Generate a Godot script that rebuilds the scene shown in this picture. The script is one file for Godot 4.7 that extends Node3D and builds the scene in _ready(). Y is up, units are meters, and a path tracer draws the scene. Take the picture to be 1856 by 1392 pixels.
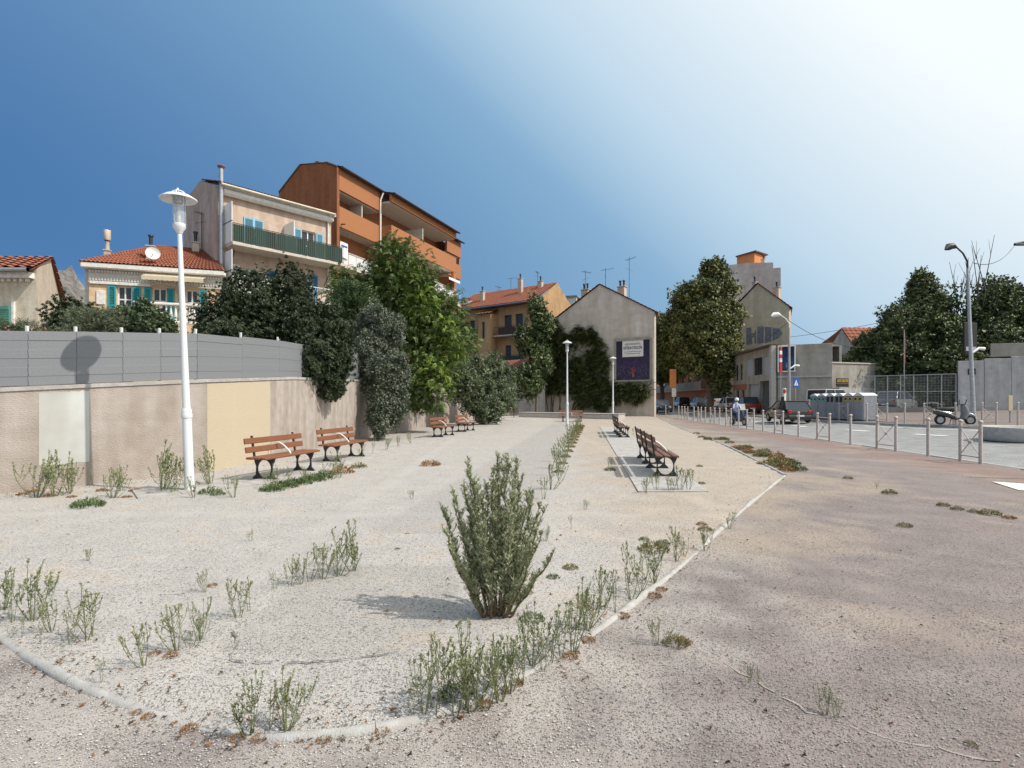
extends Node3D

var rng := RandomNumberGenerator.new()
var M := {}
var T := {}
var used := {}
var cache := {}


class Buf:
	var v := PackedVector3Array()
	var n := PackedVector3Array()
	var c := PackedColorArray()
	var i := PackedInt32Array()
	var col := Color.WHITE

	func vert(p: Vector3, nn: Vector3) -> int:
		v.append(p)
		n.append(nn)
		c.append(col)
		return v.size() - 1

	func tri(a: Vector3, b: Vector3, d: Vector3) -> void:
		var nn := (d - a).cross(b - a).normalized()
		var k := v.size()
		vert(a, nn)
		vert(b, nn)
		vert(d, nn)
		i.append_array([k, k + 1, k + 2])

	func quad(a: Vector3, b: Vector3, d: Vector3, e: Vector3) -> void:
		var nn := (d - a).cross(b - a).normalized()
		var k := v.size()
		vert(a, nn)
		vert(b, nn)
		vert(d, nn)
		vert(e, nn)
		i.append_array([k, k + 1, k + 2, k, k + 2, k + 3])

	func quado(a: Vector3, b: Vector3, d: Vector3, e: Vector3, out: Vector3) -> void:
		if (d - a).cross(b - a).dot(out) < 0:
			quad(e, d, b, a)
		else:
			quad(a, b, d, e)

	func trio(a: Vector3, b: Vector3, d: Vector3, out: Vector3) -> void:
		if (d - a).cross(b - a).dot(out) < 0:
			tri(d, b, a)
		else:
			tri(a, b, d)

	func box(ctr: Vector3, size: Vector3, bev := 0.0, bs := Basis()) -> void:
		var h := size * 0.5
		for ax in 3:
			var bx := (ax + 1) % 3
			var cx := (ax + 2) % 3
			for s in [-1.0, 1.0]:
				var q := []
				for o in [[-1, -1], [1, -1], [1, 1], [-1, 1]]:
					var p := Vector3()
					p[ax] = s * h[ax]
					p[bx] = o[0] * (h[bx] - bev)
					p[cx] = o[1] * (h[cx] - bev)
					q.append(ctr + bs * p)
				var out := Vector3()
				out[ax] = s
				quado(q[0], q[1], q[2], q[3], bs * out)
			if bev > 0.0:
				for sa in [-1.0, 1.0]:
					for sb in [-1.0, 1.0]:
						var q2 := []
						for o in [[0, -1], [0, 1], [1, 1], [1, -1]]:
							var p := Vector3()
							p[ax] = sa * (h[ax] - (bev if o[0] else 0.0))
							p[bx] = sb * (h[bx] - (0.0 if o[0] else bev))
							p[cx] = o[1] * (h[cx] - bev)
							q2.append(ctr + bs * p)
						var out := Vector3()
						out[ax] = sa
						out[bx] = sb
						quado(q2[0], q2[1], q2[2], q2[3], bs * out)
		if bev > 0.0:
			for sx in [-1.0, 1.0]:
				for sy in [-1.0, 1.0]:
					for sz in [-1.0, 1.0]:
						var sg := Vector3(sx, sy, sz)
						var hb := h - Vector3.ONE * bev
						trio(ctr + bs * (sg * Vector3(h.x, hb.y, hb.z)), ctr + bs * (sg * Vector3(hb.x, h.y, hb.z)), ctr + bs * (sg * Vector3(hb.x, hb.y, h.z)), bs * sg)

	func tube(pts: Array, radii: Array, sides := 6, caps := true) -> void:
		var m := pts.size()
		var k0 := v.size()
		var ref := Vector3.UP
		if absf((pts[m - 1] - pts[0]).normalized().y) > 0.8:
			ref = Vector3.RIGHT
		for j in m:
			var d: Vector3 = (pts[mini(j + 1, m - 1)] - pts[maxi(j - 1, 0)]).normalized()
			var a := ref.cross(d).normalized()
			var b := d.cross(a)
			for s in sides:
				var t := TAU * s / sides
				var o := a * cos(t) + b * sin(t)
				vert(pts[j] + o * radii[mini(j, radii.size() - 1)], o)
		for j in m - 1:
			for s in sides:
				var p := k0 + j * sides + s
				var q := k0 + j * sides + (s + 1) % sides
				i.append_array([p, p + sides, q, q, p + sides, q + sides])
		if caps:
			for e in [0, m - 1]:
				var dd: Vector3 = (pts[e] - pts[1 if e == 0 else m - 2]).normalized()
				var k := vert(pts[e], dd)
				for s in sides:
					vert(v[k0 + e * sides + s], dd)
				for s in sides:
					i.append_array([k, k + 1 + s, k + 1 + (s + 1) % sides])

	func lathe(prof: Array, sides := 16, at := Vector3.ZERO, arc := TAU) -> void:
		var k0 := v.size()
		var m := prof.size()
		for j in m:
			var pa: Vector2 = prof[maxi(j - 1, 0)]
			var pb: Vector2 = prof[mini(j + 1, m - 1)]
			var t := (pb - pa).normalized()
			for s in sides + 1:
				var a := arc * s / sides
				vert(at + Vector3(cos(a) * prof[j].x, prof[j].y, sin(a) * prof[j].x), Vector3(cos(a) * t.y, -t.x, sin(a) * t.y).normalized())
		for j in m - 1:
			for s in sides:
				var p := k0 + j * (sides + 1) + s
				i.append_array([p, p + 1, p + sides + 1, p + 1, p + sides + 2, p + sides + 1])

	func leaf(p: Vector3, d: Vector3, side: Vector3, ln: float, wd: float, fold: float) -> void:
		var up := side.cross(d).normalized()
		var mid := p + d * ln * 0.45 + up * fold * wd
		var tip := p + d * ln - up * fold * ln * 0.3
		tri(p, mid - side * wd * 0.5, tip)
		tri(p, tip, mid + side * wd * 0.5)

	func prism(poly: PackedVector2Array, xf: Transform3D, depth: float) -> void:
		var t := Geometry2D.triangulate_polygon(poly)
		var z1 := xf.basis.z * depth
		for k in range(0, t.size(), 3):
			var a := xf * Vector3(poly[t[k]].x, poly[t[k]].y, 0)
			var b := xf * Vector3(poly[t[k + 1]].x, poly[t[k + 1]].y, 0)
			var d := xf * Vector3(poly[t[k + 2]].x, poly[t[k + 2]].y, 0)
			trio(a + z1, b + z1, d + z1, z1)
			trio(a, b, d, -z1)
		for k in poly.size():
			var p := poly[k]
			var q := poly[(k + 1) % poly.size()]
			var a := xf * Vector3(p.x, p.y, 0)
			var b := xf * Vector3(q.x, q.y, 0)
			var o := xf.basis * Vector3(q.y - p.y, p.x - q.x, 0)
			if Geometry2D.is_polygon_clockwise(poly):
				o = -o
			quado(a, b, b + z1, a + z1, o)

	func mesh() -> ArrayMesh:
		var arr := []
		arr.resize(Mesh.ARRAY_MAX)
		arr[Mesh.ARRAY_VERTEX] = v
		arr[Mesh.ARRAY_NORMAL] = n
		arr[Mesh.ARRAY_COLOR] = c
		arr[Mesh.ARRAY_INDEX] = i
		var am := ArrayMesh.new()
		am.add_surface_from_arrays(Mesh.PRIMITIVE_TRIANGLES, arr)
		return am


func numbered(n: String) -> String:
	used[n] = used.get(n, -1) + 1
	return n if used[n] == 0 else "%s_%03d" % [n, used[n]]


func tag(o: Node, label: String, category: String, group := "") -> void:
	o.set_meta("label", label)
	o.set_meta("category", category)
	if group:
		o.set_meta("group", group)


func thing(called: String, label: String, category: String, at := Vector3.ZERO, turn := 0.0, group := "") -> Node3D:
	var o := Node3D.new()
	o.name = numbered(called)
	add_child(o)
	o.position = at
	o.rotation.y = turn
	tag(o, label, category, group)
	return o


func part(parent: Node, called: String, mesh: Mesh, m: Material, at := Vector3.ZERO, rot := Vector3.ZERO) -> MeshInstance3D:
	var o := MeshInstance3D.new()
	o.name = called
	o.mesh = mesh
	o.material_override = m
	parent.add_child(o, true)
	o.position = at
	o.rotation = rot
	return o


func struct(called: String, mesh: Mesh, m: Material) -> MeshInstance3D:
	var o := part(self, numbered(called), mesh, m)
	o.set_meta("kind", "structure")
	return o


func box(parent: Node, called: String, m: Material, ctr: Vector3, size: Vector3, bev := 0.0, rot := Vector3.ZERO) -> MeshInstance3D:
	var key := [size, bev]
	if not cache.has(key):
		var b := Buf.new()
		b.box(Vector3.ZERO, size, bev)
		cache[key] = b.mesh()
	return part(parent, called, cache[key], m, ctr, rot)


func copy(o: Node3D, at: Vector3, turn: float, label := "", group := "") -> Node3D:
	var c: Node3D = o.duplicate()
	c.name = numbered(String(o.name).rstrip("0123456789").rstrip("_"))
	add_child(c)
	c.position = at
	c.rotation = Vector3(0, turn, 0)
	if label:
		c.set_meta("label", label)
	if group:
		c.set_meta("group", group)
	return c


func tubes(parent: Node, called: String, m: Material, runs: Array, r: float, sides := 6) -> MeshInstance3D:
	var b := Buf.new()
	for run in runs:
		b.tube(run, [r], sides)
	return part(parent, called, b.mesh(), m)


func gh(x: float) -> float:
	return minf(1.2, 0.05 * maxf(0.0, x - 14.5))


func facade(o: Node3D, a: Vector3, b: Vector3) -> float:   # stands a thing so that its x axis runs along a wall, z outwards
	o.position = a
	var d := b - a
	o.rotation.y = atan2(-d.z, d.x)
	return d.length()


# a wall in the x-y plane, front face at z = 0, with real openings [x0, y0, x1, y1] cut through its thickness
func wall_open(parent: Node, called: String, m: Material, l: float, y0: float, y1: float, openings: Array, th := 0.25, z := 0.0, x0 := 0.0) -> MeshInstance3D:
	var xs := [x0, l]
	var ys := [y0, y1]
	for o in openings:
		xs.append_array([o[0], o[2]])
		ys.append_array([o[1], o[3]])
	xs.sort()
	ys.sort()
	var b := Buf.new()
	for i in xs.size() - 1:
		for j in ys.size() - 1:
			if xs[i + 1] - xs[i] < 0.001 or ys[j + 1] - ys[j] < 0.001:
				continue
			var cx: float = (xs[i] + xs[i + 1]) / 2
			var cy: float = (ys[j] + ys[j + 1]) / 2
			var hole := false
			for o in openings:
				hole = hole or (cx > o[0] and cx < o[2] and cy > o[1] and cy < o[3])
			if not hole:
				for k in [0.0, -th]:
					b.quado(Vector3(xs[i], ys[j], z + k), Vector3(xs[i + 1], ys[j], z + k), Vector3(xs[i + 1], ys[j + 1], z + k), Vector3(xs[i], ys[j + 1], z + k), Vector3(0, 0, 1 if k == 0.0 else -1))
	for o in openings + [[x0, y0, l, y1]]:
		var s := -1.0 if o[0] == x0 and o[2] == l and o[1] == y0 else 1.0
		for e in [[o[0], o[1], o[2], o[1], Vector3.UP], [o[0], o[3], o[2], o[3], Vector3.DOWN], [o[0], o[1], o[0], o[3], Vector3.RIGHT], [o[2], o[1], o[2], o[3], Vector3.LEFT]]:
			b.quado(Vector3(e[0], e[1], z), Vector3(e[2], e[3], z), Vector3(e[2], e[3], z - th), Vector3(e[0], e[1], z - th), e[4] * s)
	return part(parent, called, b.mesh(), m)


func window(parent: Node, x0: float, y0: float, x1: float, y1: float, z: float, cols := 2, rows := 2, fm: Material = null, gm: Material = null) -> MeshInstance3D:
	var b := Buf.new()
	var w := x1 - x0
	var h := y1 - y0
	var t := 0.07
	for k in cols + 1:
		b.box(Vector3(t / 2 + (w - t) * k / cols, h / 2, 0), Vector3(t, h - 0.002, 0.06))
	for k in rows + 1:
		b.box(Vector3(w / 2, t / 2 + (h - t) * k / rows, 0), Vector3(w - 0.002, t, 0.052))
	var o := part(parent, "window", b.mesh(), fm if fm else M.white, Vector3(x0, y0, z))
	for i in cols:
		for j in rows:
			box(o, "pane", gm if gm else M.glass, Vector3(t / 2 + (w - t) * (i + 0.5) / cols, t / 2 + (h - t) * (j + 0.5) / rows, -0.01), Vector3((w - t) / cols - t, (h - t) / rows - t, 0.01))
	return o


func shutter(parent: Node, x: float, y: float, w: float, h: float, z: float, m: Material, turn := 0.0) -> MeshInstance3D:
	var key := ["shutter", w, h]
	if not cache.has(key):
		var b := Buf.new()
		for s in [-1, 1]:
			b.box(Vector3(s * (w / 2 - 0.035), 0, 0), Vector3(0.07, h, 0.04))
		for t in [-0.5, 0.0, 0.5]:
			b.box(Vector3(0, t * (h - 0.09), 0), Vector3(w - 0.141, 0.09, 0.034))
		var ns := int(h / 0.085)
		for k in ns:
			b.box(Vector3(0, (k + 0.5) * h / ns - h / 2, 0), Vector3(w - 0.143, 0.08, 0.012), 0.0, Basis(Vector3.RIGHT, 0.6))
		cache[key] = b.mesh()
	return part(parent, "shutter", cache[key], m, Vector3(x, y, z), Vector3(0, turn, 0))


# curved clay tiles between an eave p00-p10 and a ridge p01-p11
func tile_roof(parent: Node, called: String, m: Material, p00: Vector3, p10: Vector3, p01: Vector3, p11: Vector3, pitch := 0.1, row := 0.36) -> MeshInstance3D:
	var nc := int(maxf((p10 - p00).length(), (p11 - p01).length()) / pitch)
	var nr := int(maxf((p01 - p00).length(), (p11 - p10).length()) / row)
	var up := (p10 - p00).cross(p01 - p00).normalized()
	if up.y < 0:
		up = -up
	var b := Buf.new()
	var r := RandomNumberGenerator.new()
	r.seed = nc * 31 + nr
	for j in nr:
		for i in nc:
			var tone := r.randf_range(0.72, 1.0)
			b.col = Color(tone, tone * r.randf_range(0.9, 1.0), tone * r.randf_range(0.85, 1.0))
			for s in 4:
				var q := []
				for e in [[s, 0], [s + 1, 0], [s + 1, 1], [s, 1]]:
					var u: float = (i + e[0] / 4.0) / nc
					var t: float = (j + e[1]) / float(nr)
					q.append(p00.lerp(p10, u).lerp(p01.lerp(p11, u), t) + up * (0.038 * sin(PI * e[0] / 4.0) * (1.0 if i % 2 == 0 else -0.6) + (0.05 if e[1] == 0 else 0.012)))
				b.quado(q[0], q[1], q[2], q[3], up)
	b.col = Color(0.6, 0.6, 0.6)
	b.quado(p00 - up * 0.06, p10 - up * 0.06, p11 - up * 0.06, p01 - up * 0.06, -up)
	return part(parent, called, b.mesh(), m)


func railing(parent: Node, called: String, m: Material, l: float, h: float, step: float, at: Vector3, turn := 0.0, r := 0.012) -> MeshInstance3D:
	var b := Buf.new()
	for k in int(l / step) + 1:
		b.tube([Vector3(k * step, 0.05, 0), Vector3(k * step, h, 0)], [r], 4, false)
	for y in [0.06, h]:
		b.box(Vector3(l / 2, y, 0), Vector3(l, 0.035, 0.04))
	return part(parent, called, b.mesh(), m, at, Vector3(0, turn, 0))


func chimney(parent: Node, at: Vector3, w: float, h: float, m: Material, pots := 1) -> void:
	var o := box(parent, "chimney", m, at + Vector3(0, h / 2, 0), Vector3(w, h, w * 0.8), 0.02)
	box(o, "chimney_cap", M.concrete, Vector3(0, h / 2 + 0.04, 0), Vector3(w * 1.2, 0.08, w), 0.01)
	for k in pots:
		var b := Buf.new()
		b.lathe([Vector2(0.09, 0), Vector2(0.1, 0.5), Vector2(0.14, 0.52), Vector2(0.14, 0.62), Vector2(0.0, 0.66)], 10)
		part(o, "chimney_pot", b.mesh(), M.dark_metal, Vector3((k - (pots - 1) / 2.0) * 0.4, h / 2 + 0.08, 0))


func antenna(parent: Node, at: Vector3, h: float, turn := 0.0) -> void:
	var b := Buf.new()
	b.tube([Vector3.ZERO, Vector3(0, h, 0)], [0.025], 5)
	b.tube([Vector3(-0.5, h * 0.94, 0), Vector3(0.9, h * 0.97, 0)], [0.015], 4)
	for k in 9:
		var x := -0.4 + k * 0.15
		b.tube([Vector3(x, h * 0.945, -0.25 + k * 0.012), Vector3(x, h * 0.945, 0.25 - k * 0.012)], [0.008], 4)
	b.tube([Vector3(0, h * 0.7, -0.5), Vector3(0, h * 0.74, 0.5)], [0.012], 4)
	part(parent, "antenna", b.mesh(), M.dark_metal, at, Vector3(0, turn, 0))



func img_noise(size: int, type: int, freq: float, oct: int, sd: int, ret := -1) -> PackedByteArray:
	var f := FastNoiseLite.new()
	f.noise_type = type
	f.seed = sd
	f.frequency = freq
	f.fractal_type = FastNoiseLite.FRACTAL_FBM if oct > 1 else FastNoiseLite.FRACTAL_NONE
	f.fractal_octaves = oct
	if ret >= 0:
		f.cellular_return_type = ret
	var im := f.get_seamless_image(size, size, false, false, 0.12, true)
	im.convert(Image.FORMAT_L8)
	return im.get_data()


func tone_tex(bytes: PackedByteArray, size: int, lo: float, hi: float, tint := 0.0) -> ImageTexture:
	var o := PackedByteArray()
	o.resize(size * size * 3)
	for k in size * size:
		var t := bytes[k] / 255.0
		var g := lo + (hi - lo) * t
		o[k * 3] = int(255 * clampf(g, 0, 1))
		o[k * 3 + 1] = int(255 * clampf(g * (1.0 - tint * (1.0 - t)), 0, 1))
		o[k * 3 + 2] = int(255 * clampf(g * (1.0 - 2 * tint * (1.0 - t)), 0, 1))
	return ImageTexture.create_from_image(Image.create_from_data(size, size, false, Image.FORMAT_RGB8, o))


func normal_tex(bytes: PackedByteArray, size: int, k: float) -> ImageTexture:
	var im := Image.create_from_data(size, size, false, Image.FORMAT_L8, bytes)
	im.convert(Image.FORMAT_RGBA8)
	im.bump_map_to_normal_map(k)
	return ImageTexture.create_from_image(im)


func make_textures() -> void:
	var s := 2048
	var a := img_noise(s, FastNoiseLite.TYPE_CELLULAR, 0.30, 1, 3, FastNoiseLite.RETURN_CELL_VALUE)
	var d := img_noise(s, FastNoiseLite.TYPE_CELLULAR, 0.30, 1, 3, FastNoiseLite.RETURN_DISTANCE)
	var w := img_noise(s, FastNoiseLite.TYPE_CELLULAR, 0.15, 1, 9, FastNoiseLite.RETURN_CELL_VALUE)
	var o := PackedByteArray()
	o.resize(s * s * 3)
	for k in s * s:
		var t := a[k] / 255.0
		var g := 0.92 + 0.12 * t - 0.2 * (d[k] / 255.0)
		if t < 0.10:
			g *= 0.74
		if w[k] > 236:
			g *= 1.08
		elif w[k] < 16:
			g *= 0.84
		var wr := (w[k] % 16) / 16.0
		o[k * 3] = int(255 * clampf(g, 0, 1))
		o[k * 3 + 1] = int(255 * clampf(g * (0.975 + 0.02 * wr), 0, 1))
		o[k * 3 + 2] = int(255 * clampf(g * (0.945 + 0.05 * wr), 0, 1))
	T.gravel = ImageTexture.create_from_image(Image.create_from_data(s, s, false, Image.FORMAT_RGB8, o))
	for k in s * s:
		d[k] = 255 - d[k]
	T.gravel_n = normal_tex(d, s, 3.0)
	var p := img_noise(512, FastNoiseLite.TYPE_SIMPLEX_SMOOTH, 0.02, 6, 5)
	T.plaster = tone_tex(p, 512, 0.80, 0.97, 0.03)
	var g2 := img_noise(512, FastNoiseLite.TYPE_SIMPLEX, 0.2, 3, 6)
	T.grain = tone_tex(g2, 512, 0.82, 1.0)
	T.grain_n = normal_tex(g2, 512, 2.5)
	var st := img_noise(256, FastNoiseLite.TYPE_SIMPLEX, 0.03, 4, 8)
	var sm := Image.create_from_data(256, 256, false, Image.FORMAT_L8, st).get_region(Rect2i(0, 0, 256, 22))
	sm.resize(512, 256, Image.INTERPOLATE_CUBIC)
	var im2 := Image.create_empty(512, 512, false, Image.FORMAT_L8)
	im2.blit_rect(sm, Rect2i(0, 0, 512, 256), Vector2i(0, 0))
	sm.flip_y()
	im2.blit_rect(sm, Rect2i(0, 0, 512, 256), Vector2i(0, 256))
	var sb := im2.get_data()
	for k in sb.size():
		sb[k] = clampi(int(sb[k] * 0.6 + p[k] * 0.4), 0, 255)
	T.streak = tone_tex(sb, 512, 0.74, 1.0, 0.05)
	var wd := Image.create_from_data(512, 512, false, Image.FORMAT_L8, g2)
	wd.resize(24, 512, Image.INTERPOLATE_CUBIC)
	wd.resize(512, 512, Image.INTERPOLATE_CUBIC)
	T.wood = tone_tex(wd.get_data(), 512, 0.6, 1.0, 0.08)
	var ca := img_noise(512, FastNoiseLite.TYPE_CELLULAR, 0.05, 1, 3, FastNoiseLite.RETURN_CELL_VALUE)
	T.mottle = tone_tex(ca, 512, 0.7, 1.0, 0.05)


func mk(key: String, r: float, g: float, b: float, rough := 0.85, tex := "", sc := 0.5, nrm := "", metal := 0.0) -> StandardMaterial3D:
	var m := StandardMaterial3D.new()
	m.resource_name = key
	var k := 1.0
	if tex:
		m.albedo_texture = T[tex]
		m.uv1_triplanar = true
		m.uv1_world_triplanar = true
		m.uv1_scale = Vector3.ONE * sc
		k = 1.0 / 0.72
	m.albedo_color = Color(minf(r * k, 1), minf(g * k, 1), minf(b * k, 1)).linear_to_srgb()
	if nrm:
		m.normal_enabled = true
		m.normal_texture = T[nrm]
		m.normal_scale = 0.6
		m.uv1_triplanar = true
		m.uv1_world_triplanar = true
		m.uv1_scale = Vector3.ONE * sc
	m.roughness = rough
	m.metallic = metal
	M[key] = m
	return m


func make_materials() -> void:
	for e in [["gravel", 0.9, "gravel", 0.19], ["pebble", 0.9, "", 1.0], ["leaf", 0.55, "", 1.0], ["tile", 0.85, "grain", 0.7], ["paintmix", 0.8, "", 1.0]]:
		var m := mk(e[0], 0.72 if e[2] else 1.0, 0.72 if e[2] else 1.0, 0.72 if e[2] else 1.0, e[1], e[2], e[3])
		m.vertex_color_use_as_albedo = true
	M.gravel.albedo_color = Color.WHITE
	M.gravel.normal_enabled = true
	M.gravel.normal_texture = T.gravel_n
	M.gravel.normal_scale = 0.4
	M.leaf.backlight_enabled = true
	M.leaf.backlight = Color(0.25, 0.3, 0.08)
	mk("asphalt", 0.24, 0.245, 0.245, 0.6, "plaster", 0.13, "grain_n")
	mk("line_paint", 0.62, 0.62, 0.6, 0.7, "grain", 0.9)
	mk("kerb", 0.36, 0.36, 0.35, 0.85, "plaster", 0.7, "grain_n")
	mk("concrete", 0.42, 0.41, 0.39, 0.9, "plaster", 0.4, "grain_n")
	mk("slab", 0.36, 0.352, 0.343, 0.9, "plaster", 0.35, "grain_n")
	mk("park_wall", 0.35, 0.32, 0.298, 0.9, "streak", 0.28, "grain_n")
	mk("white_patch", 0.46, 0.49, 0.49, 0.85, "streak", 0.16)
	mk("cream_patch", 0.44, 0.375, 0.27, 0.9, "grain", 0.35, "grain_n")
	mk("fence_grey", 0.165, 0.172, 0.185, 0.6, "grain", 0.4)
	mk("white", 0.75, 0.75, 0.73, 0.5)
	mk("white_post", 0.60, 0.615, 0.62, 0.45, "grain", 1.0)
	mk("glass", 0.03, 0.04, 0.05, 0.06)
	mk("dark_metal", 0.03, 0.03, 0.032, 0.5)
	mk("iron", 0.018, 0.02, 0.02, 0.45)
	mk("zinc", 0.42, 0.45, 0.48, 0.35, "plaster", 0.6, "", 0.6)
	mk("bench_wood", 0.235, 0.095, 0.045, 0.55, "wood", 1.5)
	mk("bench_wood_old", 0.16, 0.085, 0.06, 0.6, "wood", 1.5)
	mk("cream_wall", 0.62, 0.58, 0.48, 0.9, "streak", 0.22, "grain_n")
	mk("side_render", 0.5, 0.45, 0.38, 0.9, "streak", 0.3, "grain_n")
	mk("villa_wall", 0.66, 0.50, 0.33, 0.9, "plaster", 0.3, "grain_n")
	mk("villa_trim", 0.52, 0.52, 0.48, 0.85, "plaster", 0.6)
	mk("white_trim", 0.7, 0.7, 0.68, 0.8, "plaster", 0.5)
	mk("turquoise", 0.015, 0.32, 0.36, 0.6)
	mk("sky_shutter", 0.25, 0.5, 0.66, 0.7)
	mk("blue_shutter", 0.03, 0.17, 0.36, 0.6)
	mk("mint", 0.16, 0.42, 0.33, 0.7)
	mk("awning", 0.62, 0.58, 0.46, 0.85, "wood", 1.0)
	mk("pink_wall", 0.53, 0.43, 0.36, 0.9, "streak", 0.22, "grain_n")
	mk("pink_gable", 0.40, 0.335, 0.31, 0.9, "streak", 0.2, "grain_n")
	mk("green_mesh", 0.035, 0.085, 0.07, 0.8, "wood", 1.3)
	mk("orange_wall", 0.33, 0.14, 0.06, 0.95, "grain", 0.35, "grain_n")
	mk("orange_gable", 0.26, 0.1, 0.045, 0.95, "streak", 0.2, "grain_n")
	mk("ceiling", 0.5, 0.47, 0.42, 0.9, "plaster", 0.4)
	mk("roof_dark", 0.09, 0.055, 0.045, 0.8, "grain", 0.8)
	mk("ochre_wall", 0.40, 0.27, 0.145, 0.9, "streak", 0.15)
	mk("brown_wood", 0.09, 0.055, 0.04, 0.7, "wood", 0.7)
	mk("gable_render", 0.56, 0.52, 0.475, 0.9, "streak", 0.12, "grain_n")
	mk("beige_render", 0.52, 0.465, 0.36, 0.9, "streak", 0.12)
	mk("grey_render", 0.33, 0.32, 0.29, 0.9, "streak", 0.15, "grain_n")
	mk("grey_wall", 0.44, 0.445, 0.455, 0.9, "streak", 0.2, "grain_n")
	mk("red_render", 0.3, 0.12, 0.08, 0.9, "plaster", 0.3)
	mk("shed_door", 0.035, 0.045, 0.05, 0.6)
	mk("roller", 0.36, 0.38, 0.42, 0.6)
	mk("graffiti", 0.17, 0.19, 0.23, 0.8, "mottle", 0.4)
	mk("bollard", 0.46, 0.41, 0.39, 0.55, "plaster", 1.3)
	mk("bark", 0.16, 0.13, 0.1, 0.9, "mottle", 0.9, "grain_n")
	mk("stem", 0.16, 0.17, 0.06, 0.8)
	mk("dry_stem", 0.2, 0.12, 0.06, 0.9)
	mk("rubber", 0.02, 0.02, 0.02, 0.8)
	mk("rim", 0.4, 0.4, 0.42, 0.3, "", 1, "", 0.8)
	mk("car_black", 0.012, 0.01, 0.01, 0.2)
	mk("car_white", 0.6, 0.6, 0.6, 0.25)
	mk("car_red", 0.25, 0.03, 0.015, 0.25)
	mk("car_blue", 0.02, 0.035, 0.07, 0.25)
	mk("car_grey", 0.16, 0.17, 0.18, 0.25)
	mk("lamp_red", 0.45, 0.02, 0.02, 0.3)
	mk("lamp_clear", 0.6, 0.6, 0.6, 0.2)
	mk("bin_grey", 0.27, 0.285, 0.315, 0.5, "plaster", 0.6)
	mk("bin_lid", 0.7, 0.71, 0.72, 0.45)
	mk("yellow", 0.55, 0.38, 0.03, 0.6)
	mk("blue_sign", 0.01, 0.07, 0.32, 0.5)
	mk("red_paint", 0.42, 0.03, 0.025, 0.5)
	mk("black_board", 0.012, 0.012, 0.012, 0.6)
	mk("orange_panel", 0.6, 0.22, 0.07, 0.7)
	mk("pink_flower", 0.55, 0.06, 0.12, 0.7)
	mk("rock", 0.16, 0.158, 0.155, 0.95, "mottle", 0.02)
	mk("sand", 0.29, 0.255, 0.225, 0.95, "grain", 0.9)
	mk("crack", 0.16, 0.145, 0.13, 0.95)
	mk("soil", 0.17, 0.13, 0.09, 0.95, "gravel", 0.3)
	for k in ["car_black", "car_white", "car_red", "car_blue", "car_grey"]:
		M[k].clearcoat_enabled = true
		M[k].clearcoat_roughness = 0.08
	var g := mk("clear_glass", 0.75, 0.8, 0.8, 0.05)
	g.transparency = BaseMaterial3D.TRANSPARENCY_ALPHA
	g.albedo_color.a = 0.28
	var ms := mk("wire_mesh", 0.3, 0.32, 0.33, 0.6)



func _ready() -> void:
	rng.seed = 11
	# camera, sky, sun, exposure
	var cam := Camera3D.new()
	cam.name = "camera"
	cam.projection = Camera3D.PROJECTION_FRUSTUM
	cam.near = 0.1
	cam.far = 3000.0
	cam.size = 0.1392
	cam.frustum_offset = Vector2(0, 0.0029)
	cam.position = Vector3(0, 1.6, 0)
	add_child(cam)
	cam.current = true
	var az := deg_to_rad(108.0)
	var el := deg_to_rad(48.0)
	var to_sun := Vector3(sin(az) * cos(el), sin(el), -cos(az) * cos(el))
	var sun := DirectionalLight3D.new()
	sun.name = "sun"
	sun.light_energy = 1.58
	sun.light_color = Color(1.0, 0.97, 0.925)
	sun.light_angular_distance = 0.5
	sun.shadow_enabled = true
	sun.basis = Basis.looking_at(-to_sun)
	add_child(sun)
	var env := Environment.new()
	env.background_mode = Environment.BG_SKY
	env.tonemap_mode = Environment.TONE_MAPPER_LINEAR
	env.tonemap_exposure = 0.87
	env.sdfgi_enabled = true
	env.ssao_enabled = true
	env.ssil_enabled = true
	var sky := Sky.new()
	var pan := PanoramaSkyMaterial.new()
	pan.panorama = sky_image(to_sun)
	sky.sky_material = pan
	env.sky = sky
	var we := WorldEnvironment.new()
	we.name = "world_environment"
	we.environment = env
	add_child(we)
	make_textures()
	make_materials()
	print("materials")
	ground()
	print("ground")
	left_wall()
	left_houses()
	centre_houses()
	right_side()
	print("buildings")
	furniture()
	vehicles()
	print("furniture")
	trees()
	weeds()
	print("plants")


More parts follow.
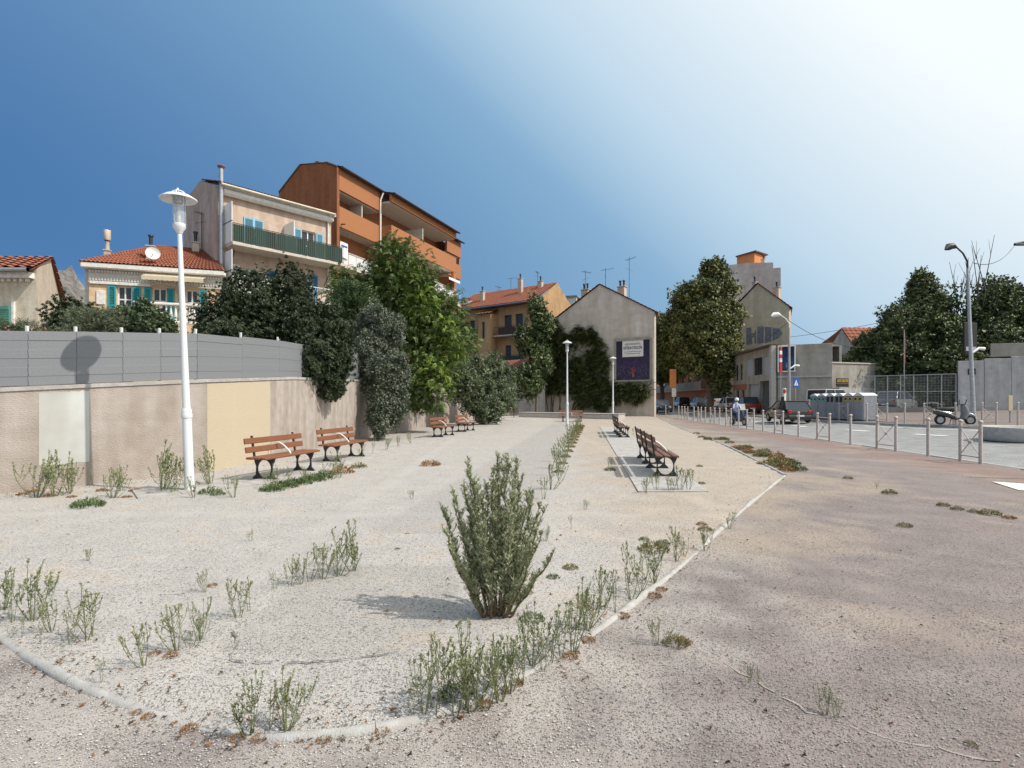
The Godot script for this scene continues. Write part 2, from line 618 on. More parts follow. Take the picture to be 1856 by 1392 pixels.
# clear summer air: deep blue away from the sun, whitening towards it and towards the horizon
func sky_image(to_sun: Vector3) -> ImageTexture:
	var w := 512
	var h := 256
	var im := Image.create_empty(w, h, false, Image.FORMAT_RGBF)
	for y in h:
		var el := PI / 2 - PI * (y + 0.5) / h
		for x in w:
			var a := TAU * (x + 0.5) / w
			var d := Vector3(sin(a) * cos(el), sin(el), -cos(a) * cos(el))
			var ang := rad_to_deg(d.angle_to(to_sun))
			var up := clampf(d.y, 0.0, 1.0)
			var c := Vector3(0.125, 0.31, 0.58).lerp(Vector3(0.038, 0.145, 0.41), 1.0 - exp(-3.2 * up))
			var g := pow(clampf((115.0 - ang) / 59.0, 0.0, 1.0), 1.5)
			c = c.lerp(Vector3(0.36, 0.62, 0.86), minf(1.0, g * 1.7))
			c = c.lerp(Vector3(1.06, 1.13, 1.16), clampf((g - 0.4) / 0.55, 0.0, 1.0))
			var low := exp(-up * 9.0) * (0.08 + 0.5 * g)
			c = c.lerp(Vector3(0.72, 0.83, 0.88), low)
			c += Vector3(1.0, 0.95, 0.85) * 1.2 * exp(-ang / 14.0)
			if d.y < 0.0:
				c = c.lerp(Vector3(0.3, 0.29, 0.27), clampf(-d.y * 6.0, 0.0, 1.0))
			im.set_pixel(x, y, Color(c.x, c.y, c.z))
	return ImageTexture.create_from_image(im)


var KERB := [Vector3(-5.196, 0.000, -4.776), Vector3(-4.085, 0.000, -4.134), Vector3(-3.453, 0.000, -3.721), Vector3(-2.955, 0.000, -3.404), Vector3(-2.504, 0.000, -3.137), Vector3(-1.983, 0.000, -2.883), Vector3(-1.608, 0.000, -2.735), Vector3(-1.262, 0.000, -2.640), Vector3(-0.964, 0.000, -2.619), Vector3(-0.664, 0.000, -2.676), Vector3(-0.414, 0.000, -2.797), Vector3(-0.144, 0.000, -3.002), Vector3(0.173, 0.000, -3.333), Vector3(0.535, 0.000, -3.765), Vector3(1.031, 0.000, -4.444), Vector3(1.692, 0.000, -5.424), Vector3(2.480, 0.000, -6.667), Vector3(3.696, 0.000, -8.556), Vector3(5.769, 0.000, -11.679)]
var EDGE_FAR := [Vector3(6.3, 0, -14.0), Vector3(7.6, 0, -20.0), Vector3(9.3, 0, -30.0), Vector3(13.5, 0, -51.5)]
# the park wall's foot, and the height of its top at the same places
var WALL := [Vector3(-11.2, 0, -7.4), Vector3(-9.6, 0, -8.6), Vector3(-8.63, 0, -9.3), Vector3(-7.72, 0, -10.3), Vector3(-6.63, 0, -11.9), Vector3(-6.35, 0, -16.0), Vector3(-5.86, 0, -24.6), Vector3(-4.2, 0, -38.0), Vector3(-1.4, 0, -59.0)]
var WALL_TOP := [1.66, 1.7, 1.74, 1.84, 1.98, 2.2, 2.4, 2.9, 3.6]


func road_left(z: float) -> float:     # x of the near kerb
	if z > 14.0:
		return 12.0 + 0.075 * (z - 14.0)
	return 12.0 - 0.055 * pow(14.0 - z, 2.0) - 0.02 * (14.0 - z)


func road_right(z: float) -> float:
	return 20.2 + 0.02 * (z - 40.0) + 0.11 * maxf(0, 36.0 - z) + 0.02 * pow(maxf(0, 33.0 - z), 2.0)


func smooth_line(pts: Array, step := 0.3) -> Array:
	var c := Curve3D.new()
	for k in pts.size():
		var t: Vector3 = (pts[mini(k + 1, pts.size() - 1)] - pts[maxi(k - 1, 0)]) / 6.0
		c.add_point(pts[k], -t, t)
	c.bake_interval = step
	return Array(c.get_baked_points())


func ribbon(parent: Node, called: String, m: Material, pts: Array, w: float, y: float, sd: int) -> void:
	var r := RandomNumberGenerator.new()
	r.seed = sd
	var line := smooth_line(pts, 0.06)
	var b := Buf.new()
	var prev := []
	for k in line.size():
		var d: Vector3 = (line[mini(k + 1, line.size() - 1)] - line[maxi(k - 1, 0)]).normalized()
		var s := d.cross(Vector3.UP)
		var o := s * r.randf_range(-1.6, 1.6) * w
		var h := w * r.randf_range(0.25, 1.0)
		var p: Vector3 = line[k] + o + Vector3(0, y, 0)
		var row := [p - s * h, p + s * h]
		if prev and r.randf() < 0.78:
			b.quado(prev[0], prev[1], row[1], row[0], Vector3.UP)
		prev = row
	part(parent, called, b.mesh(), m)


func cracks() -> void:
	var pv := get_node("pavement")
	ribbon(pv, "sandy_crack", M.sand, [Vector3(0.965, 0.000, -4.071), Vector3(1.163, 0.000, -3.612), Vector3(1.374, 0.000, -3.181), Vector3(1.541, 0.000, -2.792), Vector3(1.763, 0.000, -2.623), Vector3(1.989, 0.000, -2.512), Vector3(2.304, 0.000, -2.370)], 0.011, 0.003, 1)
	ribbon(pv, "pavement_seam", M.sand, [Vector3(5.801, 0.000, -11.511), Vector3(6.400, 0.000, -10.458), Vector3(6.507, 0.000, -8.889), Vector3(6.623, 0.000, -7.960), Vector3(6.974, 0.000, -7.175)], 0.013, 0.004, 2)
	var pk := get_node("park_ground")
	ribbon(pk, "surface_crack", M.crack, [Vector3(-1.920, 0.000, -3.765), Vector3(-1.764, 0.000, -3.556), Vector3(-1.673, 0.000, -3.320), Vector3(-1.340, 0.000, -3.285), Vector3(-1.084, 0.000, -3.306), Vector3(-0.710, 0.000, -3.412)], 0.008, 0.042, 3)


# dry leaves, twigs and dark crumbs lying about
func litter(poly: PackedVector2Array) -> void:
	var b := Buf.new()
	b.leaf(Vector3(-0.5, 0, 0), Vector3(1, 0, 0), Vector3(0, 0, 1), 1.0, 0.5, 0.5)
	b.leaf(Vector3(-0.3, 0.05, 0.1), Vector3(0.8, 0.3, 0.5).normalized(), Vector3(-0.5, 0, 0.8).normalized(), 0.8, 0.4, 0.3)
	var mm := MultiMesh.new()
	mm.transform_format = MultiMesh.TRANSFORM_3D
	mm.use_colors = true
	mm.mesh = b.mesh()
	var xf := []
	rng.seed = 123
	for k in 1500:
		var z := 2.2 + 26.0 * pow(rng.randf(), 1.5)
		var x := rng.randf_range(-0.95, 0.75) * z
		if k > 500:            # gathered at the wall foot and along the edging
			var w := wall_at(rng.randf_range(1.5, 6.0))
			x = w.x + absf(rng.randfn()) * 0.55 + 0.1
			z = -w.z - absf(rng.randfn()) * 0.35
			if k > 950:
				var q: Vector3 = KERB[rng.randi_range(2, 17)].lerp(KERB[rng.randi_range(2, 17)], 0.0)
				var i := rng.randi_range(1, 17)
				q = KERB[i].lerp(KERB[i + 1], rng.randf())
				x = q.x + rng.randfn() * 0.14
				z = -q.z + rng.randfn() * 0.14
		var inside := Geometry2D.is_point_in_polygon(Vector2(x, -z), poly)
		var s := rng.randf_range(0.008, 0.03)
		if k % 25 == 0:
			s *= 1.8
		xf.append([Transform3D(Basis(Vector3.UP, rng.randf() * TAU).rotated(Vector3.RIGHT, rng.randfn() * 0.3).scaled(Vector3.ONE * s), Vector3(x, (0.04 if inside else 0.008), -z)), Color(0.05, 0.035, 0.025).lerp(Color(0.33, 0.17, 0.07), pow(rng.randf(), 1.3))])
	mm.instance_count = xf.size()
	for k in xf.size():
		mm.set_instance_transform(k, xf[k][0])
		mm.set_instance_color(k, xf[k][1])
	var o := MultiMeshInstance3D.new()
	o.name = "leaf_litter"
	o.multimesh = mm
	o.material_override = M.pebble
	add_child(o)
	o.set_meta("kind", "stuff")
	tag(o, "dry brown leaves and crumbs littering the gravel", "litter")


func ground() -> void:
	var nz := FastNoiseLite.new()
	nz.seed = 4
	nz.frequency = 0.35
	nz.fractal_octaves = 4
	var n2 := FastNoiseLite.new()
	n2.seed = 8
	n2.frequency = 1.6
	n2.fractal_octaves = 3
	var kerb := smooth_line(KERB, 0.5)
	var poly := PackedVector2Array()
	for p in kerb:
		poly.append(Vector2(p.x, p.z))
	for p in EDGE_FAR:
		poly.append(Vector2(p.x, p.z))
	for p in [Vector3(13.4, 0, -56), Vector3(4.0, 0, -62), Vector3(-1.4, 0, -60)]:
		poly.append(Vector2(p.x, p.z))
	for k in range(WALL.size() - 1, -1, -1):
		poly.append(Vector2(WALL[k].x - 0.1, WALL[k].z))
	var xs := []
	for k in 361:
		xs.append(4.0 * sinh(3.58 * (k / 180.0 - 1.0)))
	var zs := []
	for k in 321:
		zs.append(3.0 + 3.0 * sinh(-2.4 + 6.75 * k / 320.0))
	var g := Buf.new()
	var pk := Buf.new()
	var keep := PackedByteArray()
	keep.resize(xs.size() * zs.size())
	var m := poly.size()
	for j in zs.size():
		for i in xs.size():
			var x: float = xs[i]
			var z: float = zs[j]
			var p := Vector2(x, -z)
			var sd := -30.0
			if x > -14 and x < 16 and z < 64:
				sd = 1e9
				for k in m:
					var q := Geometry2D.get_closest_point_to_segment(p, poly[k], poly[(k + 1) % m])
					sd = minf(sd, p.distance_squared_to(q))
				sd = sqrt(sd)
				if not Geometry2D.is_point_in_polygon(p, poly):
					sd = -sd
			var n := nz.get_noise_2d(x, z)
			var n3 := n2.get_noise_2d(x, z)
			# pavement: worn pinkish asphalt with loose pale grit drifting over it
			var y := gh(x) + 0.004 * n3
			var rl := road_left(z)
			var rr := road_right(z)
			var inr := minf(x - rl, rr - x) if z > 6.0 else -5.0
			if inr > 0.0:
				y -= minf(0.4, inr * 3.0)
			if sd > 0.15:
				y -= minf(0.2, (sd - 0.15) * 0.8)
			var c := Vector3(0.27, 0.232, 0.226) * (1.0 + 0.22 * n3)
			if n > 0.12:
				c = c.lerp(Vector3(0.33, 0.26, 0.24), 0.35)
			var near_rl := clampf(1.0 - absf(x - rl + 1.2) / 1.3, 0, 1) if x < rl else 0.0
			c = c.lerp(Vector3(0.30, 0.20, 0.165), 0.8 * near_rl)
			var drift := clampf(0.72 - (-sd) * 0.42 + 1.1 * n + 0.55 * n3, 0.0, 1.0)
			drift = maxf(drift, clampf((n + 0.5 * n3 - 0.26) * 3.0, 0.0, 0.5))
			if x < 0.3:
				drift = maxf(drift, clampf(0.7 + 1.2 * n3 + 0.6 * n, 0.1, 0.95))
			var grit := Vector3(0.44, 0.415, 0.395).lerp(Vector3(0.40, 0.34, 0.28), clampf((x - 1.5) / 2.0 + n, 0.0, 1.0))
			c = c.lerp(grit, drift)
			if x > rr:
				c = Vector3(0.24, 0.20, 0.185) * (1.0 + 0.2 * n3)
			g.col = Color(c.x, c.y, c.z)
			g.vert(Vector3(x, y, -z), Vector3.UP)
			# park: pale crushed gravel, browner dust on its right-hand half, a smoother grey path
			keep[j * xs.size() + i] = 1 if sd > -0.6 else 0
			var c2 := Vector3(0.495, 0.478, 0.46) * (1.0 + 0.10 * n3 + 0.05 * n)
			var tan := clampf((x - 0.55 - 0.05 * z + 0.9 * n) * 0.9, 0.0, 1.0)
			c2 = c2.lerp(Vector3(0.48, 0.415, 0.345) * (1.0 + 0.16 * n3), 0.85 * tan)
			var path := clampf(1.0 - absf(x - (0.97 + 0.144 * (z - 11.85)) + 1.0) / 0.95, 0.0, 1.0) if z > 6.5 else 0.0
			c2 = c2.lerp(Vector3(0.42, 0.41, 0.398), minf(1.0, path * 7.0) * 0.8)
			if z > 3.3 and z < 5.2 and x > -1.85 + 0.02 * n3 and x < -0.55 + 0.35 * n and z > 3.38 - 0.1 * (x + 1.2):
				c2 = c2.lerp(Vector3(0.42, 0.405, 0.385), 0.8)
			if n3 > 0.28 and n > 0.0:
				c2 = c2.lerp(Vector3(0.50, 0.41, 0.32), 0.4)
			pk.col = Color(c2.x, c2.y, c2.z)
			pk.vert(Vector3(x, gh(x) + clampf(sd * 0.6, -0.08, 0.03) + 0.008 * n + 0.006 * n3, -z), Vector3.UP)
	for b in [g, pk]:
		for j in zs.size() - 1:
			for i in xs.size() - 1:
				var a: int = j * xs.size() + i
				if b == pk and not (keep[a] or keep[a + 1] or keep[a + xs.size()] or keep[a + xs.size() + 1]):
					continue
				b.i.append_array([a, a + xs.size(), a + 1, a + 1, a + xs.size(), a + xs.size() + 1])
	struct("pavement", g.mesh(), M.gravel)
	struct("park_ground", pk.mesh(), M.gravel)
	# road and its kerbs
	var r := Buf.new()
	var l := Buf.new()
	var kb := Buf.new()
	var kb2 := Buf.new()
	var prev := []
	var zz := 7.0
	while zz < 135.0:
		var a := road_left(zz)
		var b := road_right(zz)
		var row := []
		for k in 9:
			var x := lerpf(a + 0.02, b - 0.02, k / 8.0)
			row.append(Vector3(x, gh(x) - 0.12 + 0.03 * sin(PI * k / 8.0), -zz))
		if prev:
			for k in 8:
				r.quado(prev[k], prev[k + 1], row[k + 1], row[k], Vector3.UP)
		prev = row
		zz += 0.6 if zz < 20 else 1.5
	struct("road", r.mesh(), M.asphalt)
	for side in 2:
		var runs := []
		var z2 := 7.0
		while z2 < 110.0:
			var x := road_left(z2) if side == 0 else road_right(z2)
			runs.append(Vector3(x, gh(x), -z2))
			z2 += 1.0
		for k in runs.size() - 1:
			var d: Vector3 = runs[k + 1] - runs[k]
			var bs := Basis(d.normalized().cross(Vector3.UP).normalized(), Vector3.UP, -d.normalized()).orthonormalized()
			(kb if side == 0 else kb2).box((runs[k] + runs[k + 1]) / 2 + Vector3(0, -0.07, 0), Vector3(0.16, 0.16, d.length() - 0.012), 0.012, bs)
	struct("near_kerb", kb.mesh(), M.kerb)
	struct("far_kerb", kb2.mesh(), M.kerb)
	# painted lines
	for e in [[15.5, 30.0, 0.82, 0.18], [31.0, 75.0, 0.9, 0.14]]:
		var z3: float = e[0]
		while z3 < e[1]:
			var q := []
			for o in [[0, 0], [1, 0], [1, 1], [0, 1]]:
				var zq: float = z3 + 1.0 * o[1]
				var x: float = lerpf(road_left(zq), road_right(zq), e[2]) + e[3] * o[0]
				q.append(Vector3(x, gh(x) - 0.12 + 0.03 * sin(PI * e[2]) + 0.014, -zq))
			l.quado(q[0], q[1], q[2], q[3], Vector3.UP)
			z3 += 1.0
	for z4 in [16.5, 19.5, 23.0, 27.0, 32.0, 38.0]:
		var q := []
		for o in [[0, 0], [1, 0], [1, 1], [0, 1]]:
			var zq: float = z4 + 1.5 * o[1]
			var x: float = lerpf(road_left(zq), road_right(zq), 0.5) + 0.28 * o[0]
			q.append(Vector3(x, gh(x) - 0.09 + 0.014, -zq))
		l.quado(q[0], q[1], q[2], q[3], Vector3.UP)
	var rl2 := part(get_node("road"), "road_marking", l.mesh(), M.line_paint)
	var cw := Buf.new()
	cw.quado(Vector3(9.35, 0.012, -10.75), Vector3(9.95, 0.012, -10.3), Vector3(9.45, 0.012, -9.3), Vector3(8.95, 0.012, -9.75), Vector3.UP)
	part(get_node("pavement"), "crossing_stripe", cw.mesh(), M.line_paint)
	# concrete edging round the gravel, laid in short lengths
	var ed: Node3D = Node3D.new()
	ed.name = "edging_kerb"
	add_child(ed)
	ed.set_meta("kind", "structure")
	var line := smooth_line(KERB, 0.09)
	var k := 0
	while k < line.size() - 2:
		var e2 := mini(k + 10, line.size() - 1)
		var pts := []
		for t in range(k, e2 + 1):
			pts.append(line[t] + Vector3(0, -0.017 + 0.013 * sin(t * 0.17) + 0.004 * sin(t * 0.43), 0))
		pts[0] = pts[0].lerp(pts[1], 0.03)
		var b := Buf.new()
		b.tube(pts, [0.038], 9)
		part(ed, "edging_length", b.mesh(), M.kerb)
		k += 10
	var lf := Buf.new()
	var far := smooth_line([KERB[-1]] + EDGE_FAR, 1.0)
	for t in far.size() - 1:
		lf.tube([far[t], far[t + 1] - (far[t + 1] - far[t]) * 0.01], [0.045], 7)
	part(ed, "edging_run", lf.mesh(), M.kerb)
	# concrete strips under the benches
	var strip := Buf.new()
	var fr := [Vector3(-5.9, 0, -8.7), Vector3(-4.25, 0, -10.6), Vector3(-3.85, 0, -13.8), Vector3(-3.0, 0, -19.5), Vector3(-1.5, 0, -27.0), Vector3(0.2, 0, -46.0)]
	var bk := [Vector3(-6.7, 0, -9.7), Vector3(-5.3, 0, -11.2), Vector3(-5.0, 0, -14.3), Vector3(-4.2, 0, -20.0), Vector3(-2.9, 0, -27.5), Vector3(-1.2, 0, -46.5)]
	for t in 5:
		for s in 4:
			var a: Vector3 = fr[t].lerp(fr[t + 1], s / 4.0)
			var a2: Vector3 = fr[t].lerp(fr[t + 1], (s + 0.985) / 4.0)
			var b: Vector3 = bk[t].lerp(bk[t + 1], s / 4.0)
			var b2: Vector3 = bk[t].lerp(bk[t + 1], (s + 0.985) / 4.0)
			var up := Vector3(0, 0.056, 0)
			strip.quado(a + up, a2 + up, b2 + up, b + up, Vector3.UP)
			strip.quado(a + up, a2 + up, a2, a, Vector3.RIGHT)
			strip.quado(a + up, b + up, b, a, Vector3.BACK)
			strip.quado(a2 + up, b2 + up, b2, a2, Vector3.FORWARD)
	struct("bench_pavement", strip.mesh(), M.slab)
	var s2 := Buf.new()
	for t in 9:
		var a := lerpf(9.4, 32.0, t / 9.0)
		var b := lerpf(9.4, 32.0, (t + 0.99) / 9.0)
		var xa := 2.15 + 0.13 * (a - 9.4)
		var xb := 2.15 + 0.13 * (b - 9.4)
		s2.quado(Vector3(xa, 0.05, -a), Vector3(xa + 1.2, 0.05, -a), Vector3(xb + 1.2, 0.05, -b), Vector3(xb, 0.05, -b), Vector3.UP)
		s2.quado(Vector3(xa, 0.05, -a), Vector3(xa + 1.2, 0.05, -a), Vector3(xa + 1.2, 0, -a), Vector3(xa, 0, -a), Vector3.BACK)
		s2.quado(Vector3(xa, 0.05, -a), Vector3(xb, 0.05, -b), Vector3(xb, 0, -b), Vector3(xa, 0, -a), Vector3.LEFT)
	struct("bench_slab_path", s2.mesh(), M.slab)
	# loose stones
	var pb := Buf.new()
	pb.lathe([Vector2(0.001, -0.5), Vector2(0.8, -0.25), Vector2(1.0, 0.1), Vector2(0.6, 0.55), Vector2(0.001, 0.7)], 5)
	var mm := MultiMesh.new()
	mm.transform_format = MultiMesh.TRANSFORM_3D
	mm.use_colors = true
	mm.mesh = pb.mesh()
	var xf := []
	var cl := []
	rng.seed = 77
	for t in 90000:
		var z := 1.9 + 7.0 * pow(rng.randf(), 1.4)
		var x := rng.randf_range(-0.98, 0.98) * z
		var inside := Geometry2D.is_point_in_polygon(Vector2(x, -z), poly)
		if x < road_left(z) - 0.3:
			var s := rng.randf_range(0.0014, 0.0042) * (1.0 + (1.0 if rng.randf() < 0.03 else 0.0))
			var bs := Basis(Vector3.UP, rng.randf() * TAU).scaled(Vector3(s * rng.randf_range(0.8, 1.5), s * 0.8, s))
			xf.append(Transform3D(bs, Vector3(x, (0.032 if inside else 0.003) + 0.3 * s, -z)))
			var tone := (1.0 if inside or x < 0.4 else 0.7) * rng.randf_range(0.3, 0.58) if rng.randf() < 0.86 else rng.randf_range(0.14, 0.25)
			cl.append(Color(tone, tone * 0.94, tone * 0.88))
	mm.instance_count = xf.size()
	for t in xf.size():
		mm.set_instance_transform(t, xf[t])
		mm.set_instance_color(t, cl[t])
	var mi := MultiMeshInstance3D.new()
	mi.name = "loose_gravel"
	mi.multimesh = mm
	mi.material_override = M.pebble
	add_child(mi)
	mi.set_meta("kind", "stuff")
	tag(mi, "loose pale gravel stones scattered over the ground", "gravel")
	litter(poly)
	cracks()
	# terrace behind the park wall, and the bare rocky hill far beyond
	var te := Buf.new()
	for t in WALL.size() - 1:
		var a: Vector3 = WALL[t] + Vector3(-0.2, WALL_TOP[t] - 0.25, -0.1)
		var b: Vector3 = WALL[t + 1] + Vector3(-0.2, WALL_TOP[t + 1] - 0.25, -0.1)
		te.quado(a, b, Vector3(-70, 3.4, b.z - 8), Vector3(-70, 3.4, a.z - 8), Vector3.UP)
	struct("garden_terrace", te.mesh(), M.soil)
	var hl := Buf.new()
	var hn := FastNoiseLite.new()
	hn.frequency = 0.012
	hn.fractal_octaves = 6
	hn.fractal_type = FastNoiseLite.FRACTAL_RIDGED
	var hx := 60
	var hy := 34
	var hp := []
	for j in hy + 1:
		for i in hx + 1:
			var x := -520.0 + 6.5 * i
			var z := -330.0 - 7.0 * j
			var top := 118.0 * exp(-pow((x + 372.0) / 90.0, 2.0)) * sin(PI * minf(1.0, j / float(hy) * 1.3) * 0.55)
			hp.append(Vector3(x, -2.0 + top * (0.8 + 0.4 * hn.get_noise_2d(x, z)), z))
	for j in hy:
		for i in hx:
			var a: int = j * (hx + 1) + i
			hl.quado(hp[a], hp[a + 1], hp[a + hx + 2], hp[a + hx + 1], Vector3.UP)
	struct("rocky_hill", hl.mesh(), M.rock)



func wall_at(t: float) -> Vector3:   # point on the park wall's foot, t in segments; y is the wall's top
	var k := clampi(int(t), 0, WALL.size() - 2)
	var p: Vector3 = WALL[k].lerp(WALL[k + 1], t - k)
	p.y = lerpf(WALL_TOP[k], WALL_TOP[k + 1], t - k)
	return p


func wall_sheet(b: Buf, t0: float, t1: float, lo: float, hi: float, off: float, ragged := 0.0) -> void:
	var r := RandomNumberGenerator.new()
	r.seed = int(t0 * 100)
	var n := 14
	var pts := []
	for k in n + 1:
		var t := lerpf(t0, t1, k / float(n))
		var p := wall_at(t)
		var d := (wall_at(t + 0.01) - wall_at(t - 0.01))
		var nn := Vector3(-d.z, 0, d.x).normalized()
		if nn.z < 0 and nn.x < 0:
			nn = -nn
		pts.append([Vector3(p.x, lo * p.y + r.randf_range(-ragged, ragged), p.z) + nn * off, Vector3(p.x, hi * p.y + r.randf_range(-ragged, ragged), p.z) + nn * off, nn])
	for k in n:
		b.quado(pts[k][0], pts[k + 1][0], pts[k + 1][1], pts[k][1], pts[k][2])


func left_wall() -> void:
	var w := thing("park_wall", "long rendered beige wall with pale painted patches behind the benches", "wall")
	var b := Buf.new()
	var cp := Buf.new()
	for k in WALL.size() - 1:
		var a: Vector3 = WALL[k]
		var c: Vector3 = WALL[k + 1]
		var d := (c - a).normalized()
		var nn := Vector3(-d.z, 0, d.x)
		if nn.x < 0:
			nn = -nn
		var bk := -nn * 0.3
		var ta := Vector3(0, WALL_TOP[k], 0)
		var tc := Vector3(0, WALL_TOP[k + 1], 0)
		b.quado(a - Vector3.UP * 0.2, c - Vector3.UP * 0.2, c + tc, a + ta, nn)
		b.quado(a + bk - Vector3.UP * 0.2, c + bk - Vector3.UP * 0.2, c + tc + bk, a + ta + bk, -nn)
		var o := nn * 0.025
		var h := Vector3(0, 0.07, 0)
		cp.quado(a + ta + o, c + tc + o, c + tc + o + h, a + ta + o + h, nn)
		cp.quado(a + ta + o + h, c + tc + o + h, c + tc + bk + h, a + ta + bk + h, Vector3.UP)
		cp.quado(a + ta + o, c + tc + o, c + tc, a + ta, Vector3.DOWN)
	part(w, "wall_body", b.mesh(), M.park_wall)
	part(w, "coping", cp.mesh(), M.slab)
	var wp := Buf.new()
	wall_sheet(wp, 2.37, 2.90, 0.25, 0.97, 0.004, 0.012)
	part(w, "paint_patch", wp.mesh(), M.white_patch).set_meta("label", "roughly painted white square on the wall")
	var c2 := Buf.new()
	wall_sheet(c2, 4.02, 4.68, -0.02, 0.985, 0.004)
	part(w, "paint_patch", c2.mesh(), M.cream_patch).set_meta("label", "wide cream painted section of the wall")
	# grey board fence on top
	var f := thing("board_fence", "grey fence of long horizontal boards on top of the park wall", "fence")
	var ts := [0.0, 0.75, 1.5, 2.32, 2.82, 3.25, 3.6, 3.97, 4.4, 4.85, 5.3, 5.6, 5.8]
	var r := RandomNumberGenerator.new()
	r.seed = 5
	for k in ts.size() - 1:
		var p := wall_at(ts[k])
		var q := wall_at(ts[k + 1])
		var hgt := 0.90 + 0.012 * k + r.randf_range(-0.015, 0.02)
		var nb := 6
		for j in nb:
			var y0 := p.y + 0.08 + hgt * j / nb
			var y1 := q.y + 0.08 + hgt * j / nb
			var a := Vector3(p.x, y0 + hgt / nb / 2, p.z)
			var c := Vector3(q.x, y1 + hgt / nb / 2, q.z)
			var d := c - a
			var bs := Basis(d.normalized(), Vector3.UP, d.normalized().cross(Vector3.UP)).orthonormalized()
			var m := Buf.new()
			m.box(Vector3.ZERO, Vector3(d.length() - 0.003, hgt / nb + 0.006, 0.028), 0.004)
			var o := part(f, "board", m.mesh(), M.fence_grey)
			o.transform = Transform3D(bs, (a + c) / 2 + Vector3(-0.12, 0, -0.02) + bs.z * (0.006 * (j % 2) + r.randf_range(-0.002, 0.002)))
		box(f, "post", M.white_post, Vector3(p.x - 0.17, p.y + 0.07 + hgt * 0.55, p.z - 0.06), Vector3(0.045, hgt * 1.1 + 0.03, 0.045), 0.006)


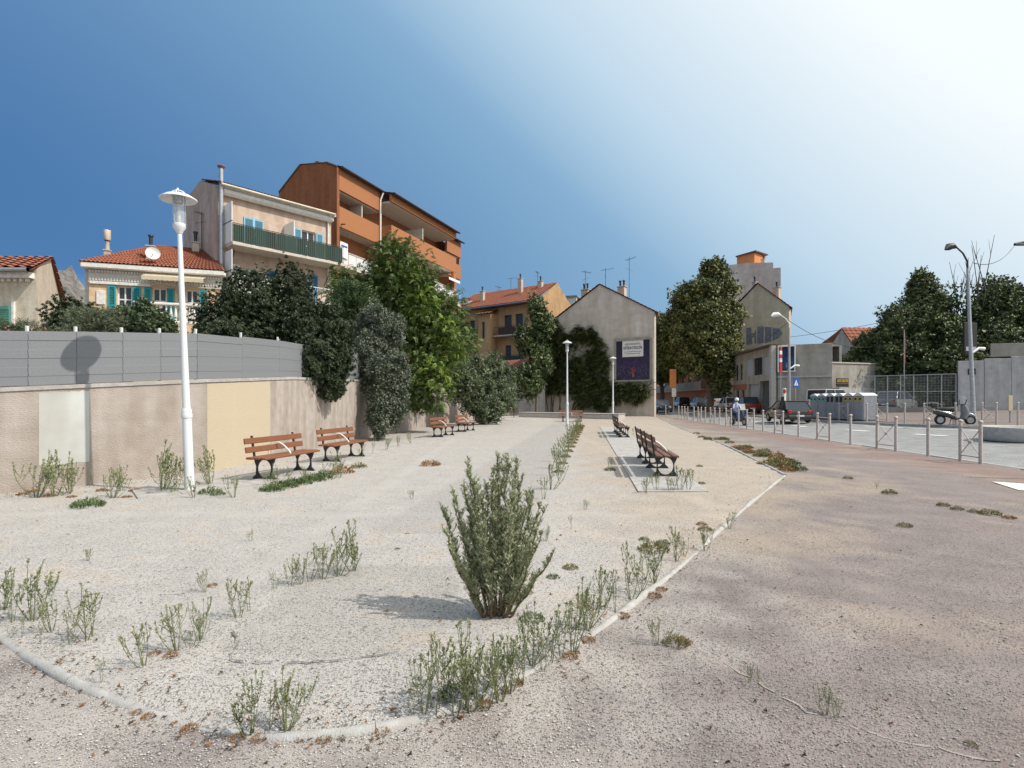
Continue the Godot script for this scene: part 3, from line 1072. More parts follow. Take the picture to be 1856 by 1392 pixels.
func left_houses() -> void:
	# cream house at the edge of the frame
	var o := thing("cream_house", "cream house with a plain weathered side wall and a mint shutter", "house")
	var c0 := Vector3(-17.24, 0, -20)
	var sd := Vector3(-0.5, 0, -0.866)
	var b := Buf.new()
	var top := 6.35
	b.quado(Vector3(-27, 0, -20), c0, c0 + Vector3(0, top, 0), Vector3(-27, top, -20), Vector3.BACK)
	part(o, "front_wall", b.mesh(), M.cream_wall)
	b = Buf.new()
	var s1 := c0 + sd * 2.3
	var s2 := c0 + sd * 4.5
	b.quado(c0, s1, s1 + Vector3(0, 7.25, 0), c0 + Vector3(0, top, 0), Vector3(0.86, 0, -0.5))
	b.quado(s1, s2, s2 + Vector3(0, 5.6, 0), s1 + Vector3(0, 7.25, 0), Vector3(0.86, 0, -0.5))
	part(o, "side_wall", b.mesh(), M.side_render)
	M["tile_red"] = M.tile.duplicate()
	M.tile_red.albedo_color = Color(0.37, 0.125, 0.07).linear_to_srgb()
	M["tile_old"] = M.tile.duplicate()
	M.tile_old.albedo_color = Color(0.29, 0.13, 0.085).linear_to_srgb()
	var e := Vector3(0.12, 0, 0)
	tile_roof(o, "roof", M.tile_red, Vector3(-27, top - 0.05, -19.6), c0 + Vector3(0.2, top - 0.05, 0.4), Vector3(-28, 7.3, -22), s1 + Vector3(0.1, 7.3, 0), 0.2, 0.4)
	tile_roof(o, "roof", M.tile_red, s2 + Vector3(-9, 5.6, -0.2), s2 + Vector3(0.12, 5.6, -0.2), Vector3(-28, 7.3, -22), s1 + Vector3(0.1, 7.3, 0), 0.2, 0.4)
	var g := Buf.new()
	g.tube([Vector3(-27, top - 0.13, -19.52), c0 + Vector3(0.1, top - 0.13, 0.48)], [0.07], 8)
	part(o, "gutter", g.mesh(), M.zinc)
	var gn := Buf.new()
	for k in 40:
		gn.box(Vector3(-17.5 - k * 0.22, top - 0.42, -19.93), Vector3(0.1, 0.1, 0.1))
	gn.box(Vector3(-22.2, top - 0.26, -19.87), Vector3(9.8, 0.2, 0.24))
	part(o, "eaves_moulding", gn.mesh(), M.white_trim)
	shutter(o, -18.36, 3.85, 0.5, 2.3, -19.95, M.mint)
	box(o, "window_surround", M.white_trim, Vector3(-18.05, 3.9, -19.97), Vector3(0.1, 2.6, 0.08), 0.01)

	# villa with turquoise shutters
	o = thing("villa", "cream villa with turquoise shutters, white balustrade and red tiled roof", "house")
	var l := facade(o, Vector3(-23.0, 0, -30), Vector3(-16.9, 0, -32))
	var wins := [[1.3, 5.75, 2.0, 7.9], [2.98, 5.75, 3.68, 7.9], [4.62, 5.75, 5.25, 7.9]]
	wall_open(o, "front_wall", M.villa_wall, l, 0.5, 9.0, wins, 0.3)
	box(o, "side_wall", M.villa_trim, Vector3(-0.15, 4.75, -2.6), Vector3(0.3, 8.5, 4.6))
	box(o, "room_back", M.ceiling, Vector3(l / 2, 6.5, -1.2), Vector3(l - 0.4, 3.6, 0.1))
	box(o, "cornice", M.white_trim, Vector3(l / 2, 8.87, 0.18), Vector3(l + 0.55, 0.3, 0.5), 0.05)
	box(o, "frieze", M.villa_trim, Vector3(l / 2, 8.36, 0.04), Vector3(l + 0.02, 0.7, 0.09))
	var dn := Buf.new()
	for k in 46:
		dn.box(Vector3(0.08 + k * l / 46.0, 8.62, 0.12), Vector3(0.07, 0.12, 0.08))
		dn.box(Vector3(0.08 + k * l / 46.0, 8.2, 0.1), Vector3(0.09, 0.16, 0.05), 0.02)
	part(o, "dentils", dn.mesh(), M.white_trim)
	box(o, "lintel_band", M.white_trim, Vector3(1.5, 8.0, 0.05), Vector3(2.9, 0.14, 0.12), 0.01)
	box(o, "plaque", M.white_trim, Vector3(0.55, 7.2, 0.03), Vector3(0.4, 0.75, 0.06), 0.01)
	for w in wins:
		window(o, w[0], w[1], w[2], w[3], -0.16, 2, 3)
	for s in [[1.08, 0.36], [2.24, 0.4], [2.78, 0.36], [3.9, 0.36], [4.44, 0.3], [5.52, 0.36]]:
		shutter(o, s[0], 6.82, s[1], 2.15, 0.05, M.turquoise)
	# awning of scalloped canvas
	var aw := Buf.new()
	for k in 24:
		var x0 := 2.72 + k * 3.0 / 24
		var x1 := x0 + 3.0 / 24
		aw.quado(Vector3(x0, 8.62, 0.2), Vector3(x1, 8.62, 0.2), Vector3(x1, 8.38, 0.95), Vector3(x0, 8.38, 0.95), Vector3(0, 1, 1))
		var dz := 0.03 if k % 2 else 0.0
		aw.quado(Vector3(x0, 8.38, 0.95), Vector3(x1, 8.38, 0.95), Vector3(x1, 8.14 + dz, 0.97), Vector3(x0, 8.17 - dz, 0.97), Vector3.BACK)
	part(o, "awning", aw.mesh(), M.awning)
	tubes(o, "awning_arm", M.white, [[Vector3(2.8, 8.3, 0.1), Vector3(2.8, 8.33, 0.94)]], 0.02)
	tubes(o, "awning_arm", M.white, [[Vector3(5.6, 8.3, 0.1), Vector3(5.6, 8.33, 0.94)]], 0.02)
	# terrace and balustrade
	box(o, "terrace", M.villa_wall, Vector3(4.5, 3.1, 0.85), Vector3(3.9, 5.2, 1.66))
	box(o, "terrace_band", M.white_trim, Vector3(4.5, 4.9, 0.87), Vector3(3.96, 0.1, 1.74), 0.01)
	box(o, "handrail", M.white_trim, Vector3(4.5, 6.78, 1.55), Vector3(3.96, 0.14, 0.24), 0.03)
	box(o, "plinth_rail", M.white_trim, Vector3(4.5, 5.79, 1.55), Vector3(3.96, 0.16, 0.24), 0.03)
	var bl := Buf.new()
	bl.lathe([Vector2(0.05, 0), Vector2(0.06, 0.06), Vector2(0.04, 0.1), Vector2(0.085, 0.3), Vector2(0.05, 0.6), Vector2(0.035, 0.72), Vector2(0.06, 0.8), Vector2(0.05, 0.85)], 8)
	var bm := bl.mesh()
	for k in 17:
		part(o, "baluster", bm, M.white_trim, Vector3(2.72 + k * 0.222, 5.87, 1.55))
	# hipped roof, chimney, dish
	tile_roof(o, "roof", M.tile_red, Vector3(-0.3, 9.02, 0.45), Vector3(l + 0.3, 9.02, 0.45), Vector3(2.4, 11.0, -3.0), Vector3(5.6, 11.0, -3.0))
	tile_roof(o, "roof", M.tile_red, Vector3(-0.3, 9.02, -6), Vector3(-0.3, 9.02, 0.45), Vector3(2.4, 11.0, -3.1), Vector3(2.4, 11.0, -3.0))
	chimney(o, Vector3(2.75, 9.2, -0.6), 0.4, 1.1, M.side_render)
	var dish := Buf.new()
	dish.lathe([Vector2(0.0, 0.0), Vector2(0.15, 0.02), Vector2(0.28, 0.07), Vector2(0.36, 0.13)], 18)
	part(o, "satellite_dish", dish.mesh(), M.white, Vector3(3.05, 9.75, 0.15), Vector3(1.35, 0, -0.3))
	tubes(o, "dish_arm", M.dark_metal, [[Vector3(3.05, 9.75, 0.15), Vector3(3.1, 9.5, 0.6)], [Vector3(3.05, 9.75, 0.15), Vector3(2.85, 9.6, -0.4)]], 0.02)
	chimney(o, Vector3(0.35, 8.9, -1.5), 0.3, 1.2, M.side_render)
	var ch := Buf.new()
	ch.lathe([Vector2(0.12, 0), Vector2(0.1, 0.6), Vector2(0.18, 0.65), Vector2(0.18, 1.2), Vector2(0, 1.25)], 8)
	part(o, "flue", ch.mesh(), M.side_render, Vector3(0.35, 10.1, -1.5))

	# pink apartment house
	o = thing("pink_apartment_house", "pale pink apartment house with long balconies and light blue shutters", "building")
	l = facade(o, Vector3(-17.4, 0, -33), Vector3(-12.56, 0, -38.3))
	wins = [[1.3, 10.95, 2.5, 12.9], [5.05, 10.95, 6.0, 12.95], [1.15, 8.2, 2.75, 9.7], [4.6, 7.95, 5.6, 10.1]]
	wall_open(o, "front_wall", M.pink_wall, l, 0.5, 14.3, wins, 0.3)
	box(o, "room_back", M.ceiling, Vector3(l / 2, 10.4, -1.4), Vector3(l - 0.3, 6.5, 0.1))
	b = Buf.new()
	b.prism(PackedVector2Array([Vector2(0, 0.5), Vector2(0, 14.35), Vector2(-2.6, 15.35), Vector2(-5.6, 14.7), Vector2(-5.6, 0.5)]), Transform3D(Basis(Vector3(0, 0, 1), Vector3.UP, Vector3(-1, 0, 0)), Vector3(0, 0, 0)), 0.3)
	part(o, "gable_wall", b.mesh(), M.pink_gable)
	tile_roof(o, "roof", M.tile_old, Vector3(-0.3, 14.42, 0.55), Vector3(l + 0.1, 14.42, 0.55), Vector3(-0.3, 15.4, -2.6), Vector3(l + 0.1, 15.4, -2.6))
	box(o, "cornice", M.white_trim, Vector3(l / 2, 14.05, 0.2), Vector3(l + 0.1, 0.4, 0.4), 0.12)
	b = Buf.new()
	b.tube([Vector3(-0.2, 14.33, 0.6), Vector3(l, 14.33, 0.6)], [0.08], 8)
	part(o, "gutter", b.mesh(), M.cream_wall)
	box(o, "soffit", M.white_trim, Vector3(l / 2, 14.3, -0.02), Vector3(l + 0.2, 0.14, 1.05))
	for y in [10.75, 7.8]:
		box(o, "balcony_slab", M.ceiling, Vector3(l / 2 + 0.15, y, 0.75), Vector3(l + 0.1, 0.18, 1.46), 0.02)
	railing(o, "balcony_rail", M.dark_metal, l, 1.1, 0.13, Vector3(0.12, 10.84, 1.42))
	for k in 11:
		var gx := 0.16 + k * 0.645
		box(o, "privacy_screen", M.green_mesh, Vector3(gx + 0.31, 11.4, 1.385 + 0.01 * (k % 3)), Vector3(0.62, 0.98, 0.02), 0.004)
	railing(o, "balcony_rail", M.white, l, 1.05, 0.12, Vector3(0.12, 7.89, 1.42))
	for k in 5:
		box(o, "rail_panel", M.white, Vector3(0.45 + k * 0.66, 8.4, 1.38), Vector3(0.63, 0.9, 0.02), 0.004)
	for d in [[0.1, 10.84, 2.35], [3.85, 10.84, 2.1], [0.1, 7.89, 2.5], [4.05, 7.89, 1.9]]:
		var sc := box(o, "divider_screen", M.white, Vector3(d[0], d[1] + d[2] / 2, 0.72), Vector3(0.05, d[2], 1.34), 0.008)
		box(sc, "screen_frame", M.dark_metal, Vector3(0, 0.05, 0), Vector3(0.066, 0.05, 1.36))
	shutter(o, 1.6, 11.92, 0.6, 1.95, 0.05, M.sky_shutter)
	shutter(o, 2.2, 11.92, 0.6, 1.95, 0.05, M.sky_shutter)
	window(o, 5.05, 10.95, 6.0, 12.95, -0.15, 2, 2)
	shutter(o, 4.75, 11.95, 0.5, 2.0, 0.06, M.sky_shutter)
	shutter(o, 6.3, 11.95, 0.5, 2.0, 0.06, M.sky_shutter)
	window(o, 1.15, 8.2, 2.75, 9.7, -0.15, 3, 1)
	shutter(o, 0.8, 9.0, 0.5, 1.7, 0.06, M.white_trim)
	shutter(o, 3.1, 9.0, 0.55, 1.7, 0.06, M.blue_shutter)
	window(o, 4.6, 7.95, 5.6, 10.1, -0.15, 2, 2)
	shutter(o, 4.3, 9.0, 0.5, 2.1, 0.06, M.blue_shutter)
	shutter(o, 5.9, 9.0, 0.5, 2.1, 0.06, M.blue_shutter)
	for x in [0.35, 3.1, 4.3, 6.6]:
		var br := Buf.new()
		var pts := []
		for k in 13:
			var a := k / 12.0
			pts.append(Vector3(0, 9.4 + 1.15 * a, 0.05 + 1.15 * a) if k < 8 else Vector3(0, 10.15 + 0.14 * sin(a * 9) + 0.25 * a, 0.9 + 0.16 * cos(a * 9)))
		br.tube(pts, [0.025], 5)
		part(o, "bracket", br.mesh(), M.iron, Vector3(x, 0, 0))
	var fl := Buf.new()
	fl.tube([Vector3(0.55, 7.0, 0.45), Vector3(-0.1, 8.6, 0.35), Vector3(-0.12, 9.0, 0.35), Vector3(-0.12, 15.3, 0.35)], [0.12], 10)
	var flue := part(o, "flue_pipe", fl.mesh(), M.zinc)
	var fc := Buf.new()
	fc.lathe([Vector2(0.13, 0), Vector2(0.22, 0.12), Vector2(0.22, 0.16), Vector2(0.0, 0.24)], 10)
	part(flue, "flue_cap", fc.mesh(), M.tile_old, Vector3(-0.12, 15.3, 0.35))
	tubes(o, "downpipe", M.white_trim, [[Vector3(6.9, 8.0, 0.12), Vector3(6.9, 13.9, 0.12), Vector3(6.95, 14.3, 0.5)]], 0.07, 8)
	antenna(o, Vector3(-0.4, 11.0, -2.0), 2.2, 0.5)
	chimney(o, Vector3(-0.75, 10.2, -2.0), 0.35, 1.0, M.side_render)

	# orange apartment block with loggias
	o = thing("orange_apartment_block", "tall orange rendered apartment block with deep loggias and solid parapets", "building")
	l = facade(o, Vector3(-13.3, 0, -41.9), Vector3(-5.67, 0, -61))
	b = Buf.new()
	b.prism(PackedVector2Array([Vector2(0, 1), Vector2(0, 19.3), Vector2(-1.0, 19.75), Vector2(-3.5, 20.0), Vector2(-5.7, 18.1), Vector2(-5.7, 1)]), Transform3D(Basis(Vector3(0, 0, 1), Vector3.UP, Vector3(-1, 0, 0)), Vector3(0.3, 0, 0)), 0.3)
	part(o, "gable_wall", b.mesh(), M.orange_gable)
	var rd := Buf.new()
	rd.tube([Vector3(0, 19.35, 0.02), Vector3(0, 19.82, -1.0)], [0.08], 6)
	rd.tube([Vector3(0, 20.05, -3.5), Vector3(0, 18.15, -5.7)], [0.08], 6)
	rd.tube([Vector3(0, 19.8, -1.0), Vector3(0, 20.05, -3.5)], [0.05], 6)
	part(o, "verge_tiles", rd.mesh(), M.roof_dark)
	box(o, "back_wall", M.orange_wall, Vector3(l / 2, 9.9, -1.55), Vector3(l - 0.1, 18.0, 0.2))
	var s := [[0.3, 5.6, 0.0, 19.3], [5.6, 17.4, 1.1, 19.0], [17.4, 20.6, 0.0, 18.9]]
	for q in s:
		var w: float = q[1] - q[0]
		var cx: float = (q[0] + q[1]) / 2
		var zf: float = q[2]
		var tp: float = q[3]
		var lowb := 0.55 if zf > 0.5 else 1.6
		box(o, "top_band", M.orange_wall, Vector3(cx, tp - lowb / 2, zf - 0.1), Vector3(w - 0.004, lowb, 0.2))
		box(o, "loggia_ceiling", M.ceiling, Vector3(cx, tp - lowb - 0.06 + 0.02, (zf - 1.45) / 2 - 0.1), Vector3(w - 0.02, 0.12, 1.45 + zf - 0.22))
		box(o, "parapet", M.orange_wall, Vector3(cx, 15.65, zf - 0.09), Vector3(w, 1.55, 0.18))
		box(o, "loggia_floor", M.ceiling, Vector3(cx, 14.98, (zf - 1.45) / 2 - 0.1), Vector3(w - 0.03, 0.18, 1.45 + zf - 0.2))
		box(o, "balcony_slab", M.ceiling, Vector3(cx, 11.95, (zf - 1.45) / 2 + 0.05), Vector3(w - 0.03, 0.2, 1.45 + zf))
		railing(o, "balcony_rail", M.white, w - 0.2, 1.05, 0.14, Vector3(q[0] + 0.1, 12.05, zf + 0.0))
		box(o, "balcony_slab", M.ceiling, Vector3(cx, 8.95, (zf - 1.45) / 2 + 0.05), Vector3(w - 0.03, 0.2, 1.45 + zf))
		railing(o, "balcony_rail", M.white, w - 0.2, 1.05, 0.14, Vector3(q[0] + 0.1, 9.05, zf + 0.0))
		tile_roof(o, "roof", M.tile_old, Vector3(q[0] - 0.1, tp + 0.05, zf + 0.3), Vector3(q[1] + 0.1, tp + 0.05, zf + 0.3), Vector3(q[0] - 0.1, tp + 0.9, -2.4), Vector3(q[1] + 0.1, tp + 0.9, -2.4), 0.25, 0.4)
		var gt := Buf.new()
		gt.tube([Vector3(q[0] - 0.1, tp + 0.02, zf + 0.36), Vector3(q[1] + 0.1, tp + 0.02, zf + 0.36)], [0.09], 8)
		part(o, "gutter", gt.mesh(), M.dark_metal)
	for k in 5:
		box(o, "rail_panel", M.white, Vector3(0.9 + k * 1.0, 12.6, -0.05), Vector3(0.94, 0.86, 0.02), 0.004)
	for k in 7:
		box(o, "rail_panel", M.white, Vector3(13.1 + k * 0.62, 12.6, 1.04), Vector3(0.58, 0.86, 0.02), 0.004)
	for x in [5.6, 17.4]:
		box(o, "side_wall", M.orange_wall, Vector3(x + (0.1 if x < 6 else -0.1), 15.65, -0.2), Vector3(0.18, 1.548, 2.2))
		box(o, "side_wall", M.orange_wall, Vector3(x + (0.1 if x < 6 else -0.1), 10.5, -0.25), Vector3(0.3, 8.0, 2.3))
	box(o, "pillar", M.orange_wall, Vector3(17.1, 10.2, 0.95), Vector3(0.55, 9.3, 0.3))
	box(o, "end_wall", M.orange_wall, Vector3(20.5, 16.9, -0.85), Vector3(0.2, 3.6, 1.5))
	for x in [3.4, 11.2]:
		box(o, "partition", M.ceiling, Vector3(x, 16.6, -0.85 if x < 5 else -0.3), Vector3(0.12, 2.3, 1.2 if x < 5 else 2.2))
	for w in [[0.7, 16.0], [4.1, 16.0], [6.4, 16.0], [8.8, 16.0], [13.0, 16.0], [15.4, 16.0], [18.4, 16.0], [1.2, 12.1], [3.6, 12.1], [7.0, 12.1], [9.8, 12.1], [13.4, 12.1], [18.2, 12.1]]:
		var fr := window(o, w[0], w[1] - 0.9, w[0] + 1.5, w[1] + 1.1, -1.4, 2, 1)
	box(o, "estate_board", M.white, Vector3(0.75, 13.15, 0.06), Vector3(0.9, 1.2, 0.04), 0.01)
	box(o, "estate_stripe", M.blue_sign, Vector3(0.75, 13.45, 0.085), Vector3(0.7, 0.14, 0.01))
	b = Buf.new()
	for k in 8:
		var x0 := 14.6 + k * 0.3
		b.quado(Vector3(x0, 14.3, 0.6), Vector3(x0 + 0.3, 14.3, 0.6), Vector3(x0 + 0.3, 13.85, 1.75), Vector3(x0, 13.85, 1.75), Vector3.UP)
		b.quado(Vector3(x0, 13.85, 1.75), Vector3(x0 + 0.3, 13.85, 1.75), Vector3(x0 + 0.3, 13.6, 1.76), Vector3(x0, 13.6, 1.76), Vector3.BACK)
	part(o, "awning", b.mesh(), M.white)
	box(o, "balcony_slab", M.ceiling, Vector3(19.3, 8.0, 0.6), Vector3(2.9, 0.2, 1.3))
	railing(o, "balcony_rail", M.dark_metal, 2.8, 1.1, 0.14, Vector3(17.9, 8.1, 1.2))
	tubes(o, "downpipe", M.white_trim, [[Vector3(5.45, 12, 0.1), Vector3(5.45, 18.6, 0.1), Vector3(5.5, 19.2, 0.35)]], 0.08, 8)
	tubes(o, "rain_spout", M.dark_metal, [[Vector3(0.5, 15.1, 0.0), Vector3(0.5, 15.05, 0.35)], [Vector3(5.9, 15.1, 1.1), Vector3(5.9, 15.05, 1.45)], [Vector3(17.6, 15.1, 0.0), Vector3(17.6, 15.05, 0.35)]], 0.05)



func centre_houses() -> void:
	# old ochre house with a stair tower
	var o := thing("ochre_balcony_house", "old ochre house with dark balconies, stair tower and tiled roof", "building")
	var l := facade(o, Vector3(-7.8, 0, -78), Vector3(3.2, 0, -70))
	wall_open(o, "front_wall", M.ochre_wall, l, 0, 14.3, [[0.9, 10.2, 1.8, 12.6], [2.4, 10.2, 3.3, 12.6], [8.4, 10.2, 9.6, 12.8], [10.2, 10.2, 11.4, 12.8], [1.5, 6.4, 2.5, 8.8], [3.2, 6.4, 4.2, 8.8], [8.6, 6.4, 9.5, 8.8], [10.6, 6.4, 11.5, 8.8]], 0.35)
	box(o, "room_back", M.ceiling, Vector3(l / 2, 9, -1.5), Vector3(l - 0.4, 9, 0.1))
	for e in [[0.9, 10.2, 1.8, 12.6], [2.4, 10.2, 3.3, 12.6], [8.4, 10.2, 9.6, 12.8], [10.2, 10.2, 11.4, 12.8], [1.5, 6.4, 2.5, 8.8], [3.2, 6.4, 4.2, 8.8], [8.6, 6.4, 9.5, 8.8], [10.6, 6.4, 11.5, 8.8]]:
		window(o, e[0], e[1], e[2], e[3], -0.2, 2, 2, M.brown_wood)
	for e in [[0.3, 4.9, 9.95], [7.4, 5.0, 10.0], [0.9, 4.3, 6.2], [7.4, 5.2, 6.2]]:
		box(o, "balcony_slab", M.concrete, Vector3(e[0] + e[1] / 2, e[2], 0.55), Vector3(e[1], 0.16, 1.1), 0.02)
		railing(o, "balcony_rail", M.dark_metal, e[1] - 0.1, 1.1, 0.16, Vector3(e[0] + 0.05, e[2] + 0.08, 1.05), 0.0, 0.02)
		box(o, "balcony_screen", M.green_mesh if e[2] < 8 else M.brown_wood, Vector3(e[0] + e[1] / 2, e[2] + 0.6, 1.0), Vector3(e[1] * 0.7, 0.95, 0.03))
	wall_open(o, "stair_tower", M.ochre_wall, 7.25, 0, 13.0, [[5.8, 9.8, 6.25, 12.0]], 0.3, 1.5, 5.15)
	box(o, "tower_side", M.ochre_wall, Vector3(5.3, 6.5, 0.6), Vector3(0.29, 12.99, 1.18))
	box(o, "tower_side", M.ochre_wall, Vector3(7.1, 6.5, 0.6), Vector3(0.29, 12.99, 1.18))
	box(o, "tower_window", M.glass, Vector3(6.02, 10.9, 1.3), Vector3(0.5, 2.3, 0.05))
	tile_roof(o, "tower_roof", M.tile_old, Vector3(4.9, 13.0, 1.95), Vector3(7.5, 13.0, 1.95), Vector3(4.9, 13.75, -0.2), Vector3(7.5, 13.75, -0.2), 0.25, 0.45)
	tile_roof(o, "roof", M.tile_red, Vector3(-0.6, 14.2, 0.9), Vector3(l + 0.2, 14.2, 0.9), Vector3(-0.6, 17.3, -4.5), Vector3(l + 0.2, 17.3, -4.5), 0.25, 0.45)
	box(o, "eaves_board", M.brown_wood, Vector3(l / 2, 14.0, 0.5), Vector3(l + 0.5, 0.16, 0.9))
	var b := Buf.new()
	b.prism(PackedVector2Array([Vector2(0, 0), Vector2(0, 14.3), Vector2(-4.5, 17.2), Vector2(-9, 14), Vector2(-9, 0)]), Transform3D(Basis(Vector3(0, 0, 1), Vector3.UP, Vector3(-1, 0, 0)), Vector3(l + 0.25, 0, 0)), 0.25)
	part(o, "end_wall", b.mesh(), M.ochre_wall)
	for e in [[3.6, 15.3, -1.3, 1.9], [9.3, 16.0, -2.4, 2.4], [11.9, 16.4, -3.4, 1.5]]:
		chimney(o, Vector3(e[0], e[1] - 0.5, e[2]), 0.6, e[3], M.side_render)
	for e in [[6.4, 17.0, 1.8], [10.9, 17.0, 2.0], [4.3, 16.2, 1.6]]:
		antenna(o, Vector3(e[0], e[1], -4.2), e[2], 0.4 + e[0])
	box(o, "skylight", M.zinc, Vector3(1.3, 15.3, -0.8), Vector3(1.0, 0.1, 1.1), 0.02, Vector3(0.52, 0, 0))

	# small white house behind the creeper
	o = thing("white_back_house", "white flat roofed house with shuttered windows behind the creeper gable", "house")
	l = facade(o, Vector3(3.854, 0.000, -82.000), Vector3(9.360, 0.000, -80.000))
	wall_open(o, "front_wall", M.white_trim, l, 0, 16.6, [[1.0, 13.0, 1.9, 15.3], [1.0, 8.5, 1.9, 10.8], [3.6, 13, 4.5, 15.3]], 0.3)
	for e in [[1.0, 13.0], [1.0, 8.5], [3.6, 13.0]]:
		window(o, e[0], e[1], e[0] + 0.9, e[1] + 2.3, -0.15, 2, 2)
		shutter(o, e[0] - 0.3, e[1] + 1.15, 0.5, 2.3, 0.06, M.blue_shutter)
		shutter(o, e[0] + 1.2, e[1] + 1.15, 0.5, 2.3, 0.06, M.blue_shutter)
	box(o, "roof_edge", M.grey_render, Vector3(l / 2, 16.68, -2), Vector3(l + 0.3, 0.16, 4.6))
	chimney(o, Vector3(2.0, 16.6, -1.2), 0.8, 1.0, M.side_render)

	# gable-ended house with the poster
	o = thing("gable_house", "grey house with a blank gable end half covered by creeper", "house")
	var a := Vector3(4.320, 0.000, -60.000)
	var c := Vector3(13.674, 0.000, -53.000)
	l = facade(o, a, c)
	b = Buf.new()
	b.prism(PackedVector2Array([Vector2(-1.2, -0.2), Vector2(l, -0.2), Vector2(l, 10.1), Vector2(l * 0.50, 13.4), Vector2(-1.2, 9.4)]), Transform3D(Basis(), Vector3(0, 0, -0.4)), 0.4)
	part(o, "gable_wall", b.mesh(), M.gable_render)
	b = Buf.new()
	b.quado(Vector3(l, -0.2, -0.4), Vector3(l - 5.3, -0.2, -12), Vector3(l - 5.3, 10.1, -12), Vector3(l, 10.1, -0.4), Vector3.RIGHT)
	part(o, "street_wall", b.mesh(), M.beige_render)
	tile_roof(o, "roof", M.tile_old, Vector3(l - 4.9, 9.95, -12), Vector3(l + 0.45, 9.95, 0.12), Vector3(l * 0.5 - 5.3, 13.5, -12), Vector3(l * 0.5, 13.5, 0.12), 0.14, 0.45)
	tile_roof(o, "roof", M.tile_old, Vector3(-6.8, 9.35, -12), Vector3(-1.5, 9.35, 0.12), Vector3(l * 0.5 - 5.3, 13.5, -12), Vector3(l * 0.5, 13.5, 0.12), 0.14, 0.45)
	chimney(o, Vector3(l * 0.5 - 2.3, 11.2, -1.2), 0.8, 2.1, M.side_render, 2)
	chimney(o, Vector3(l * 0.5 + 1.9, 11.4, -1.2), 0.75, 1.7, M.side_render, 2)
	antenna(o, Vector3(l * 0.5 - 0.9, 12.6, -3), 3.2, 0.2)
	antenna(o, Vector3(l * 0.5 + 2.5, 11.6, -1.6), 4.6, -0.3)
	antenna(o, Vector3(l * 0.5 - 2.7, 12.2, -1.8), 3.4, 1.3)
	# poster board fixed on the gable
	var h := thing("poster_board", "large framed advertising poster with a white text panel on the gable", "billboard", o.position, o.rotation.y)
	var px := l - 4.15
	b = Buf.new()
	for e in [[0.0, 0.1, 0.2, 4.1], [3.75, 0.1, 0.34, 4.1], [0.0, 4.0, 3.9, 0.28], [0.0, -0.05, 3.9, 0.17]]:
		b.box(Vector3(px + e[0] + (e[2] / 2 if e[2] > 1 else e[2] / 2), 3.45 + e[1] + e[3] / 2, 0.12), Vector3(e[2], e[3], 0.16 + (0.01 if e[2] > 1 else 0.0)), 0.015)
	part(h, "frame", b.mesh(), M.grey_render)
	var pb := Buf.new()
	pb.quado(Vector3(px + 0.1, 3.5, 0.1), Vector3(px + 3.85, 3.5, 0.1), Vector3(px + 3.85, 7.6, 0.1), Vector3(px + 0.1, 7.6, 0.1), Vector3.BACK)
	var pm := poster_mat(3, Color(0.13, 0.13, 0.2), Color(0.27, 0.18, 0.4), Color(0.62, 0.2, 0.14))
	var pw := poster_sheet(px + 0.1, 3.5, px + 3.85, 7.6, 0.1)
	part(h, "poster", pw, pm)
	var tp := box(h, "text_panel", M.white_trim, Vector3(px + 1.98, 6.65, 0.13), Vector3(2.2, 1.6, 0.03), 0.004)
	text(tp, "OPÉRA•TOULON", 0.42, Vector3(0, 0.08, 0.02), M.car_blue, 1.95)
	for k in 4:
		box(tp, "small_print", M.car_grey, Vector3(0, [0.5, 0.4, -0.3, -0.48][k], 0.017), Vector3([1.5, 1.7, 1.8, 1.6][k], 0.05, 0.004))
	# garden wall running on from the gable
	o = thing("rear_garden_wall", "plain grey wall at the end of the square under the creeper", "wall")
	l = facade(o, Vector3(-1.5, 0, -58.8), a + Vector3(-0.8, 0, 0.7))
	box(o, "wall_body", M.grey_wall, Vector3(l / 2, 1.75, 0), Vector3(l, 3.7, 0.3), 0.02)
	box(o, "coping", M.concrete, Vector3(l / 2, 3.65, 0), Vector3(l, 0.1, 0.42), 0.02)
	# low concrete ledge across the far end of the square
	o = thing("low_ledge", "low pale concrete ledge across the far end of the gravel", "ledge")
	l = facade(o, Vector3(0.6, 0, -50.5), Vector3(8.6, 0, -44.5))
	box(o, "ledge_body", M.concrete, Vector3(l / 2, 0.2, -0.6), Vector3(l, 0.42, 1.2), 0.03)
	box(o, "ledge_top", M.slab, Vector3(l / 2, 0.45, -0.6), Vector3(l + 0.08, 0.08, 1.28), 0.02)
	# small tiled outhouse above the wall
	o = thing("tiled_outhouse", "small outhouse with a sloping tiled roof beside the ochre house", "shed")
	l = facade(o, Vector3(-3.328, 0.000, -64.000), Vector3(0.732, 0.000, -61.000))
	box(o, "wall_body", M.side_render, Vector3(l / 2, 2.6, -1.5), Vector3(l, 5.2, 2.6))
	tile_roof(o, "roof", M.tile_old, Vector3(-0.2, 5.2, 0.2), Vector3(l + 0.3, 5.2, 0.2), Vector3(-0.2, 6.3, -3), Vector3(l + 0.3, 6.3, -3), 0.25, 0.45)


func text(parent: Node, s: String, h: float, at: Vector3, m: Material, width := 0.0) -> void:
	var t := TextMesh.new()
	t.text = s
	var f := SystemFont.new()
	f.font_names = PackedStringArray(["Droid Sans"])
	f.font_weight = 700
	t.font = f
	t.font_size = 64
	t.pixel_size = h / 64.0
	t.depth = 0.01
	var o := part(parent, "lettering", t, m, at)
	var w := t.get_aabb().size.x
	if width > 0 and w > 0.01:
		o.scale = Vector3(width / w, 1, 1)


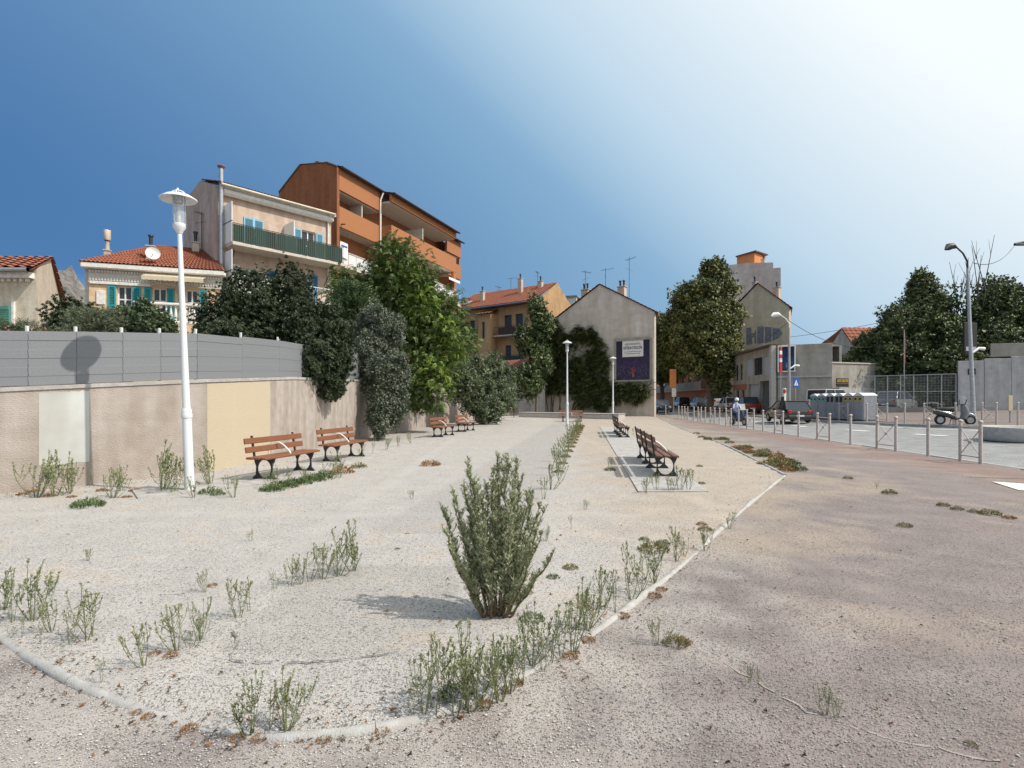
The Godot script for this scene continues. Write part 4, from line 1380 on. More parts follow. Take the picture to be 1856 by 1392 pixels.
# a printed sheet: dim stage-like colours, no recognisable picture
func poster_mat(sd: int, base: Color, glow: Color, spot: Color) -> StandardMaterial3D:
	var im := Image.create_empty(128, 128, false, Image.FORMAT_RGB8)
	var n := FastNoiseLite.new()
	n.seed = sd
	n.frequency = 0.06
	for y in 128:
		for x in 128:
			var c := base.lerp(glow, clampf(0.5 + n.get_noise_2d(x, y) - absf(y - 80) / 90.0, 0, 1))
			if y > 82 and n.get_noise_2d(x * 3, y * 1.2 + 300) > 0.22:
				c = c.lerp(Color(0.42, 0.38, 0.45), 0.6)
			if absf(x - 64 + 3 * sin(y * 0.5)) < 2 + (y - 84) * 0.22 + 3 * n.get_noise_2d(x * 4, y * 4) and y > 84 and y < 106:
				c = spot
			if absf(x - 64) < 3 and y >= 106 and y < 118:
				c = Color(0.5, 0.42, 0.38)
			im.set_pixel(x, y, c)
	var m := StandardMaterial3D.new()
	m.albedo_texture = ImageTexture.create_from_image(im)
	m.roughness = 0.5
	return m


func poster_sheet(x0: float, y0: float, x1: float, y1: float, z: float) -> ArrayMesh:
	var st := SurfaceTool.new()
	st.begin(Mesh.PRIMITIVE_TRIANGLES)
	st.set_normal(Vector3.BACK)
	for e in [[0, 0], [0, 1], [1, 1], [0, 0], [1, 1], [1, 0]]:
		st.set_uv(Vector2(e[0], 1 - e[1]))
		st.add_vertex(Vector3(lerpf(x0, x1, e[0]), lerpf(y0, y1, e[1]), z))
	return st.commit()



func right_side() -> void:
	# apartment house with long balconies down the street
	var o := thing("street_apartments", "street apartment house with orange walls and long grey balconies behind the plane tree", "building")
	var l := facade(o, Vector3(27.5, 0, -110), Vector3(25.0, 0, -69))
	var ops := []
	for fl in 4:
		for k in 8:
			ops.append([2.0 + k * 4.6, 1.2 + fl * 3.1 + 2.2, 4.2 + k * 4.6, 1.2 + fl * 3.1 + 4.2])
	wall_open(o, "front_wall", M.orange_panel, l, 0, 13.7, ops, 0.3)
	for e in ops:
		if e[0] > 12:
			window(o, e[0], e[1], e[2], e[3], -0.2, 2, 1)
	for fl in 4:
		box(o, "balcony_slab", M.concrete, Vector3(l / 2, 2.95 + fl * 3.1, 0.6), Vector3(l - 1, 0.18, 1.3))
		box(o, "balcony_front", M.grey_render, Vector3(l / 2, 3.55 + fl * 3.1, 1.2), Vector3(l - 1.1, 0.9, 0.06))
	box(o, "roof_edge", M.concrete, Vector3(l / 2, 13.8, -2.5), Vector3(l + 0.4, 0.25, 5.4))
	box(o, "end_wall", M.beige_render, Vector3(l + 0.15, 6.8, -2.8), Vector3(0.28, 13.6, 5))
	# tall block and the gabled house in front of it
	o = thing("tall_stepped_block", "tall blank beige block with a stepped roofline above the gabled house", "building")
	var a := Vector3(30.420, 0.796, -78.000)
	l = facade(o, a, Vector3(35.064, 1.028, -72.000))
	var b := Buf.new()
	b.prism(PackedVector2Array([Vector2(-3, 0), Vector2(l, 0), Vector2(l, 18.1), Vector2(l - 1.0, 18.2), Vector2(l - 1.0, 18.95), Vector2(l * 0.4, 19.6), Vector2(-3, 20.1)]), Transform3D(Basis(Vector3.RIGHT, Vector3.UP, Vector3(0.52, 0, 1)), Vector3(-4.16, 0, -8)), 8.0)
	part(o, "block_wall", b.mesh(), M.gable_render)
	box(o, "stair_head", M.orange_panel, Vector3(1.9, 20.4, -3), Vector3(2.6, 1.6, 3))
	box(o, "stair_head_roof", M.roof_dark, Vector3(2.0, 21.28, -3), Vector3(3.0, 0.16, 3.4), 0.0, Vector3(0, 0, 0.06))
	chimney(o, Vector3(4.2, 19.2, -2), 0.5, 0.9, M.side_render)
	o = thing("graffiti_gable_house", "beige gabled house with grey blue graffiti letters on its blank end", "building")
	l = facade(o, Vector3(25.740, 0.562, -66.000), Vector3(30.120, 0.781, -60.000))
	b = Buf.new()
	b.prism(PackedVector2Array([Vector2(-2, 0), Vector2(l, 0), Vector2(l, 11.2), Vector2(l * 0.52, 14.3), Vector2(-2, 9.6)]), Transform3D(Basis(), Vector3(0, 0, -0.4)), 0.4)
	part(o, "gable_wall", b.mesh(), M.beige_render)
	tile_roof(o, "roof", M.tile_old, Vector3(l - 4.5, 11.0, -9), Vector3(l + 0.4, 11.0, 0.1), Vector3(l * 0.52 - 4.9, 14.4, -9), Vector3(l * 0.52, 14.4, 0.1), 0.25, 0.45)
	tile_roof(o, "roof", M.tile_old, Vector3(-7.1, 9.5, -9), Vector3(-2.2, 9.5, 0.1), Vector3(l * 0.52 - 4.9, 14.4, -9), Vector3(l * 0.52, 14.4, 0.1), 0.25, 0.45)
	b = Buf.new()
	b.quado(Vector3(l, 0, -0.4), Vector3(l - 4.9, 0, -9), Vector3(l - 4.9, 11.1, -9), Vector3(l, 11.1, -0.4), Vector3.RIGHT)
	part(o, "street_wall", b.mesh(), M.beige_render)
	chimney(o, Vector3(l * 0.80 - 0.3, 11.6, -0.8), 0.7, 2.0, M.side_render)
	chimney(o, Vector3(l * 0.36, 12.9, -1.4), 0.45, 1.9, M.side_render)
	var gr := Buf.new()
	var gx := l * 0.33
	for poly in [[Vector2(0, 0), Vector2(0.75, 0.05), Vector2(0.72, 0.8), Vector2(1.0, 0.8), Vector2(0.98, 0.1), Vector2(1.25, 0.1), Vector2(1.2, 1.75), Vector2(0.95, 1.3), Vector2(0.65, 1.35), Vector2(0.6, 2.0), Vector2(0, 2.0)], [Vector2(1.32, 0.1), Vector2(2.1, 0.05), Vector2(2.15, 1.95), Vector2(1.36, 2.0)], [Vector2(2.2, 0.0), Vector2(3.0, 0.15), Vector2(3.05, 1.75), Vector2(2.25, 1.9)], [Vector2(3.12, 0.2), Vector2(3.9, 0.5), Vector2(4.3, 0.95), Vector2(3.9, 1.5), Vector2(3.14, 1.7)]]:
		var pp := PackedVector2Array(poly)
		gr.prism(pp, Transform3D(Basis(), Vector3(gx, 7.4, 0.003)), 0.004)
	part(o, "graffiti", gr.mesh(), M.graffiti)
	# two-storey garage on the corner
	o = thing("corner_garage", "two storey grey garage with a dark doorway and roller shutters", "building")
	var ca := Vector3(23.4, 0, -58.3)
	var cb := Vector3(22.3, 0, -47.0)
	l = facade(o, ca, cb)
	var hh := 0.2
	wall_open(o, "street_wall", M.grey_render, l, -0.2, 6.2, [[8.0, 0.0, 11.0, 3.3], [4.9, 0.3, 7.7, 3.1], [1.0, 0.3, 1.9, 2.6], [2.8, 0.3, 3.6, 2.6], [4.4, 3.9, 6.0, 5.5], [6.3, 3.9, 8.6, 5.5], [9.0, 3.9, 11.0, 5.4], [0.8, 3.6, 1.6, 5.2], [2.2, 3.6, 3.0, 5.2]], 0.3)
	box(o, "painted_front", M.red_render, Vector3(2.2, 2.9, 0.012), Vector3(4.2, 0.55, 0.02))
	box(o, "back_wall", M.grey_render, Vector3(l / 2, 3.0, -5.4), Vector3(l, 6.3, 0.2))
	box(o, "inner_wall", M.grey_render, Vector3(7.85, 1.7, -2.85), Vector3(0.15, 3.6, 5.0))
	box(o, "inner_floor", M.concrete, Vector3(9.5, 0.04, -2.8), Vector3(3.1, 0.1, 5.0))
	box(o, "upper_floor", M.concrete, Vector3(l / 2, 3.55, -2.85), Vector3(l - 0.1, 0.2, 4.98))
	box(o, "side_wall", M.grey_render, Vector3(0.1, 3.0, -2.9), Vector3(0.2, 6.3, 4.8))
	box(o, "door_panel", M.roller, Vector3(6.3, 1.7, -0.2), Vector3(2.8, 2.8, 0.06))
	for e in [[4.4, 3.9, 6.0, 5.5], [9.0, 3.9, 11.0, 5.4]]:
		box(o, "roller_shutter", M.roller, Vector3((e[0] + e[2]) / 2, (e[1] + e[3]) / 2, -0.06), Vector3(e[2] - e[0] - 0.01, e[3] - e[1] - 0.01, 0.06))
	window(o, 6.3, 3.9, 8.6, 5.5, -0.15, 4, 1, M.brown_wood)
	for e in [[1.0, 0.3, 1.9, 2.6], [2.8, 0.3, 3.6, 2.6], [0.8, 3.6, 1.6, 5.2], [2.2, 3.6, 3.0, 5.2]]:
		window(o, e[0], e[1], e[2], e[3], -0.15, 1, 2, M.brown_wood)
	box(o, "roof_edge", M.roof_dark, Vector3(l / 2, 6.28, -0.1), Vector3(l + 0.3, 0.16, 1.0))
	box(o, "roof", M.grey_render, Vector3(l / 2, 6.2, -3.0), Vector3(l, 0.14, 5.0))
	box(o, "corner_pier", M.concrete, Vector3(l - 0.05, 3.1, 0.08), Vector3(0.5, 6.2, 0.4), 0.02)
	# end wall of the garage, facing the square
	var e2 := thing("garage_end_wall", "grey end wall of the corner garage carrying a framed blue poster", "wall")
	var l2 := facade(e2, cb + Vector3(0.05, 0, 0.12), Vector3(25.9, 0, -45.0))
	box(e2, "wall_body", M.grey_render, Vector3(l2 / 2 + 0.2, 3.1, -0.2), Vector3(l2, 6.3, 0.3), 0.02)
	box(e2, "cornice_band", M.concrete, Vector3(l2 / 2 + 0.2, 3.55, 0.0), Vector3(l2, 0.14, 0.12))
	var bp := thing("framed_poster", "blue framed poster high on the garage end wall", "billboard", e2.position, e2.rotation.y)
	var fb := Buf.new()
	for e in [[0.25, 5.05, 0.1, 2.1], [1.5, 5.05, 0.1, 2.1], [0.875, 6.12, 1.35, 0.1], [0.875, 4.0, 1.35, 0.1]]:
		fb.box(Vector3(e[0], e[1], 0.12), Vector3(e[2], e[3], 0.2 if e[2] < 1 else 0.22), 0.02)
	part(bp, "frame", fb.mesh(), M.white_trim)
	part(bp, "poster", poster_sheet(0.28, 4.0, 1.48, 6.1, 0.12), poster_mat(5, Color(0.05, 0.1, 0.22), Color(0.2, 0.42, 0.7), Color(0.55, 0.6, 0.65)))
	# long low wall, grey yard walls, hoarding
	o = thing("yard_wall", "long stained grey yard wall behind the recycling bins", "wall")
	l = facade(o, Vector3(25.9, 0.0, -45.0), Vector3(34.0, 0, -48.0))
	box(o, "wall_body", M.grey_render, Vector3(l / 2, 2.3, -0.2), Vector3(l, 4.6, 0.3), 0.02)
	box(o, "coping", M.concrete, Vector3(l / 2, 4.66, -0.2), Vector3(l, 0.12, 0.44), 0.02)
	box(o, "dark_base", M.grey_wall, Vector3(l / 2, 1.4, -0.02), Vector3(l, 2.4, 0.06))
	var sg := thing("garage_sign", "black sign board with yellow lettering above the recycling bins", "sign")
	facade(sg, Vector3(26.0, 0, -44.7), Vector3(34.0, 0, -47.66))
	box(sg, "sign_board", M.black_board, Vector3(0.9, 3.16, 0.12), Vector3(1.35, 0.42, 0.06), 0.01)
	box(sg, "sign_board", M.black_board, Vector3(0.9, 2.8, 0.12), Vector3(1.35, 0.26, 0.06), 0.01)
	text(sg, "AUTO AVIATOR", 0.34, Vector3(0.9, 3.16, 0.155), M.yellow, 1.22)
	tubes(sg, "bracket", M.dark_metal, [[Vector3(0.5, 2.9, -0.2), Vector3(0.5, 2.9, 0.12)], [Vector3(1.3, 2.9, -0.2), Vector3(1.3, 2.9, 0.12)]], 0.03)
	# red-roofed house
	o = thing("red_roof_house", "grey house with a red tiled roof and one small barred window", "house")
	a = Vector3(32.488, 0.899, -62.000)
	l = facade(o, a, Vector3(33.372, 0.944, -54.000))
	b = Buf.new()
	var ll := l
	b.prism(PackedVector2Array([Vector2(l * 0.5, 0), Vector2(l, 0), Vector2(l, 6.0), Vector2(l * 0.82, 7.9), Vector2(l * 0.5, 5.7)]), Transform3D(Basis(), Vector3(0, 0, -0.3)), 0.3)
	part(o, "gable_wall", b.mesh(), M.grey_wall)
	box(o, "side_wall", M.villa_wall, Vector3(l * 0.25, 2.6, -0.6), Vector3(l * 0.5, 5.4, 0.3))
	tile_roof(o, "roof", M.tile_red, Vector3(-0.4, 5.3, 0.1), Vector3(l * 0.5, 5.6, 0.12), Vector3(l * 0.12, 7.6, -2.8), Vector3(l * 0.82, 8.0, 0.0), 0.25, 0.4)
	tile_roof(o, "roof", M.tile_red, Vector3(l + 0.3, 5.9, -5), Vector3(l + 0.3, 5.9, 0.12), Vector3(l * 0.82, 8.0, -5), Vector3(l * 0.82, 8.0, 0.12), 0.25, 0.4)
	window(o, l * 0.84, 4.3, l * 0.84 + 0.9, 5.0, 0.04, 3, 1)
	# mesh fence in front of the trees
	o = thing("mesh_fence", "grey wire mesh fence on posts below the dark trees", "fence")
	var fa := Vector3(27.0, gh(27.0), -42.5)
	var fz := Vector3(30.9, gh(30.9), -38.4)
	l = facade(o, Vector3(fa.x, 0, fa.z), Vector3(fz.x, 0, fz.z))
	for k in 8:
		tubes(o, "post", M.zinc, [[Vector3(l * k / 7.0, 0.6, 0), Vector3(l * k / 7.0, 3.45, 0)]], 0.035)
	var me := Buf.new()
	for k in 70:
		me.tube([Vector3(l * k / 70.0, 0.9, 0.03), Vector3(l * k / 70.0, 3.4, 0.03)], [0.006], 3, false)
	for k in 14:
		me.tube([Vector3(0, 0.9 + 0.19 * k, 0.03), Vector3(l, 0.9 + 0.19 * k, 0.03)], [0.006], 3, false)
	part(o, "wire_mesh", me.mesh(), M.wire_mesh)
	tubes(o, "rail", M.zinc, [[Vector3(0, 3.42, 0), Vector3(l, 3.42, 0)], [Vector3(0, 2.2, 0), Vector3(l, 2.2, 0)]], 0.022)
	box(o, "base_wall", M.grey_render, Vector3(l / 2, 0.7, -0.05), Vector3(l, 0.7, 0.2))
	# concrete panel wall
	o = thing("panel_wall", "tall pale grey wall of upright concrete panels beside the mesh fence", "wall")
	l = facade(o, Vector3(30.95, 0, -38.3), Vector3(40.0, 0, -34.5))
	for k in 7:
		box(o, "panel", M.grey_wall, Vector3(0.72 + k * 1.45, 2.45 + 0.06 * k, 0.012 * (k % 2)), Vector3(1.43, 3.7 + 0.12 * k, 0.14), 0.012)
	box(o, "upper_panel", M.grey_render, Vector3(5.9, 5.0, -0.3), Vector3(8.0, 0.9, 0.14), 0.01)
	box(o, "house_plate", M.black_board, Vector3(0.75, 3.55, 0.1), Vector3(0.42, 0.42, 0.02))
	# dark advertising panel behind the wall
	o = thing("tall_dark_billboard", "tall dark billboard half hidden among the trees behind the wall", "billboard", Vector3(33.2, 0, -40.0), 0.2)
	box(o, "panel_face", M.black_board, Vector3(0, 6.1, 0), Vector3(1.15, 2.2, 0.14), 0.02)
	box(o, "lower_strip", M.roller, Vector3(0, 5.3, 0.08), Vector3(0.9, 0.3, 0.02))
	tubes(o, "pole", M.dark_metal, [[Vector3(0, 0.6, 0), Vector3(0, 5.2, 0)]], 0.08)



func park_lamp(at: Vector3, label: String, lean := 0.0) -> void:
	var o := thing("park_lamp", label, "street lamp", at, 0.3, "white park lamps")
	o.rotation.z = lean
	var b := Buf.new()
	b.lathe([Vector2(0.096, -0.1), Vector2(0.096, 0.04), Vector2(0.078, 0.1), Vector2(0.074, 1.28)], 18)
	part(o, "base", b.mesh(), M.white_post)
	b = Buf.new()
	b.lathe([Vector2(0.074, 1.28), Vector2(0.089, 1.3), Vector2(0.089, 1.36), Vector2(0.078, 1.38), Vector2(0.083, 1.42), Vector2(0.063, 1.46)], 18)
	part(o, "collar", b.mesh(), M.white_post)
	b = Buf.new()
	b.lathe([Vector2(0.063, 1.46), Vector2(0.052, 2.6), Vector2(0.037, 4.48)], 16)
	part(o, "pole", b.mesh(), M.white_post)
	var ln := part(o, "lantern_base", null, M.white_post)
	b = Buf.new()
	b.lathe([Vector2(0.045, 4.46), Vector2(0.06, 4.5), Vector2(0.1, 4.56), Vector2(0.1, 4.62), Vector2(0.09, 4.63)], 18)
	ln.mesh = b.mesh()
	b = Buf.new()
	b.lathe([Vector2(0.092, 4.63), Vector2(0.1, 5.06)], 18)
	part(o, "glass_cylinder", b.mesh(), M.clear_glass)
	b = Buf.new()
	b.lathe([Vector2(0.0, 4.64), Vector2(0.03, 4.66), Vector2(0.03, 4.9), Vector2(0.0, 4.93)], 10)
	part(o, "bulb", b.mesh(), M.lamp_clear)
	b = Buf.new()
	b.lathe([Vector2(0.07, 4.98), Vector2(0.08, 5.08)], 14)
	for k in 3:
		var a := TAU * k / 3.0
		b.tube([Vector3(cos(a) * 0.1, 4.6, sin(a) * 0.1), Vector3(cos(a) * 0.105, 5.1, sin(a) * 0.105)], [0.008], 5)
	part(o, "lantern_ribs", b.mesh(), M.zinc)
	b = Buf.new()
	b.lathe([Vector2(0.285, 5.035), Vector2(0.29, 5.05), Vector2(0.2, 5.11), Vector2(0.1, 5.14), Vector2(0.0, 5.15)], 28)
	b.lathe([Vector2(0.285, 5.035), Vector2(0.19, 5.085), Vector2(0.08, 5.1), Vector2(0.0, 5.1)], 28)
	part(o, "shade", b.mesh(), M.white_post)
	b = Buf.new()
	for k in 2:
		var pts := []
		for t in 9:
			var a := PI * t / 8.0
			var v := Vector3(cos(a) * 0.11, 5.13 + sin(a) * 0.075, 0)
			pts.append(v.rotated(Vector3.UP, k * PI / 2))
		b.tube(pts, [0.011], 6)
	b.lathe([Vector2(0.02, 5.2), Vector2(0.015, 5.235), Vector2(0, 5.25)], 8)
	part(o, "shade_bow", b.mesh(), M.white_post)


func make_bench(called: String, label: String, group: String, at: Vector3, turn: float, m: Material) -> Node3D:
	var o := thing(called, label, "bench", at, turn, group)
	# local: x along the bench, z towards the sitter's knees
	var circ := PackedVector2Array()
	for k in 24:
		circ.append(Vector2(0.02 + 0.155 * cos(TAU * k / 24), 0.205 + 0.175 * sin(TAU * k / 24)))
	var prof_r := PackedVector2Array([Vector2(0.02, 0), Vector2(0.27, 0), Vector2(0.26, 0.035), Vector2(0.20, 0.09), Vector2(0.19, 0.25), Vector2(0.235, 0.34), Vector2(0.255, 0.405), Vector2(0.02, 0.405)])
	var prof_l := PackedVector2Array([Vector2(0.02, 0.405), Vector2(-0.2, 0.405), Vector2(-0.19, 0.34), Vector2(-0.155, 0.25), Vector2(-0.165, 0.09), Vector2(-0.225, 0.035), Vector2(-0.235, 0), Vector2(0.02, 0)])
	if not cache.has("bench_leg"):
		var b := Buf.new()
		for pr in [prof_r, prof_l]:
			for q in Geometry2D.clip_polygons(pr, circ):
				b.prism(q, Transform3D(Basis(Vector3(0, 0, 1), Vector3.UP, Vector3(-1, 0, 0)), Vector3(0.02, 0, 0)), 0.04)
		b.box(Vector3(0, 0.62, -0.235), Vector3(0.045, 0.46, 0.035), 0.006, Basis(Vector3.RIGHT, -0.16))
		cache["bench_leg"] = b.mesh()
	for s in [-1, 1]:
		part(o, "leg", cache["bench_leg"], M.iron, Vector3(s * 0.66, 0, 0))
	for k in 3:
		box(o, "seat_slat", m, Vector3(0, 0.425, -0.13 + k * 0.155), Vector3(1.85, 0.04, 0.135), 0.008, Vector3(0.03 if k < 2 else 0.09, 0, 0))
	for k in 2:
		box(o, "back_slat", m, Vector3(0, 0.58 + k * 0.17, -0.2 - k * 0.03), Vector3(1.85, 0.115, 0.035), 0.008, Vector3(-0.16, 0, 0))
	var ar := Buf.new()
	var pts := []
	for t in 10:
		var a := PI * 0.5 * t / 9.0
		pts.append(Vector3(0, 0.47 + 0.2 * sin(a + PI / 2) if t > 0 else 0.67, -0.17 + 0.3 * t / 9.0))
	pts[0] = Vector3(0, 0.66, -0.2)
	pts.append(Vector3(0, 0.445, 0.14))
	ar.tube(pts, [0.018], 8)
	part(o, "armrest", ar.mesh(), M.white_post)
	return o


func bollard_mesh() -> ArrayMesh:
	if not cache.has("bollard"):
		var b := Buf.new()
		b.lathe([Vector2(0.042, -0.05), Vector2(0.042, 0.97), Vector2(0.03, 0.985), Vector2(0.03, 1.0), Vector2(0.05, 1.02), Vector2(0.056, 1.05), Vector2(0.045, 1.085), Vector2(0.0, 1.1)], 12)
		cache["bollard"] = b.mesh()
	return cache["bollard"]


func barrier(p: Vector3, q: Vector3, label: String, group: String) -> void:
	var o := thing("crossed_barrier", label, "barrier", p, 0, group)
	var d := q - p
	for e in [Vector3.ZERO, d]:
		part(o, "post", bollard_mesh(), M.bollard, e)
	var up := Vector3.UP
	tubes(o, "top_rail", M.bollard, [[up * 0.9, d + up * 0.9]], 0.022)
	tubes(o, "bottom_rail", M.bollard, [[up * 0.16, d + up * 0.16]], 0.018)
	tubes(o, "cross_brace", M.bollard, [[up * 0.88, d + up * 0.18], [up * 0.18, d + up * 0.88]], 0.012)
	var b := Buf.new()
	b.lathe([Vector2(0, -0.05), Vector2(0.045, -0.03), Vector2(0.05, 0), Vector2(0.045, 0.03), Vector2(0, 0.05)], 10)
	part(o, "centre_boss", b.mesh(), M.bollard, d * 0.5 + up * 0.53)


func kerb_post(px: float) -> Vector3:   # a place just inside the near kerb, by its bearing from the square
	var u := (px - 928.0) / 1000.0
	var z := 10.95 / (u - 0.075)
	if z < 13.6:
		z = 13.6
	return Vector3(road_left(z) - 0.28, 0.0, -z)


func furniture() -> void:
	park_lamp(Vector3(-5.562, 0.000, -9.524), "white park lamp in the weeds beside the painted wall", 0.035)
	park_lamp(Vector3(3.333, 0.000, -33.333), "white park lamp standing in front of the bench below the creeper")
	park_lamp(Vector3(8.366, 0.000, -45.714), "white park lamp standing close to the poster gable")
	var y := Vector3(0, 0.05, 0)
	var g := "wooden park benches"
	make_bench("park_bench", "brown slatted bench in front of the cream painted section of wall", g, Vector3(-4.72, 0.05, -11.45), PI / 2 - 0.22, M.bench_wood)
	make_bench("park_bench", "brown slatted bench between the cream painted wall and the hanging shrub", g, Vector3(-4.42, 0.05, -14.5), PI / 2 - 0.2, M.bench_wood)
	make_bench("park_bench", "brown slatted bench under the bright green tree by the wall", g, Vector3(-2.95, 0.05, -23.6), PI / 2 - 0.25, M.bench_wood)
	make_bench("park_bench", "brown slatted bench just beyond the green tree beside white wall", g, Vector3(-2.3, 0.05, -27.4), PI / 2 - 0.25, M.bench_wood)
	make_bench("park_bench", "reddish bench at the foot of the creeper covered far corner", g, Vector3(-0.5, 0.02, -49.2), 0.05, M.bench_wood)
	make_bench("park_bench", "reddish bench behind the lamp in front of the low ledge", g, Vector3(4.35, 0.02, -40.2), 0.15, M.bench_wood)
	for e in [[11.9, "dark worn bench on the slab path with weeds at its near leg"], [14.05, "dark worn bench second along the slab path"], [23.6, "dark worn bench third along the slab path"], [26.0, "dark worn bench at the far end of the slab path"]]:
		make_bench("park_bench", e[1], g, Vector3(2.15 + 0.13 * (e[0] - 9.4) + 0.72, 0.05, -e[0]), PI / 2 - 0.13, M.bench_wood_old)
	# bollards and barriers on the near kerb
	for px in [1192, 1212, 1236, 1242, 1264.5, 1285.6, 1312, 1347.5, 1393, 1459, 1556, 1700, 1854]:
		var o := thing("bollard", "slim pale bollard with a round head on the near kerb", "bollard", kerb_post(px) if px < 1850 else Vector3(10.42, 0, -11.15), 0, "bollards along the near kerb")
		part(o, "post", bollard_mesh(), M.bollard)
	for e in [[1247, 1253], [1272, 1278], [1295, 1303], [1324, 1333.5], [1363, 1376], [1415, 1430], [1494, 1517], [1605, 1640], [1760, 1797]]:
		barrier(kerb_post(e[0]), kerb_post(e[1]), "pale cross braced barrier with two round headed posts on near kerb", "cross braced barriers on the near kerb")
	# far pavement
	for e in [[1571, 757], [1640, 760], [1732, 762], [1845, 760]]:
		var p := far_spot(e[0], e[1])
		var o := thing("bollard", "slim bollard standing on the far pavement", "bollard", p, 0, "bollards on the far pavement")
		part(o, "post", bollard_mesh(), M.bollard)
	for e in [[1521, 1537], [1589, 1608], [1675, 1698], [1780, 1806]]:
		barrier(far_spot(e[0], 759), far_spot(e[1], 760), "cross braced barrier standing on the far pavement", "barriers on the far pavement")
	# recycling bins
	for k in 6:
		var p := Vector3(21.2 + k * 0.05, 0, -38.0 + k * 0.9)
		p.y = gh(p.x)
		var col: String = ["green", "green", "black", "black", "yellow", "yellow"][k]
		var o := thing("recycling_bin", "grey recycling bin with a %s slot, %s" % [col, ["at the end by the black hatchback", "beside another green slotted bin and a black one", "beside the green slotted bins", "between a black and a yellow slotted bin", "between a black and another yellow slotted bin", "at the end by the parked scooter"][k]], "recycling bin", p, -PI / 2 + 0.05, "row of recycling bins")
		box(o, "body", M.bin_grey, Vector3(0, 0.76, 0), Vector3(0.86, 1.5, 0.9), 0.06)
		var b := Buf.new()
		var pts := []
		for t in 9:
			var a := PI * t / 8.0
			pts.append(Vector2(-0.44 + 0.88 * t / 8.0, 1.52 + 0.17 * sin(a)))
		b.prism(PackedVector2Array(pts), Transform3D(Basis(), Vector3(0, 0, -0.46)), 0.92)
		part(o, "lid", b.mesh(), M.bin_lid)
		var sm: Material = M.yellow if col == "yellow" else (M.black_board if col == "black" else M.mint)
		for s in [-0.2, 0.2]:
			box(o, "slot_plate", sm, Vector3(s, 1.3, 0.455), Vector3(0.24, 0.34, 0.03), 0.01)
			box(o, "slot", M.black_board, Vector3(s, 1.32, 0.475), Vector3(0.15, 0.13, 0.01))
	# parked scooter
	scooter(far_spot(1730, 762), -0.25, "parked silver and black scooter with a top box on far pavement", M.car_grey)
	# street lamps and signs
	street_lamp(Vector3(25.6, gh(25.6), -30.6), 9.3, "tall grey street lamp with dark head beside the parked scooter", -0.75, M.dark_metal, 0.04)
	street_lamp(Vector3(21.0, gh(21.0), -41.8), 7.5, "white street lamp with curved arm outside the corner garage", -0.85, M.white, 0.0)
	var s := thing("pedestrian_sign", "blue square pedestrian crossing sign on a thin post", "sign", far_spot2(1442, 41), 0.4)
	tubes(s, "post", M.zinc, [[Vector3(0, -0.1, 0), Vector3(0, 2.9, 0)]], 0.03)
	box(s, "sign_plate", M.blue_sign, Vector3(0, 2.55, 0.04), Vector3(0.6, 0.72, 0.02), 0.005)
	var b2 := Buf.new()
	b2.prism(PackedVector2Array([Vector2(-0.2, -0.2), Vector2(0.2, -0.2), Vector2(0, 0.22)]), Transform3D(Basis(), Vector3(0, 2.55, 0.051)), 0.004)
	part(s, "white_triangle", b2.mesh(), M.white)
	b2 = Buf.new()
	b2.tube([Vector3(-0.06, 2.37, 0.058), Vector3(0.0, 2.5, 0.058), Vector3(0.06, 2.37, 0.058)], [0.014], 4)
	b2.tube([Vector3(0.0, 2.5, 0.058), Vector3(0.0, 2.62, 0.058)], [0.02], 4)
	part(s, "walking_figure", b2.mesh(), M.black_board)
	s = thing("parking_sign", "small red and white parking sign on a post by the garage", "sign", far_spot2(1419, 42), 0.5)
	tubes(s, "post", M.zinc, [[Vector3(0, -0.1, 0), Vector3(0, 2.2, 0)]], 0.03)
	box(s, "sign_plate", M.white, Vector3(0.12, 1.65, 0.04), Vector3(0.42, 1.1, 0.02), 0.005)
	b2 = Buf.new()
	b2.lathe([Vector2(0, 0.0), Vector2(0.17, 0.0), Vector2(0.17, 0.01)], 16)
	part(s, "red_ring", b2.mesh(), M.red_paint, Vector3(0.12, 1.95, 0.052), Vector3(PI / 2, 0, 0))
	box(s, "meter_head", M.black_board, Vector3(-0.1, 1.3, 0.05), Vector3(0.2, 0.5, 0.18), 0.03)
	s = thing("striped_banner", "red and white striped banner on a pole by the garage corner", "banner", far_spot2(1415, 43.5), 0.3)
	tubes(s, "pole", M.zinc, [[Vector3(0, -0.1, 0), Vector3(0, 5.6, 0)]], 0.035)
	for k in 7:
		box(s, "stripe", M.red_paint if k < 2 or k % 2 == 0 else M.white, Vector3(0, 3.5 + k * 0.3, 0), Vector3(0.24, 0.298, 0.1), 0.02)
	s = thing("tall_flagpole", "thin pole with a furled red and white flag before the trees", "flagpole", Vector3(29.0, 0.7, -40.8), 0.3)
	tubes(s, "pole", M.zinc, [[Vector3(0, 0, 0), Vector3(0, 6.1, 0)]], 0.03)
	var fl := Buf.new()
	fl.tube([Vector3(0.04, 5.9, 0), Vector3(0.07, 5.0, 0.02), Vector3(0.03, 4.3, 0), Vector3(0.06, 3.6, 0.03)], [0.03, 0.05, 0.04, 0.03], 7)
	part(s, "furled_flag", fl.mesh(), M.red_paint)
	s = thing("direction_panel", "blank orange panel above a pale sign post at the street mouth", "sign", Vector3(17.3, 0, -59.0), 0.2)
	tubes(s, "post", M.zinc, [[Vector3(0, -0.1, 0), Vector3(0, 2.9, 0)]], 0.06)
	box(s, "pale_plate", M.white_trim, Vector3(0, 2.4, 0.05), Vector3(0.5, 0.9, 0.03), 0.005)
	box(s, "orange_plate", M.orange_panel, Vector3(-0.1, 3.9, 0.0), Vector3(0.75, 2.0, 0.08), 0.01)
	tubes(s, "plate_stem", M.zinc, [[Vector3(-0.1, 2.8, -0.03), Vector3(-0.1, 3.0, -0.03)]], 0.03)
